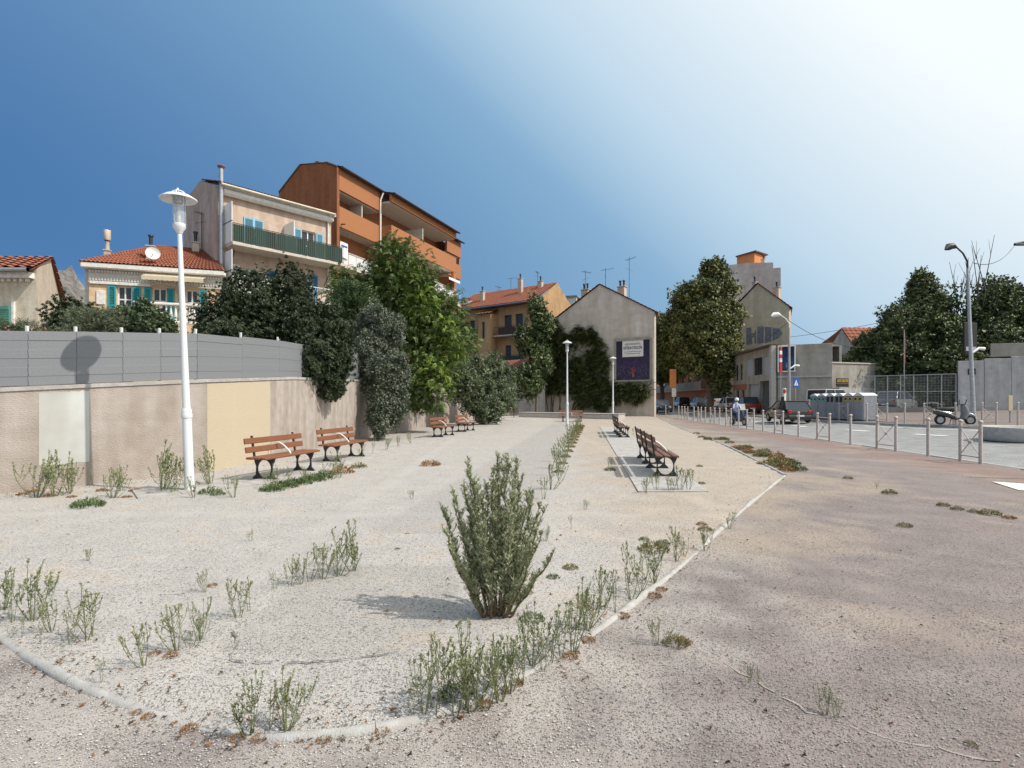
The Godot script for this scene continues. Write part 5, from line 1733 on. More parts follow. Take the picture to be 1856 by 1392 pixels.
	s = thing("round_planter", "round concrete planter basin at the edge of the road", "planter", Vector3(18.9, gh(18.9) - 0.12, -20.3), 0.0)
	var pl := Buf.new()
	pl.lathe([Vector2(1.25, 0), Vector2(1.32, 0.1), Vector2(1.35, 0.48), Vector2(1.32, 0.52), Vector2(1.16, 0.52), Vector2(1.12, 0.42)], 32)
	part(s, "basin", pl.mesh(), M.concrete)
	pl = Buf.new()
	pl.lathe([Vector2(1.14, 0.43), Vector2(0.0, 0.46)], 32)
	part(s, "soil", pl.mesh(), M.soil)
	s = thing("marker_post", "pale marker post with a narrow panel standing behind the planter", "post", far_spot2(1831, 27), 0.1)
	tubes(s, "post", M.zinc, [[Vector3(0, -0.1, 0), Vector3(0, 1.3, 0)]], 0.04)
	box(s, "panel", M.cream_patch, Vector3(-0.05, 0.95, 0.05), Vector3(0.24, 0.75, 0.05), 0.01)
	# lattice arm reaching in at the top, and overhead cables
	s = thing("lattice_mast", "dark steel lattice mast with cross arms beyond the concrete wall", "pylon", Vector3(49.5, 1.0, -46.0), 0.0)
	var lm := Buf.new()
	for sx in [-1, 1]:
		for sz in [-1, 1]:
			lm.tube([Vector3(sx * 1.6, 0, sz * 1.6), Vector3(sx * 0.35, 19, sz * 0.35)], [0.08], 4)
	for k in 12:
		var a := lerpf(1.6, 0.35, k / 12.0)
		var c := lerpf(1.6, 0.35, (k + 1) / 12.0)
		var y0 := 19.0 * k / 12.0
		var y1 := 19.0 * (k + 1) / 12.0
		for q in 4:
			var r := Basis(Vector3.UP, q * PI / 2)
			lm.tube([r * Vector3(-a, y0, a), r * Vector3(c, y1, c)], [0.045], 4, false)
			lm.tube([r * Vector3(a, y0, a), r * Vector3(-c, y1, c)], [0.045], 4, false)
	part(s, "lattice_tower", lm.mesh(), M.dark_metal)
	for e in [[13.6, 7.6, 0.16], [10.2, 6.2, 0.1]]:
		var am := Buf.new()
		am.tube([Vector3(0.5, e[0], 0), Vector3(-e[1], e[0] - 0.05, 0)], [e[2], e[2] * 0.7], 5)
		am.tube([Vector3(0.3, e[0] + 1.6, 0), Vector3(-e[1], e[0], 0)], [e[2] * 0.6], 5)
		part(s, "cross_arm", am.mesh(), M.dark_metal)
	for e in [[Vector3(41.9, 14.5, -46), Vector3(25.6, 9.2, -30.6), 0.6], [Vector3(43.4, 11.2, -46), Vector3(30, 9.6, -75), 1.0], [Vector3(21.0, 7.6, -41.8), Vector3(36.0, 7.6, -50), 1.6], [Vector3(21.0, 7.6, -41.8), Vector3(24.6, 6.8, -61), 0.5]]:
		var cb := Buf.new()
		var pts := []
		for t in 17:
			var u := t / 16.0
			pts.append(e[0].lerp(e[1], u) - Vector3(0, e[2] * 4 * u * (1 - u), 0))
		cb.tube(pts, [0.022], 4)
		var o := part(self, numbered("overhead_cable"), cb.mesh(), M.dark_metal)
		tag(o, "thin dark cable slung across the sky over the road", "cable", "overhead cables")


func far_spot(px: float, py: float) -> Vector3:   # just behind the far kerb
	var u := (px - 928.0) / 1000.0
	var z := 30.0
	for k in 30:
		z = lerpf(z, (road_right(z) + 0.45) / u, 0.3)
	return Vector3(u * z, gh(u * z), -z)


func far_spot2(px: float, z: float) -> Vector3:
	var x := (px - 928.0) / 1000.0 * z
	return Vector3(x, gh(x), -z)


func street_lamp(at: Vector3, h: float, label: String, reach: float, hm: Material, lean: float) -> void:
	var o := thing("street_lamp", label, "street lamp", at, 0.0)
	o.rotation.z = lean
	var b := Buf.new()
	b.lathe([Vector2(0.16, -0.1), Vector2(0.16, 0.06), Vector2(0.12, 0.1), Vector2(0.115, 1.0), Vector2(0.075, h * 0.8), Vector2(0.06, h * 0.9)], 14)
	part(o, "pole", b.mesh(), M.zinc)
	b = Buf.new()
	b.tube([Vector3(0, h * 0.88, 0), Vector3(0, h * 0.94, 0), Vector3(reach * 0.3, h * 0.99, 0), Vector3(reach * 0.8, h * 1.03, 0)], [0.055, 0.05, 0.045, 0.04], 8)
	part(o, "arm", b.mesh(), hm)
	b = Buf.new()
	b.tube([Vector3(reach * 0.75, h * 1.025, 0), Vector3(reach, h * 1.035, 0), Vector3(reach * 1.35, h * 1.03, 0), Vector3(reach * 1.6, h * 1.015, 0)], [0.06, 0.17, 0.2, 0.05], 10)
	part(o, "lamp_head", b.mesh(), hm)
	b = Buf.new()
	b.tube([Vector3(0, 3.6, 0), Vector3(0.45, 3.9, 0), Vector3(0.75, 3.85, 0)], [0.04, 0.08, 0.1], 8)
	part(o, "side_light", b.mesh(), M.white)


func wheel(parent: Node, at: Vector3, r: float, w: float) -> void:
	var key := ["wheel", r, w]
	if not cache.has(key):
		var b := Buf.new()
		b.lathe([Vector2(r * 0.62, -w / 2), Vector2(r * 0.9, -w / 2), Vector2(r, -w * 0.35), Vector2(r, w * 0.35), Vector2(r * 0.9, w / 2), Vector2(r * 0.62, w / 2)], 20)
		var c := Buf.new()
		c.lathe([Vector2(0.0, -w * 0.38), Vector2(r * 0.2, -w * 0.4), Vector2(r * 0.6, -w * 0.3), Vector2(r * 0.63, -w * 0.48)], 16)
		c.lathe([Vector2(0.0, w * 0.38), Vector2(r * 0.2, w * 0.4), Vector2(r * 0.6, w * 0.3), Vector2(r * 0.63, w * 0.48)], 16)
		cache[key] = [b.mesh(), c.mesh()]
	var o := part(parent, "wheel", cache[key][0], M.rubber, at, Vector3(PI / 2, 0, 0))
	part(o, "rim", cache[key][1], M.rim)


# a car: x forward, z across
func car(label: String, at: Vector3, turn: float, m: Material, ln: float, ht: float, van: bool, group := "cars on the street") -> void:
	var o := thing("parked_van" if van else "parked_car", label, "van" if van else "car", at, turn, group)
	var w := 0.84
	var belt := ht * 0.60
	var b := Buf.new()
	var h2 := ln / 2
	var st := [[-h2, 0.38, belt * 0.8, 0.86], [-h2 + 0.08, 0.22, belt * 0.98, 0.95], [-h2 + 0.5, 0.2, belt, 1.0], [0.0, 0.2, belt, 1.0], [h2 * 0.36, 0.2, belt, 1.0], [h2 * 0.42, 0.2, belt * 0.99, 1.0], [h2 * 0.8, 0.2, belt * 0.88, 0.97], [h2 - 0.12, 0.22, belt * 0.76, 0.92], [h2, 0.36, belt * 0.6, 0.8]]
	var rings := []
	for s in st:
		var r := []
		for e in [[0.0, s[1]], [0.88, s[1]], [1.0, s[1] + 0.14], [1.0, lerpf(s[1], s[2], 0.7)], [0.93, s[2] - 0.02], [0.82, s[2] + 0.01], [0.0, s[2] + 0.035]]:
			r.append(Vector3(s[0], e[1], e[0] * w * s[3]))
		for k in range(5, 0, -1):
			r.append(Vector3(r[k].x, r[k].y, -r[k].z))
		rings.append(r)
	for j in rings.size() - 1:
		for k in 12:
			var a: Vector3 = rings[j][k]
			var out: Vector3 = (a + rings[j + 1][k] + rings[j][(k + 1) % 12]) / 3 - Vector3(a.x, belt * 0.55, 0)
			b.quado(a, rings[j + 1][k], rings[j + 1][(k + 1) % 12], rings[j][(k + 1) % 12], out)
	for e in [0, rings.size() - 1]:
		for k in range(1, 11):
			b.trio(rings[e][0], rings[e][k], rings[e][k + 1], Vector3(-1 if e == 0 else 1, 0, 0))
	part(o, "body", b.mesh(), m)
	var x := [-h2 + 0.12, -h2 + (0.2 if van else 0.62), h2 * 0.1, h2 * 0.5]   # rear foot, rear roof, front roof, windscreen foot
	var rw := w * (0.9 if van else 0.74)
	var bw := w * 0.9
	var P := func(xx: float, top: bool, s: float) -> Vector3: return Vector3(xx, ht - 0.04 if top else belt, s * (rw if top else bw))
	box(o, "roof", m, Vector3((x[1] + x[2]) / 2, ht - 0.03, 0), Vector3(x[2] - x[1] + 0.1, 0.07, rw * 2 + 0.04), 0.03)
	var pl := Buf.new()
	for s in [-1.0, 1.0]:
		for e in [[x[0], x[1]], [x[3], x[2]], [(x[0] + x[3]) / 2 - 0.1, (x[1] + x[2]) / 2 - 0.05]]:
			pl.tube([P.call(e[0], false, s), P.call(e[1], true, s)], [0.045], 5)
	part(o, "pillars", pl.mesh(), m)
	for e in [["rear_window", x[0], x[1]], ["windscreen", x[3], x[2]]]:
		var q := Buf.new()
		q.quad(P.call(e[1], false, -1.0), P.call(e[1], false, 1.0), P.call(e[2], true, 1.0), P.call(e[2], true, -1.0))
		part(o, e[0], q.mesh(), M.glass)
	for s in [-1.0, 1.0]:
		var q := Buf.new()
		q.quad(P.call(x[0], false, s), P.call(x[3], false, s), P.call(x[2], true, s), P.call(x[1], true, s))
		part(o, "side_window", q.mesh(), m if van and false else M.glass)
		wheel(o, Vector3(h2 * 0.62, 0.3, s * w * 0.92), 0.3, 0.18)
		wheel(o, Vector3(-h2 * 0.62, 0.3, s * w * 0.92), 0.3, 0.18)
		box(o, "tail_light", M.lamp_red, Vector3(-h2 + 0.02, belt * 0.84, s * w * 0.72), Vector3(0.08, 0.2, 0.2), 0.02)
		box(o, "headlight", M.lamp_clear, Vector3(h2 - 0.06, belt * 0.66, s * w * 0.62), Vector3(0.14, 0.13, 0.28), 0.03)
		box(o, "mirror", m, Vector3(h2 * 0.4, belt + 0.08, s * (w + 0.08)), Vector3(0.1, 0.12, 0.18), 0.03)
	box(o, "rear_bumper", M.dark_metal, Vector3(-h2 - 0.02, 0.4, 0), Vector3(0.12, 0.18, w * 1.7), 0.04)
	box(o, "front_bumper", M.dark_metal, Vector3(h2 - 0.02, 0.38, 0), Vector3(0.12, 0.18, w * 1.6), 0.04)
	box(o, "number_plate", M.white, Vector3(-h2 - 0.085, 0.47, 0), Vector3(0.01, 0.1, 0.46))


func scooter(at: Vector3, turn: float, label: String, m: Material) -> Node3D:
	var o := thing("motor_scooter", label, "scooter", at, turn)
	for x in [-0.62, 0.66]:
		wheel(o, Vector3(x, 0.24, 0), 0.24, 0.12)
	var b := Buf.new()
	b.tube([Vector3(-0.9, 0.62, 0), Vector3(-0.6, 0.58, 0), Vector3(-0.2, 0.5, 0), Vector3(0.0, 0.34, 0)], [0.08, 0.17, 0.18, 0.1], 10)
	b.box(Vector3(0.15, 0.3, 0), Vector3(0.5, 0.1, 0.34), 0.03)
	part(o, "rear_body", b.mesh(), M.car_black)
	b = Buf.new()
	b.tube([Vector3(0.36, 0.3, 0), Vector3(0.45, 0.55, 0), Vector3(0.4, 0.85, 0), Vector3(0.34, 0.98, 0)], [0.14, 0.19, 0.17, 0.1], 10)
	b.tube([Vector3(0.5, 0.5, 0), Vector3(0.7, 0.5, 0), Vector3(0.86, 0.4, 0)], [0.08, 0.1, 0.06], 8)
	part(o, "front_shield", b.mesh(), m)
	b = Buf.new()
	b.tube([Vector3(-0.85, 0.72, 0.13), Vector3(-0.3, 0.55, 0.17), Vector3(0.0, 0.4, 0.15)], [0.03, 0.06, 0.03], 6)
	b.tube([Vector3(-0.85, 0.72, -0.13), Vector3(-0.3, 0.55, -0.17), Vector3(0.0, 0.4, -0.15)], [0.03, 0.06, 0.03], 6)
	part(o, "side_trim", b.mesh(), m)
	b = Buf.new()
	b.tube([Vector3(-0.78, 0.76, 0), Vector3(-0.5, 0.77, 0), Vector3(-0.05, 0.72, 0)], [0.09, 0.13, 0.1], 10)
	part(o, "seat", b.mesh(), M.rubber)
	b = Buf.new()
	b.tube([Vector3(0.3, 1.02, -0.34), Vector3(0.36, 1.0, 0), Vector3(0.3, 1.02, 0.34)], [0.02], 8)
	b.tube([Vector3(0.36, 0.9, 0), Vector3(0.66, 0.26, 0)], [0.035], 8)
	part(o, "handlebar", b.mesh(), M.dark_metal)
	box(o, "windscreen", M.clear_glass, Vector3(0.44, 1.22, 0), Vector3(0.012, 0.42, 0.4), 0.0, Vector3(0, 0, 0.25))
	box(o, "top_box", M.car_black, Vector3(-0.92, 0.98, 0), Vector3(0.36, 0.28, 0.38), 0.07)
	for s in [-1, 1]:
		tubes(o, "mirror", M.dark_metal, [[Vector3(0.32, 1.02, s * 0.26), Vector3(0.36, 1.24, s * 0.34)]], 0.02)
	tubes(o, "stand", M.dark_metal, [[Vector3(-0.1, 0.3, -0.1), Vector3(-0.14, 0.0, -0.16)], [Vector3(-0.1, 0.3, 0.1), Vector3(-0.14, 0.0, 0.16)]], 0.015)
	return o


# one skin round a set of tapered bones [a, b, ra, rb, colour], found on a grid
func skin(bones: Array, cell: float) -> ArrayMesh:
	var lo := Vector3(1e9, 1e9, 1e9)
	var hi := -lo
	for e in bones:
		for k in 2:
			lo = lo.min(e[k] - Vector3.ONE * (e[2 + k] + 2 * cell))
			hi = hi.max(e[k] + Vector3.ONE * (e[2 + k] + 2 * cell))
	var n := Vector3i(((hi - lo) / cell).ceil()) + Vector3i.ONE
	var f := PackedFloat32Array()
	f.resize(n.x * n.y * n.z)
	f.fill(1.0)
	for e in bones:
		var mr: float = maxf(e[2], e[3]) + 0.08
		var bl: Vector3 = ((e[0].min(e[1]) - Vector3.ONE * mr - lo) / cell).floor()
		var bh: Vector3 = ((e[0].max(e[1]) + Vector3.ONE * mr - lo) / cell).ceil()
		var d: Vector3 = e[1] - e[0]
		for x in range(maxi(0, int(bl.x)), mini(n.x, int(bh.x) + 1)):
			for y in range(maxi(0, int(bl.y)), mini(n.y, int(bh.y) + 1)):
				for z in range(maxi(0, int(bl.z)), mini(n.z, int(bh.z) + 1)):
					var p := lo + Vector3(x, y, z) * cell
					var t := clampf((p - e[0]).dot(d) / maxf(d.length_squared(), 1e-6), 0, 1)
					var s: float = (p - (e[0] + d * t)).length() - lerpf(e[2], e[3], t)
					var id := (x * n.y + y) * n.z + z
					var h := maxf(0.03 - absf(f[id] - s), 0.0) / 0.03
					f[id] = minf(f[id], s) - h * h * 0.03 * 0.25
	var b := Buf.new()
	var ids := {}
	for x in n.x - 1:
		for y in n.y - 1:
			for z in n.z - 1:
				var c := Vector3.ZERO
				var m := 0
				var g := Vector3.ZERO
				var vals := []
				for q in 8:
					vals.append(f[((x + (q >> 2)) * n.y + y + ((q >> 1) & 1)) * n.z + z + (q & 1)])
				for ed in [[0, 1], [2, 3], [4, 5], [6, 7], [0, 2], [1, 3], [4, 6], [5, 7], [0, 4], [1, 5], [2, 6], [3, 7]]:
					var va: float = vals[ed[0]]
					var vb: float = vals[ed[1]]
					var pa := Vector3(ed[0] >> 2, (ed[0] >> 1) & 1, ed[0] & 1)
					var pb := Vector3(ed[1] >> 2, (ed[1] >> 1) & 1, ed[1] & 1)
					g += (pb - pa) * (vb - va)
					if (va < 0) != (vb < 0):
						c += pa.lerp(pb, va / (va - vb))
						m += 1
				if m:
					var pos := lo + (Vector3(x, y, z) + c / m) * cell
					var best := 1e9
					for e in bones:
						var d: Vector3 = e[1] - e[0]
						var t := clampf((pos - e[0]).dot(d) / maxf(d.length_squared(), 1e-6), 0, 1)
						var s: float = (pos - (e[0] + d * t)).length() - lerpf(e[2], e[3], t)
						if s < best:
							best = s
							b.col = e[4]
					ids[Vector3i(x, y, z)] = b.vert(pos, g.normalized())
	for x in range(1, n.x - 1):
		for y in range(1, n.y - 1):
			for z in range(1, n.z - 1):
				var v0 := f[(x * n.y + y) * n.z + z]
				for ax in 3:
					var o := Vector3i(1 if ax == 0 else 0, 1 if ax == 1 else 0, 1 if ax == 2 else 0)
					var v1 := f[((x + o.x) * n.y + y + o.y) * n.z + z + o.z]
					if (v0 < 0) == (v1 < 0):
						continue
					var u := Vector3i(o.z, o.x, o.y)
					var w := Vector3i(o.y, o.z, o.x)
					var c := Vector3i(x, y, z)
					var q := [c - u - w, c - w, c, c - u]
					if q.all(func(k): return ids.has(k)):
						var a := [ids[q[0]], ids[q[1]], ids[q[2]], ids[q[3]]]
						b.i.append_array([a[0], a[1], a[2], a[0], a[2], a[3]] if v0 > 0 else [a[0], a[2], a[1], a[0], a[3], a[2]])
	return b.mesh()


func vehicles() -> void:
	var road_turn := PI / 2 - 0.09
	var p := far_spot2(1455, 36.5)
	car("black hatchback with a bright rear window on the road", p + Vector3(-1.0, -0.1, 0), road_turn, M.car_black, 3.8, 1.42, false)
	car("dark red estate car parked in front of the garage", Vector3(22.6, gh(22.6) - 0.02, -51.5) + Vector3(-0.9, 0, 0), road_turn, M.car_red, 4.3, 1.5, false)
	car("small white hatchback parked before the red painted front", far_spot2(1321, 58), road_turn, M.car_white, 3.6, 1.45, false)
	car("boxy white van parked beyond the small white hatchback", far_spot2(1296, 64), road_turn, M.car_white, 4.3, 2.2, true)
	car("grey car parked under the plane tree", far_spot2(1268, 68), road_turn, M.car_grey, 4.0, 1.5, false)
	car("dark blue car parked right beside the gable house", far_spot2(1200, 66), road_turn + PI, M.car_blue, 4.1, 1.5, false)
	car("dark car parked deep in the street shade", far_spot2(1236, 78), road_turn, M.car_black, 4.1, 1.5, false)
	car("silver car parked behind the wire mesh fence", Vector3(30.4, gh(30.4), -43.6), 0.6, M.car_grey, 4.2, 1.5, false)
	car("white van parked at the yard wall behind the black hatchback", Vector3(24.6, gh(24.6), -42.4), 0.45, M.car_white, 4.0, 1.9, true)
	# rider
	var at := Vector3(15.0, -0.08, -36.6)
	var tr := -PI / 2 + 0.25
	var sc := scooter(at, tr, "dark scooter being ridden along the road past the barriers", M.car_blue)
	sc.get_node("top_box").free()
	var o := thing("person", "scooter rider in white helmet, pale blue shirt and jeans", "person", at, tr)
	var shirt := Color(0.42, 0.5, 0.66)
	var jean := Color(0.06, 0.13, 0.28)
	var fl := Color(0.36, 0.2, 0.14)
	var shoe := Color(0.03, 0.03, 0.03)
	var bones := [[Vector3(-0.3, 0.93, 0), Vector3(-0.24, 1.2, 0), 0.15, 0.15, shirt], [Vector3(-0.24, 1.2, 0), Vector3(-0.2, 1.42, 0), 0.16, 0.13, shirt], [Vector3(-0.2, 1.42, 0), Vector3(-0.17, 1.54, 0), 0.06, 0.055, fl], [Vector3(-0.15, 1.6, 0), Vector3(-0.14, 1.69, 0), 0.09, 0.1, fl]]
	for s in [-1.0, 1.0]:
		bones.append([Vector3(-0.3, 0.92, s * 0.09), Vector3(0.14, 0.84, s * 0.2), 0.1, 0.075, jean])
		bones.append([Vector3(0.14, 0.84, s * 0.2), Vector3(0.14, 0.44, s * 0.15), 0.07, 0.05, jean])
		bones.append([Vector3(0.1, 0.4, s * 0.15), Vector3(0.3, 0.38, s * 0.16), 0.045, 0.04, shoe])
		bones.append([Vector3(-0.2, 1.38, s * 0.17), Vector3(-0.08, 1.12, s * 0.3), 0.065, 0.05, shirt])
		bones.append([Vector3(-0.08, 1.12, s * 0.3), Vector3(0.2, 1.05, s * 0.31), 0.045, 0.034, fl])
		bones.append([Vector3(0.2, 1.05, s * 0.31), Vector3(0.27, 1.045, s * 0.305), 0.036, 0.034, fl])
		for k in 4:
			var fx := 0.27 + 0.012 * (k % 2)
			bones.append([Vector3(fx, 1.05, s * (0.27 + 0.02 * k)), Vector3(fx + 0.05, 1.03 - 0.01 * k, s * (0.27 + 0.02 * k)), 0.011, 0.01, fl])
		bones.append([Vector3(0.24, 1.03, s * 0.27), Vector3(0.3, 1.0, s * 0.25), 0.012, 0.01, fl])
	part(o, "body", skin(bones, 0.02), M.paintmix)
	var hm := Buf.new()
	hm.lathe([Vector2(0.13, -0.04), Vector2(0.14, 0.03), Vector2(0.115, 0.1), Vector2(0.06, 0.14), Vector2(0.0, 0.15)], 16)
	part(o, "helmet", hm.mesh(), M.white, Vector3(-0.145, 1.69, 0))



func leaf_mesh(kind: String) -> ArrayMesh:
	if cache.has(kind):
		return cache[kind]
	var b := Buf.new()
	var r := RandomNumberGenerator.new()
	r.seed = hash(kind)
	if kind.begins_with("clump"):        # broad leaves in a loose ball of radius 1
		for k in 26:
			var d := Vector3(r.randfn(), r.randfn() * 0.8, r.randfn()).normalized()
			var p := d * r.randf_range(0.15, 0.85)
			var f := (d + Vector3(r.randfn(), r.randfn() - 0.5, r.randfn()) * 0.5).normalized()
			var s := f.cross(Vector3(r.randfn(), r.randfn(), r.randfn())).normalized()
			var t := r.randf_range(0.75, 1.0)
			b.col = Color(t, t, t)
			b.leaf(p, f, s, r.randf_range(0.38, 0.62), r.randf_range(0.3, 0.46), r.randf_range(-0.2, 0.3))
	elif kind.begins_with("rosette"):    # a whorl of blunt leathery leaves
		for k in 10:
			var a := TAU * k / 5.0 + r.randf() * 0.6
			var e := 0.25 if k < 5 else 0.85
			var d := Vector3(cos(a) * cos(e), sin(e), sin(a) * cos(e))
			var s := d.cross(Vector3.UP).normalized()
			var t := r.randf_range(0.7, 1.0)
			b.col = Color(t, t, t)
			b.leaf(Vector3.ZERO, d, s, r.randf_range(0.8, 1.1), 0.42, 0.12)
	elif kind.begins_with("frond"):      # long feathered leaf hanging outwards along +y then down
		var prev := Vector3.ZERO
		for k in 11:
			var t := k / 10.0
			var p := Vector3(0, t * 0.55, t * 0.75 - 0.0) + Vector3(0, -0.75 * t * t, 0)
			var d := (p - prev).normalized() if k else Vector3(0, 0.6, 0.8)
			for s in [-1.0, 1.0]:
				var f := (Vector3(s, 0, 0) + d * 0.5 + Vector3(0, -0.25, 0)).normalized()
				var tn := r.randf_range(0.75, 1.0)
				b.col = Color(tn, tn, tn)
				b.leaf(p, f, f.cross(Vector3.UP).normalized(), 0.30 * (1.0 - 0.4 * absf(t - 0.4)), 0.10, 0.1)
			prev = p
	elif kind.begins_with("spray"):      # narrow grey leaves on a twig
		for k in 18:
			var t := k / 18.0
			var a := k * 2.4
			var d := (Vector3(cos(a), 0.9, sin(a))).normalized()
			b.col = Color.WHITE * r.randf_range(0.75, 1.0)
			b.leaf(Vector3(0, t, 0), d, d.cross(Vector3(r.randfn(), r.randfn(), r.randfn())).normalized(), 0.42, 0.09, 0.1)
	cache[kind] = b.mesh()
	return cache[kind]


func crown(parent: Node3D, called: String, kind: String, blobs: Array, n: int, size: float, c0: Color, c1: Color, shell := 0.6, m: Material = null) -> void:
	var w := []
	var tot := 0.0
	for e in blobs:
		tot += pow(e[1].x * e[1].y * e[1].z, 0.667)
		w.append(tot)
	var nz := FastNoiseLite.new()
	nz.seed = n
	nz.frequency = 0.55 / maxf(size * 3.0, 0.2)
	var mm := MultiMesh.new()
	mm.transform_format = MultiMesh.TRANSFORM_3D
	mm.use_colors = true
	mm.mesh = leaf_mesh(kind)
	mm.instance_count = n
	for k in n:
		var q := rng.randf() * tot
		var bi := 0
		while w[bi] < q:
			bi += 1
		var d := Vector3(rng.randfn(), rng.randfn(), rng.randfn()).normalized()
		var c: Vector3 = blobs[bi][0]
		var rr: Vector3 = blobs[bi][1]
		var t := lerpf(shell, 1.0, sqrt(rng.randf()))
		var p := c + d * rr * t
		t *= 1.0 + 0.85 * nz.get_noise_3dv(p) + (rng.randf() * 0.22 if rng.randf() < 0.12 else 0.0)
		p = c + d * rr * t
		var up := (d + Vector3(0, 0.35, 0) + Vector3(rng.randfn(), rng.randfn(), rng.randfn()) * 0.35).normalized()
		var x := up.cross(Vector3(rng.randfn(), rng.randfn(), rng.randfn())).normalized()
		var bs := Basis(x, up, x.cross(up))
		if kind.begins_with("frond"):
			var o := Vector3(d.x, 0, d.z)
			o = (o + Vector3(rng.randfn(), 0, rng.randfn()) * 0.5).normalized()
			bs = Basis(Vector3.UP.cross(o), Vector3.UP, o).rotated(o, rng.randfn() * 0.5).rotated(Vector3.UP.cross(o), rng.randfn() * 0.6 - 0.15)
		mm.set_instance_transform(k, Transform3D(bs.scaled(Vector3.ONE * size * rng.randf_range(0.7, 1.25)), p - parent.position))
		mm.set_instance_color(k, c0.lerp(c1, rng.randf()))
	var o := MultiMeshInstance3D.new()
	o.name = called
	o.multimesh = mm
	o.material_override = m if m else M.leaf
	parent.add_child(o, true)
	o.set_meta("kind", "stuff")


func limbs(o: Node3D, foot: Vector3, fork: Vector3, blobs: Array, r: float) -> void:
	var b := Buf.new()
	b.tube([foot - Vector3(0, 0.2, 0), foot.lerp(fork, 0.05), foot.lerp(fork, 0.5) + Vector3(r, 0, 0) * 0.4, fork], [r * 1.35, r, r * 0.9, r * 0.75], 10)
	var t := part(o, "trunk", b.mesh(), M.bark, -o.position)
	b = Buf.new()
	for e in blobs:
		var mid: Vector3 = fork.lerp(e[0], 0.5) + Vector3(rng.randfn() * 0.2, 0.2, rng.randfn() * 0.2)
		b.tube([fork, mid, e[0], e[0] + Vector3(rng.randfn() * 0.3, e[1].y * 0.6, rng.randfn() * 0.3)], [r * 0.6, r * 0.42, r * 0.22, r * 0.06], 6)
	part(t, "limb", b.mesh(), M.bark)


func V(r: float, ry := 0.0, rz := 0.0) -> Vector3:
	return Vector3(r, ry if ry > 0 else r, rz if rz > 0 else r)


func plant(called: String, label: String, cat: String, foot: Vector3, fork: Vector3, r: float, kind: String, blobs: Array, n: int, size: float, c0: Color, c1: Color, shell := 0.6) -> Node3D:
	var o := thing(called, label, cat, foot)
	limbs(o, foot, fork, blobs, r)
	crown(o, "crown", kind, blobs, n, size, c0, c1, shell)
	return o


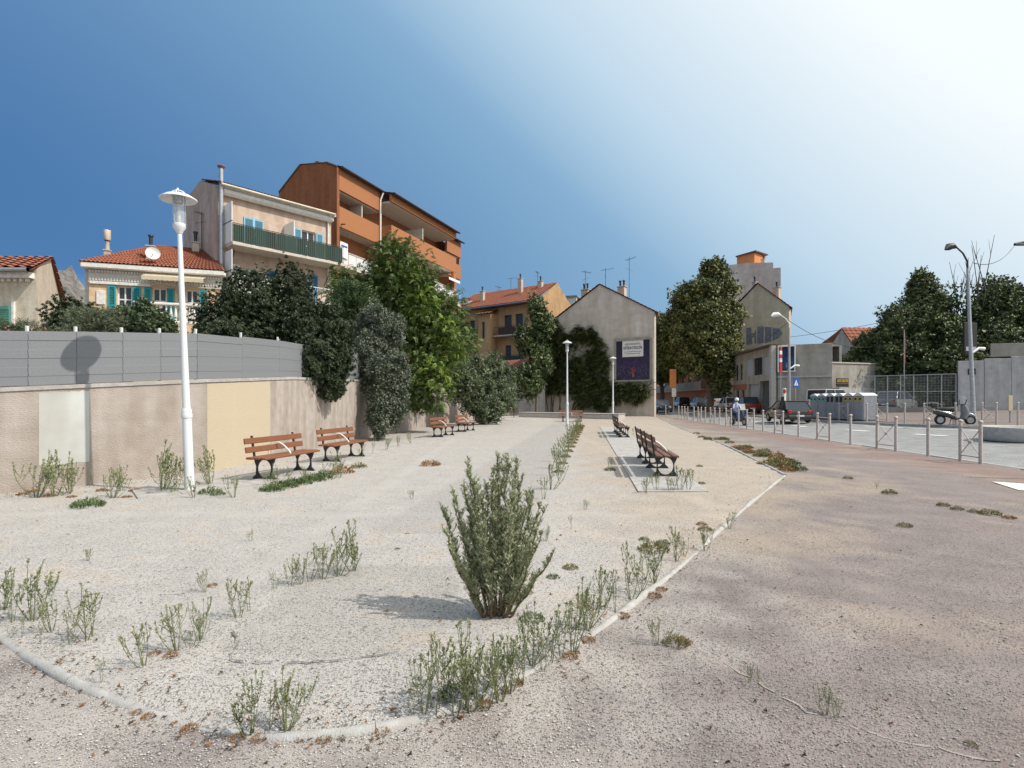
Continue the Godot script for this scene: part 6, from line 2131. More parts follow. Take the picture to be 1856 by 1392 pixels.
func trees() -> void:
	rng.seed = 31
	var dk := Color(0.022, 0.042, 0.016)
	var dk2 := Color(0.075, 0.105, 0.045)
	# shrubs behind and over the park wall
	var o := plant("oleander", "oleander with pink flowers behind the fence by the cream house", "shrub", Vector3(-12.4, 1.9, -13.6), Vector3(-12.4, 2.4, -13.6), 0.04, "spray", [[Vector3(-12.234, 3.034, -13.400), V(0.55, 0.36)], [Vector3(-11.941, 3.137, -13.600), V(0.42, 0.34)], [Vector3(-12.703, 3.141, -13.400), V(0.5, 0.45)]], 900, 0.16, Color(0.05, 0.08, 0.035), Color(0.12, 0.16, 0.07), 0.3)
	crown(o, "flowers", "rosette", [[Vector3(-12.143, 3.130, -13.300), V(0.52, 0.34)], [Vector3(-11.853, 3.220, -13.500), V(0.4, 0.32)]], 110, 0.035, Color(0.5, 0.06, 0.13), Color(0.6, 0.22, 0.28), 0.8)
	plant("laurel_hedge", "dark clipped laurel hedge between the cream house and the villa", "hedge", Vector3(-13.965, 3.088, -17.500), Vector3(-13.965, 3.613, -17.500), 0.06, "rosette", [[Vector3(-14.175, 4.050, -17.500), V(0.5, 0.7)], [Vector3(-13.937, 4.092, -17.800), V(0.55, 0.65)], [Vector3(-13.805, 3.503, -17.300), V(0.7, 0.5)]], 2600, 0.085, dk, dk2)
	plant("olive_shrub", "grey green feathery olive shrub above the fence", "shrub", Vector3(-11.826, 2.918, -15.500), Vector3(-11.826, 3.305, -15.500), 0.04, "spray", [[Vector3(-11.904, 3.538, -15.500), V(0.55, 0.5)], [Vector3(-11.618, 3.641, -15.700), V(0.45, 0.5)], [Vector3(-12.056, 3.283, -15.300), V(0.4, 0.35)]], 1500, 0.17, Color(0.10, 0.13, 0.075), Color(0.2, 0.23, 0.14), 0.25)
	plant("magnolia_bush", "glossy dark green bush below the villa windows", "shrub", Vector3(-11.105, 3.003, -16.500), Vector3(-11.105, 3.498, -16.500), 0.06, "clump", [[Vector3(-11.352, 3.745, -16.500), V(0.7, 0.45)], [Vector3(-10.610, 3.696, -16.500), V(0.6, 0.42)], [Vector3(-11.122, 4.322, -16.700), V(0.28, 0.4)], [Vector3(-11.894, 4.120, -16.800), V(0.3, 0.3)]], 700, 0.17, Color(0.03, 0.055, 0.02), Color(0.10, 0.14, 0.06))
	plant("round_shrub", "large rounded dark evergreen shrub under the pink house balconies", "shrub", Vector3(-8.964, 3.130, -18.000), Vector3(-8.964, 3.850, -18.000), 0.1, "rosette", [[Vector3(-8.663, 4.876, -18.200), V(0.85, 0.95)], [Vector3(-9.414, 4.210, -18.000), V(0.85, 0.8)], [Vector3(-9.504, 3.624, -17.600), V(0.35, 0.45)], [Vector3(-8.100, 4.120, -18.000), V(0.7, 0.8)], [Vector3(-8.853, 3.536, -17.600), V(1.1, 0.6)]], 7000, 0.085, dk, dk2)
	plant("hanging_shrub", "dark evergreen shrub hanging down over the fence and wall", "shrub", Vector3(-6.992, 2.835, -19.000), Vector3(-6.938, 3.553, -18.600), 0.12, "rosette", [[Vector3(-7.520, 5.304, -18.800), V(0.65, 0.8)], [Vector3(-6.971, 4.057, -18.200), V(0.85, 0.9)], [Vector3(-6.287, 3.739, -18.600), V(0.8, 0.95)], [Vector3(-6.389, 2.920, -17.600), V(0.75, 0.7)], [Vector3(-5.943, 2.980, -18.400), V(0.6, 0.8)], [Vector3(-6.024, 2.055, -18.200), V(0.5, 0.55)], [Vector3(-6.588, 2.632, -17.200), V(0.45, 0.5)]], 11000, 0.085, dk, dk2)
	plant("silver_shrub", "silvery leaved shrub tumbling down the park wall to the ground", "shrub", Vector3(-5.381, 3.134, -23.600), Vector3(-5.406, 3.572, -23.200), 0.1, "clump", [[Vector3(-5.593, 4.537, -23.500), V(0.9, 0.9)], [Vector3(-5.831, 3.295, -22.600), V(0.7, 0.9)], [Vector3(-5.062, 2.599, -22.200), V(0.8, 1.1)], [Vector3(-5.141, 1.384, -21.600), V(0.55, 0.9)], [Vector3(-4.576, 1.710, -22.000), V(0.45, 0.8)], [Vector3(-5.069, 0.642, -21.300), V(0.3, 0.5)]], 3000, 0.17, Color(0.035, 0.055, 0.03), Color(0.19, 0.215, 0.155))
	var br := [[Vector3(-5.964, 8.600, -28.000), V(1.10, 1.43)], [Vector3(-5.124, 7.340, -28.000), V(1.59, 1.54)], [Vector3(-6.664, 6.920, -28.000), V(1.46, 1.65)], [Vector3(-8.208, 6.730, -28.500), V(1.34, 1.54)], [Vector3(-3.864, 5.940, -28.000), V(1.46, 1.54)], [Vector3(-5.170, 5.037, -27.500), V(1.95, 1.98)], [Vector3(-3.456, 3.895, -27.000), V(1.34, 1.65)], [Vector3(-4.187, 2.263, -26.500), V(1.22, 1.54)], [Vector3(-5.018, 2.510, -26.000), V(1.10, 1.43)], [Vector3(-2.697, 4.935, -29.000), V(0.85, 1.10)], [Vector3(-8.932, 7.545, -29.000), V(0.61, 0.99)]]
	plant("feathery_tree", "bright green tree with feathery drooping leaves overhanging the benches", "tree", Vector3(-5.1, 1.8, -28.2), Vector3(-5.215, 4.023, -28.500), 0.14, "frond", br, 14000, 0.34, Color(0.045, 0.09, 0.02), Color(0.18, 0.25, 0.055), 0.25)
	crown(get_node("feathery_tree"), "young_fronds", "frond", [[Vector3(-4.234, 6.022, -26.800), V(0.7, 1.2)], [Vector3(-3.272, 4.925, -26.600), V(0.6, 1.0)], [Vector3(-3.533, 2.752, -25.600), V(0.7, 1.0)], [Vector3(-4.941, 7.675, -27.000), V(0.5, 0.6)], [Vector3(-2.729, 3.853, -26.500), V(0.4, 0.7)]], 700, 0.34, Color(0.14, 0.23, 0.04), Color(0.3, 0.4, 0.07), 0.5)
	plant("yucca_clump", "clump of long stiff grassy leaves between shrub and feathery tree", "shrub", Vector3(-7.075, 3.725, -25.000), Vector3(-7.075, 4.725, -25.000), 0.1, "spray", [[Vector3(-7.200, 5.725, -25.000), V(0.8, 1.2)], [Vector3(-6.700, 4.725, -25.000), V(0.7, 1.1)]], 1200, 0.42, Color(0.03, 0.06, 0.02), Color(0.1, 0.16, 0.05), 0.2)
	plant("pale_corner_shrub", "loose grey green shrub spilling over the white wall end", "shrub", Vector3(-2.146, 2.895, -37.000), Vector3(-2.160, 3.220, -36.000), 0.1, "clump", [[Vector3(-2.312, 2.450, -34.000), V(1.1, 1.5)], [Vector3(-1.254, 2.740, -38.000), V(1.2, 1.7)], [Vector3(-2.880, 2.720, -32.000), V(0.8, 1.1)], [Vector3(-1.680, 1.250, -35.000), V(0.9, 1.0)], [Vector3(-0.546, 1.810, -42.000), V(0.9, 1.3)]], 2400, 0.24, Color(0.045, 0.075, 0.03), Color(0.18, 0.22, 0.12))
	# end of the square
	plant("ailanthus_tree", "slender tree with long leaflets beside the creeper gable", "tree", Vector3(2.464, 0.000, -56.000), Vector3(2.464, 5.240, -56.000), 0.16, "clump", [[Vector3(2.632, 10.952, -56.000), V(0.9, 1.2)], [Vector3(3.192, 9.160, -56.000), V(1.0, 1.4)], [Vector3(1.680, 7.480, -56.000), V(1.1, 1.6)], [Vector3(2.912, 5.800, -56.000), V(1.2, 1.8)], [Vector3(1.887, 3.543, -55.500), V(1.5, 1.8)]], 620, 0.55, Color(0.03, 0.055, 0.016), Color(0.14, 0.185, 0.065), 0.3)
	var gb: Node3D = get_node("gable_house")
	var cr := thing("wall_creeper", "dark green creeper spreading across the gable and garden wall", "creeper", gb.position, gb.rotation.y)
	var poly := PackedVector2Array([Vector2(-5.8, 2.0), Vector2(-5.6, 4.6), Vector2(-1.4, 6.4), Vector2(-1.0, 9.6), Vector2(0.0, 10.6), Vector2(0.9, 10.4), Vector2(1.5, 9.0), Vector2(2.3, 8.4), Vector2(3.0, 9.2), Vector2(4.8, 9.3), Vector2(6.1, 8.2), Vector2(6.9, 6.6), Vector2(6.9, 3.3), Vector2(11.3, 3.2), Vector2(11.3, 1.9), Vector2(10.0, 1.0), Vector2(8.6, 1.6), Vector2(7.4, 1.0), Vector2(6.2, 0.2), Vector2(5.2, 1.2), Vector2(4.0, 0.5), Vector2(2.5, 2.2), Vector2(0, 2.2), Vector2(-2, 2.6)])
	var bare := PackedVector2Array([Vector2(2.2, 5.9), Vector2(4.4, 6.3), Vector2(5.2, 7.2), Vector2(3.4, 7.6), Vector2(2.0, 6.6)])
	var nz := FastNoiseLite.new()
	nz.frequency = 0.55
	var mm := MultiMesh.new()
	mm.transform_format = MultiMesh.TRANSFORM_3D
	mm.use_colors = true
	mm.mesh = leaf_mesh("frond")
	var xs := []
	while xs.size() < 5200:
		var q := Vector2(rng.randf_range(-6, 11.5), rng.randf_range(0.2, 10.4))
		if Geometry2D.is_point_in_polygon(q, poly) and not (Geometry2D.is_point_in_polygon(q, bare) and rng.randf() < 0.85) and nz.get_noise_2dv(q * 2.0) > -0.2:
			var bs := Basis(Vector3.UP, rng.randfn() * 0.9).rotated(Vector3.BACK, rng.randfn() * 0.5).scaled(Vector3.ONE * rng.randf_range(0.4, 0.95))
			xs.append(Transform3D(bs, Vector3(q.x, q.y, rng.randf_range(0.03, 0.35))))
	mm.instance_count = xs.size()
	for k in xs.size():
		mm.set_instance_transform(k, xs[k])
		mm.set_instance_color(k, Color(0.03, 0.045, 0.012).lerp(Color(0.17, 0.20, 0.06), rng.randf()))
	var mi := MultiMeshInstance3D.new()
	mi.name = "foliage"
	mi.multimesh = mm
	mi.material_override = M.leaf
	cr.add_child(mi)
	mi.set_meta("kind", "stuff")
	var vs := Buf.new()
	for k in 16:
		var x := rng.randf_range(-1.0, 6.5)
		vs.tube([Vector3(x * 0.6, 0.1, 0.04), Vector3(x * 0.8 + rng.randfn() * 0.3, 2.5, 0.05), Vector3(x, 5 + rng.randfn(), 0.05)], [0.05, 0.035, 0.015], 5)
	part(cr, "vines", vs.mesh(), M.bark)
	# street planes
	var pc := Color(0.055, 0.075, 0.02)
	var pc2 := Color(0.21, 0.21, 0.06)
	plant("plane_tree", "big plane tree with dense yellow green crown before the beige gable", "tree", Vector3(21.6, gh(21.6), -60), Vector3(21.300, 3.700, -60.000), 0.38, "clump", [[Vector3(21.720, 13.900, -60.000), V(2.0, 2.2)], [Vector3(21.300, 15.700, -60.000), V(0.8, 1.0)], [Vector3(22.500, 15.820, -60.000), V(0.7, 1.0)], [Vector3(18.180, 12.400, -60.000), V(0.7, 1.0)], [Vector3(20.040, 12.400, -60.000), V(2.2, 2.4)], [Vector3(22.920, 11.200, -60.000), V(1.9, 2.4)], [Vector3(18.420, 9.700, -60.000), V(2.1, 2.6)], [Vector3(21.063, 9.565, -59.000), V(2.6, 2.8)], [Vector3(23.400, 8.200, -60.000), V(1.6, 2.2)], [Vector3(19.320, 6.400, -60.000), V(2.3, 2.2)], [Vector3(22.243, 5.435, -59.000), V(1.7, 2.3)], [Vector3(17.324, 6.785, -61.000), V(1.3, 1.8)], [Vector3(22.420, 3.075, -59.000), V(1.0, 1.2)]], 2300, 0.58, pc, pc2, 0.45)
	plant("plane_tree", "narrow plane tree hugging the street corner of the gable house", "tree", Vector3(20.6, gh(20.6), -76), Vector3(20.596, 4.260, -76.000), 0.32, "clump", [[Vector3(20.368, 11.100, -76.000), V(1.8, 2.4)], [Vector3(21.052, 8.060, -76.000), V(2.2, 2.6)], [Vector3(19.800, 5.725, -75.000), V(1.6, 2.0)]], 700, 0.6, pc, pc2, 0.45)
	plant("plane_tree", "plane tree farther down the street in the shade", "tree", Vector3(26.2, gh(26.2), -88), Vector3(26.224, 4.240, -88.000), 0.32, "clump", [[Vector3(26.224, 8.200, -88.000), V(2.6, 3.0)], [Vector3(27.456, 5.560, -88.000), V(2.4, 2.4)]], 500, 0.65, pc, pc2, 0.45)
	# dark trees on the far side of the road
	var rc := Color(0.032, 0.052, 0.016)
	var rc2 := Color(0.15, 0.185, 0.06)
	plant("tall_ailanthus", "tall dark tree with spiky leaf tufts behind the mesh fence", "tree", Vector3(36.0, 1.0, -48.5), Vector3(36.084, 5.237, -48.500), 0.3, "clump", [[Vector3(35.890, 11.785, -48.500), V(1.0, 1.4)], [Vector3(36.472, 9.602, -48.500), V(2.0, 1.9)], [Vector3(34.656, 8.080, -48.000), V(2.2, 2.0)], [Vector3(36.576, 7.120, -48.000), V(2.2, 2.6)], [Vector3(33.456, 6.400, -48.000), V(1.9, 2.0)], [Vector3(34.770, 4.925, -47.500), V(2.8, 2.4)]], 2600, 0.46, rc, rc2, 0.4)
	plant("broad_tree", "broad dark tree beside the red roofed house", "tree", Vector3(33.0, 0.9, -51), Vector3(33.762, 4.405, -51.000), 0.25, "clump", [[Vector3(32.997, 5.935, -51.000), V(1.5, 1.8)], [Vector3(33.600, 6.100, -50.000), V(1.8, 2.0)], [Vector3(34.153, 4.785, -49.000), V(2.0, 1.8)], [Vector3(32.193, 4.295, -49.000), V(2.2, 1.3)]], 1300, 0.5, rc, rc2, 0.45)
	plant("leaning_tree", "dark loose tree between the flagpole and dark billboard", "tree", Vector3(36.6, 1.0, -45.5), Vector3(36.491, 4.558, -45.500), 0.22, "clump", [[Vector3(36.662, 6.430, -46.000), V(1.6, 1.8)], [Vector3(36.765, 4.975, -45.000), V(1.9, 1.7)], [Vector3(34.965, 4.300, -45.000), V(1.5, 1.4)]], 1000, 0.46, rc, rc2, 0.45)
	plant("bushy_tree", "big bushy dark tree rising behind the concrete panel wall", "tree", Vector3(42.0, 1.1, -46.5), Vector3(41.571, 5.553, -46.500), 0.3, "clump", [[Vector3(41.689, 10.060, -47.000), V(1.8, 1.9)], [Vector3(42.864, 8.415, -47.000), V(2.3, 2.4)], [Vector3(40.083, 7.878, -46.500), V(1.8, 2.3)], [Vector3(44.274, 8.885, -47.000), V(2.2, 2.4)], [Vector3(40.572, 5.970, -46.000), V(2.8, 2.0)], [Vector3(43.102, 5.970, -46.000), V(2.6, 2.2)], [Vector3(38.640, 6.200, -46.000), V(1.4, 1.8)]], 2600, 0.5, rc, rc2, 0.45)
	plant("dark_hedge", "dense dark hedge filling the space behind the mesh fence", "hedge", Vector3(35.0, 1.0, -46.2), Vector3(34.973, 2.062, -46.200), 0.1, "clump", [[Vector3(32.054, 2.540, -47.000), V(1.6, 1.2)], [Vector3(33.212, 2.520, -46.000), V(1.7, 1.2)], [Vector3(35.052, 2.658, -46.000), V(1.7, 1.4)], [Vector3(36.892, 2.750, -46.000), V(1.7, 1.4)], [Vector3(38.732, 2.750, -46.000), V(1.7, 1.4)]], 1300, 0.4, rc, rc2, 0.4)
	var bt := thing("bare_poplar", "tree with tall bare twigs standing up above the dark crowns", "tree", Vector3(39.5, 1.1, -47.0))
	var tw := Buf.new()
	tw.tube([Vector3(0, -0.1, 0), Vector3(0, 6.5, 0)], [0.2, 0.12], 7)
	part(bt, "trunk", tw.mesh(), M.bark)
	tw = Buf.new()
	for k in 12:
		var x := rng.randf_range(-1.4, 1.3)
		var h := rng.randf_range(10.0, 14.6)
		var f := Vector3(x * 0.25, 5.5, rng.randfn() * 0.2)
		var a := Vector3(x * 0.8, h * 0.68, rng.randfn() * 0.5)
		var tip := Vector3(x * 1.05, h, rng.randfn() * 0.6)
		tw.tube([f, a, tip], [0.07, 0.045, 0.015], 5)
		for j in 3:
			var s := a.lerp(tip, rng.randf_range(0.1, 0.7))
			tw.tube([s, s + Vector3(rng.randfn() * 0.25, rng.randf_range(0.8, 1.6), rng.randfn() * 0.25)], [0.025, 0.01], 4)
	part(bt, "bare_branches", tw.mesh(), M.bark)
	plant("yellow_shrub", "yellow green shrub against the red roofed house", "shrub", Vector3(30.7, 0.8, -52.5), Vector3(30.292, 3.962, -52.500), 0.08, "clump", [[Vector3(30.030, 5.537, -52.500), V(0.9, 0.8)], [Vector3(30.700, 5.261, -52.300), V(0.6, 0.7)]], 260, 0.3, Color(0.12, 0.16, 0.03), Color(0.3, 0.33, 0.08))


# upright weed: forking stems set with narrow leaves and knotted tips
func weed_bufs(sd: int, h: float, n: int, spread: float, dens: float, ln: float, c0: Color, c1: Color) -> Array:
	var r := RandomNumberGenerator.new()
	r.seed = sd
	var st := Buf.new()
	var lf := Buf.new()
	for k in n:
		var a := TAU * k / n + r.randfn() * 0.5
		var o := Vector3(cos(a), 0, sin(a))
		var hh := h * r.randf_range(0.55, 1.0)
		var sp := spread * r.randf_range(0.2, 1.0)
		var runs := [[Vector3(o.x * 0.01, -0.02, o.z * 0.01), o * sp * 0.9 + Vector3(0, hh, 0), 1.0]]
		for j in 3:
			var s := r.randf_range(0.35, 0.75)
			var base := (o * sp * 0.9 * pow(s, 0.7)) + Vector3(0, hh * s, 0)
			var a2 := r.randf() * TAU
			runs.append([base, base + Vector3(cos(a2) * 0.18 * hh, hh * (1.0 - s) * r.randf_range(0.6, 1.0), sin(a2) * 0.18 * hh), 0.6])
		for run in runs:
			var pts := []
			for t in 6:
				var u := t / 5.0
				var p: Vector3 = run[0].lerp(run[1], u)
				var bow: Vector3 = (run[1] - run[0]) * Vector3(1, 0, 1)
				p += bow * 0.25 * sin(PI * u)
				pts.append(p)
			st.col = Color(0.16, 0.17, 0.075)
			st.tube(pts, [0.0042 * run[2] * (0.7 + h), 0.0034 * run[2] * (0.7 + h), 0.0018], 4, false)
			var m := int(dens * (run[1] - run[0]).length() / 0.012)
			for q in m:
				var u := r.randf_range(0.1 if run[2] < 1 else 0.18, 1.02)
				var g := u * 5.0
				var p: Vector3 = pts[mini(int(g), 4)].lerp(pts[mini(int(g), 4) + 1], minf(g - mini(int(g), 4), 1.0))
				var b := r.randf() * TAU
				var d := Vector3(cos(b), r.randf_range(0.5, 1.6), sin(b)).normalized()
				lf.col = c0.lerp(c1, r.randf())
				lf.leaf(p, d, d.cross(Vector3(r.randfn(), r.randfn(), r.randfn())).normalized(), ln * r.randf_range(0.6, 1.2) * (1.15 - 0.6 * u), ln * 0.2, 0.1)
			for q in 7:
				var d := Vector3(r.randfn() * 0.5, 1, r.randfn() * 0.5).normalized()
				lf.col = c1.lerp(Color(0.34, 0.33, 0.2), r.randf() * 0.6)
				var tp: Vector3 = pts[5] - Vector3(0, r.randf() * 0.06 * hh, 0)
				lf.leaf(tp, d, d.cross(Vector3(r.randfn(), 0, r.randfn())).normalized(), 0.02, 0.009, 0.1)
	return [st.mesh(), lf.mesh()]


func weed_proto(called: String, bufs: Array) -> Node3D:
	var o := Node3D.new()
	o.name = called
	part(o, "stems", bufs[0], M.paintmix)
	part(o, "leaves", bufs[1], M.leaf)
	return o


func bush_leaf(lf: Buf, p: Vector3, u: float, c0: Color, c1: Color) -> void:
	var a := rng.randf() * TAU
	var d := Vector3(cos(a), rng.randf_range(0.4, 1.8), sin(a)).normalized()
	lf.col = c0.lerp(c1, clampf(rng.randf() * 0.8 + 0.2 * rng.randfn(), 0, 1))
	if u < 0.14:
		lf.col = lf.col.lerp(Color(0.2, 0.09, 0.045), 0.7 * rng.randf())
	lf.leaf(p, d, d.cross(Vector3(rng.randfn(), rng.randfn(), rng.randfn())).normalized(), rng.randf_range(0.022, 0.05) * (1.1 - 0.45 * u), 0.0065, 0.12)


func spot_y(p: Vector3, poly: PackedVector2Array) -> float:
	return 0.022 if Geometry2D.is_point_in_polygon(Vector2(p.x, p.z), poly) else -0.002


func weeds() -> void:
	rng.seed = 91
	var poly := PackedVector2Array()
	for p in KERB + EDGE_FAR + [Vector3(-1.4, 0, -60)]:
		poly.append(Vector2(p.x, p.z))
	for k in range(WALL.size() - 1, -1, -1):
		poly.append(Vector2(WALL[k].x, WALL[k].z))
	# the big bush: many leafy plumes from one woody foot
	var c0 := Color(0.16, 0.195, 0.09)
	var c1 := Color(0.58, 0.60, 0.38)
	var o := thing("tall_weed_bush", "tall feathery grey green weed bush growing out of the gravel", "bush", Vector3(-0.125, 0.02, -4.02))
	var st := Buf.new()
	var lf := Buf.new()
	var tips := [[-0.40, 0.84, 0.0], [-0.36, 0.70, 0.16], [-0.33, 0.93, -0.1], [-0.28, 0.88, 0.1], [-0.23, 1.00, 0.05], [-0.185, 1.17, 0.0], [-0.20, 1.08, -0.12], [-0.13, 0.98, 0.15], [-0.10, 0.90, -0.15], [-0.05, 0.99, 0.1], [0.0, 0.92, -0.1], [0.02, 1.20, 0.02], [-0.01, 1.10, 0.12], [0.06, 1.14, -0.06], [0.10, 1.19, 0.04], [0.16, 1.17, 0.0], [0.14, 1.02, 0.14], [0.20, 1.03, -0.1], [0.24, 0.94, 0.08], [0.28, 0.92, -0.04], [0.33, 0.86, 0.1], [0.38, 0.80, -0.08], [0.34, 0.68, 0.2], [0.42, 0.52, 0.12], [0.40, 0.44, 0.0], [-0.30, 0.55, 0.2], [-0.34, 0.52, -0.15], [0.12, 0.8, 0.22], [-0.08, 0.75, 0.24], [0.26, 0.62, 0.22], [-0.2, 0.7, -0.2], [0.2, 0.75, -0.22]]
	for tip in tips:
		var top := Vector3(tip[0], tip[1], tip[2])
		var foot := Vector3(tip[0] * 0.16, -0.03, tip[2] * 0.16)
		var pts := []
		for t in 9:
			var u := t / 8.0
			pts.append(Vector3(lerpf(foot.x, top.x, pow(u, 0.8)), lerpf(foot.y, top.y, u), lerpf(foot.z, top.z, pow(u, 0.8))) + Vector3(rng.randfn(), 0, rng.randfn()) * 0.010)
		st.col = Color(0.13, 0.085, 0.05)
		st.tube(pts, [0.009, 0.008, 0.007, 0.006, 0.005, 0.0045, 0.004, 0.003, 0.0015], 5, false)
		for q in int(52 * top.y):
			var u := rng.randf_range(0.22, 0.97)
			var g := u * 8.0
			var i := mini(int(g), 7)
			var p: Vector3 = pts[i].lerp(pts[i + 1], g - i)
			var a := rng.randf() * TAU
			var ln := rng.randf_range(0.06, 0.18) * (1.25 - u) * top.y
			var e := p + Vector3(cos(a) * ln * 0.6, ln, sin(a) * ln * 0.6)
			st.tube([p, e], [0.0022, 0.001], 3, false)
			for w in int(14 + 110 * ln):
				bush_leaf(lf, p.lerp(e, rng.randf()), u, c0, c1)
		for q in int(200 * top.y):
			var u := pow(rng.randf_range(0.02, 1.0), 0.75)
			var g := u * 8.0
			var i := mini(int(g), 7)
			bush_leaf(lf, pts[i].lerp(pts[i + 1], g - i), u, c0, c1)
	part(o, "stems", st.mesh(), M.paintmix)
	part(o, "leaves", lf.mesh(), M.leaf)
	# protos of the smaller weeds
	var wg0 := Color(0.09, 0.12, 0.05)
	var wg1 := Color(0.27, 0.305, 0.145)
	var protos := []
	for k in 9:
		protos.append(weed_proto("weed", weed_bufs(100 + k, 0.4, [3, 5, 4, 7, 2, 6, 4, 3, 5][k], [0.1, 0.16, 0.2, 0.22, 0.06, 0.15, 0.12, 0.09, 0.2][k], [0.55, 0.7, 0.5, 0.9, 0.5, 0.8, 0.6, 0.4, 0.7][k], 0.034, wg0, wg1)))
	var near := "upright thin weeds on the concrete edging"
	var inner := "upright thin weeds in the open gravel"
	var wall := "upright weeds at the foot of the wall"
	var strip := "weeds in the row beside the grey path"
	var bench := "weeds round the slab path benches"
	var pave := "small weeds in the pavement cracks"
	var lab := {near: "green weed rooted along the curved concrete edging", inner: "weed standing in the open pale gravel", wall: "upright weed at the foot of the beige wall", strip: "weed in the straight row bordering the grey path", bench: "weed growing at the slab path benches", pave: "dark weed growing in a pavement crack"}
	var list := [[6, 1112, 88, near], [62, 1132, 112, near], [92, 1150, 84, near], [155, 1168, 88, near], [165, 1160, 108, near], [22, 1135, 70, near], [128, 1172, 60, near], [40, 1160, 45, near], [75, 1175, 45, near], [258, 1216, 105, near], [320, 1188, 95, near], [362, 1168, 75, near], [345, 1182, 60, near], [185, 1243, 48, near], [432, 1126, 100, inner], [452, 1115, 72, inner], [372, 1078, 42, inner], [528, 1068, 58, inner], [562, 1060, 78, inner], [585, 1056, 70, inner], [615, 1048, 80, inner], [640, 1040, 90, inner], [498, 1074, 36, inner], [545, 1065, 60, inner], [450, 1334, 118, near], [520, 1332, 112, near], [490, 1326, 85, near], [790, 1296, 150, near], [825, 1298, 155, near], [852, 1290, 130, near], [880, 1285, 125, near], [925, 1255, 110, near], [748, 1302, 72, near], [770, 1299, 125, near], [905, 1272, 118, near], [840, 1282, 145, near], [945, 1240, 95, near], [810, 1286, 115, near], [865, 1270, 120, near], [1115, 1112, 60, near], [1160, 1078, 66, near], [1015, 1192, 80, near], [965, 1208, 105, near], [1000, 1200, 115, near], [1038, 1183, 108, near], [985, 1215, 70, near], [1065, 1145, 92, near], [1092, 1110, 102, near], [1080, 1125, 70, near], [1145, 1092, 98, near], [1185, 1062, 80, near], [1225, 1020, 64, near], [1240, 1012, 44, near], [1278, 998, 48, near], [1322, 958, 32, near], [1190, 1168, 52, pave], [1208, 1172, 44, pave], [1358, 1236, 34, pave], [1376, 1246, 42, pave], [1497, 1296, 58, pave], [1515, 1302, 48, pave], [1590, 886, 12, pave], [1700, 918, 10, pave], [990, 985, 30, inner], [1060, 928, 26, inner], [1035, 965, 30, inner], [160, 1022, 28, inner], [748, 908, 20, inner], [455, 985, 24, inner], [985, 908, 52, strip], [1000, 890, 60, strip], [1010, 865, 60, strip], [1016, 852, 48, strip], [1021, 840, 50, strip], [1026, 828, 44, strip], [1030, 818, 44, strip], [1034, 808, 40, strip], [1037, 800, 38, strip], [1040, 793, 34, strip], [1043, 786, 32, strip], [1046, 780, 26, strip], [1049, 775, 22, strip], [1172, 897, 32, bench], [1190, 893, 44, bench], [1232, 893, 62, bench], [1248, 892, 54, bench], [1215, 893, 34, bench], [1105, 852, 26, bench], [1180, 880, 30, bench], [1148, 790, 16, bench], [8, 893, 48, wall], [68, 905, 88, wall], [100, 903, 82, wall], [126, 897, 66, wall], [163, 886, 34, wall], [205, 906, 62, wall], [216, 893, 48, wall], [296, 893, 92, wall], [316, 896, 74, wall], [380, 882, 74, wall], [424, 905, 48, wall], [495, 888, 44, wall], [520, 884, 40, wall], [548, 880, 34, wall], [600, 872, 52, wall], [616, 868, 38, wall], [655, 832, 28, wall], [675, 826, 28, wall], [700, 818, 26, wall], [722, 812, 24, wall], [745, 806, 24, wall], [848, 780, 18, wall], [885, 768, 18, wall], [480, 835, 30, wall], [350, 905, 40, wall]]
	for e in list:
		var z: float = 1600.0 / (e[1] - 725.0)
		var p := Vector3((e[0] - 928.0) / 1000.0 * z, 0, -z)
		var h: float = e[2] / 1000.0 * z
		var pi := rng.randi() % 9
		if e[3] == wall and e[2] > 60:
			pi = 3
		var w: Node3D = protos[pi].duplicate()
		w.name = numbered("weed")
		add_child(w)
		p.y = spot_y(p, poly)
		w.position = p
		w.rotation = Vector3(rng.randfn() * 0.1, rng.randf() * TAU, rng.randfn() * 0.1)
		w.scale = Vector3(1, 1, 1) * (h / 0.4)
		w.scale.x *= rng.randf_range(0.85, 1.15)
		tag(w, "%s %s stemmed %s" % ["tall" if h > 0.42 else ("knee high" if h > 0.3 else "short"), ["three", "five", "four", "seven", "two", "six", "four", "three", "five"][pi], lab[e[3]]], "weed", e[3])
	for p in protos:
		p.free()
	# low tufts and mats
	var kinds := {"rusty": [Color(0.2, 0.09, 0.035), Color(0.4, 0.22, 0.09)], "green": [Color(0.05, 0.09, 0.03), Color(0.16, 0.21, 0.08)], "olive": [Color(0.12, 0.11, 0.04), Color(0.28, 0.24, 0.1)]}
	var mats := {}
	for kd in kinds:
		for v in 3:
			var b := Buf.new()
			for k in 240:
				var a := rng.randf() * TAU
				var rr := sqrt(rng.randf())
				var p := Vector3(cos(a) * rr, 0.02 + 0.5 * (1.0 - rr * rr) * rng.randf(), sin(a) * rr) * Vector3(1, 1, 1)
				var d := Vector3(cos(a) + rng.randfn() * 0.5, rng.randf_range(0.3, 1.4), sin(a) + rng.randfn() * 0.5).normalized()
				b.col = kinds[kd][0].lerp(kinds[kd][1], rng.randf())
				b.leaf(p, d, d.cross(Vector3(rng.randfn(), rng.randfn(), rng.randfn())).normalized(), rng.randf_range(0.16, 0.32), 0.1, 0.15)
			mats[kd + str(v)] = b.mesh()
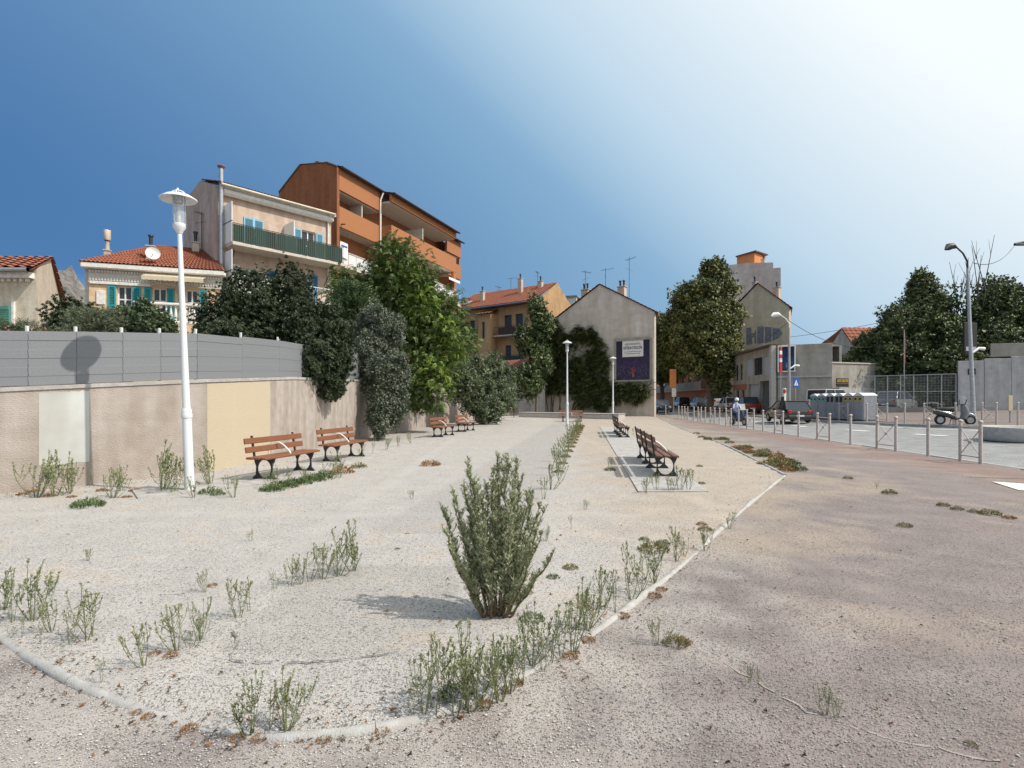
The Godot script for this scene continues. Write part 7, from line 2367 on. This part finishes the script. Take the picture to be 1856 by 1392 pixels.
	var tufts := [[270, 1300, 12, "rusty"], [250, 1292, 10, "rusty"], [432, 1338, 14, "rusty"], [470, 1340, 14, "rusty"], [545, 1342, 10, "rusty"], [588, 1342, 14, "rusty"], [620, 1338, 9, "olive"], [690, 1328, 15, "rusty"], [345, 1322, 15, "rusty"], [905, 1252, 16, "rusty"], [935, 1240, 14, "rusty"], [880, 1278, 14, "rusty"], [1034, 1192, 13, "rusty"], [1066, 1162, 13, "rusty"], [1060, 1110, 14, "rusty"], [1186, 1082, 13, "rusty"], [1130, 1118, 12, "rusty"], [1198, 1070, 10, "rusty"], [1225, 1168, 22, "olive"], [1240, 1165, 14, "rusty"], [310, 1197, 12, "rusty"], [280, 1194, 11, "rusty"], [780, 846, 17, "rusty"], [1185, 1004, 26, "olive"], [1200, 992, 14, "green"], [1168, 984, 10, "green"], [955, 1082, 12, "olive"], [965, 1132, 22, "green"], [1034, 1036, 14, "olive"], [1002, 1053, 12, "green"], [160, 922, 24, "green"], [145, 918, 14, "green"], [175, 918, 14, "green"], [380, 897, 18, "green"], [395, 900, 12, "green"], [1278, 965, 12, "olive"], [1272, 955, 9, "rusty"], [1105, 855, 10, "green"], [825, 1270, 30, "green"], [1272, 880, 7, "green"], [1268, 848, 6, "olive"], [720, 1000, 5, "olive"], [738, 973, 5, "green"], [385, 1067, 8, "rusty"], [620, 860, 20, "rusty"], [650, 850, 14, "olive"], [1710, 917, 10, "olive"], [1735, 924, 10, "olive"], [1765, 929, 9, "olive"], [1795, 933, 16, "olive"], [1830, 940, 10, "rusty"], [1640, 955, 12, "olive"], [1760, 1350, 10, "olive"], [1537, 868, 8, "olive"], [1612, 895, 12, "olive"], [60, 895, 10, "rusty"], [90, 903, 10, "rusty"], [130, 905, 8, "rusty"], [185, 893, 9, "rusty"], [230, 905, 8, "rusty"], [245, 893, 10, "rusty"], [270, 900, 8, "rusty"], [40, 900, 9, "rusty"], [460, 1000, 3, "olive"]]
	for k in 13:
		tufts.append([488 + k * 8.5, 892 - k * 2.0 + 3.0 * sin(k * 2.0), 17, "green"])
	for k in 46:
		var u := rng.randf()
		tufts.append([lerpf(1255, 1440, pow(u, 0.7)) + rng.randfn() * 6, lerpf(790, 852, u) + rng.randfn() * 5, lerpf(6, 16, u), ["olive", "rusty", "olive", "green"][k % 4]])
	for k in 14:
		var z := lerpf(12, 34, k / 14.0)
		tufts.append([928 + 1000 * (1.0 + 0.144 * (z - 11.85)) / z, 725 + 1600 / z, 9.0, "olive"])
	for e in tufts:
		var z: float = 1600.0 / (e[1] - 725.0)
		var p := Vector3((e[0] - 928.0) / 1000.0 * z, 0, -z)
		p.y = spot_y(p, poly) + 0.002
		var s: float = e[2] / 1000.0 * z
		var w := part(self, numbered("ground_tuft"), mats[e[3] + str(rng.randi() % 3)], M.leaf, p, Vector3(0, rng.randf() * TAU, 0))
		w.scale = Vector3(s, s * 1.3, s)
		var words := {"rusty": "low dried rust brown weed tuft", "green": "low fresh green mat of weed", "olive": "low olive yellow weed tuft"}
		var place := "in the open gravel"
		if e[1] > 1060:
			place = "along the near curve of the concrete edging" if spot_y(p, poly) > 0 or e[0] < 1150 else "in the pavement crack"
		elif e[0] > 1500:
			place = "along the pavement seam before the barriers"
		elif e[0] > 1245:
			place = "in the patchy verge beside the pink pavement"
		elif e[0] < 700 and e[1] < 930:
			place = "near the foot of the wall and benches"
		elif e[1] < 870 and e[0] > 960 and e[0] < 1060:
			place = "in the row beside the grey path"
		tag(w, "%s %s" % [words[e[3]], place], "weed tuft", e[3] + " tufts " + place)
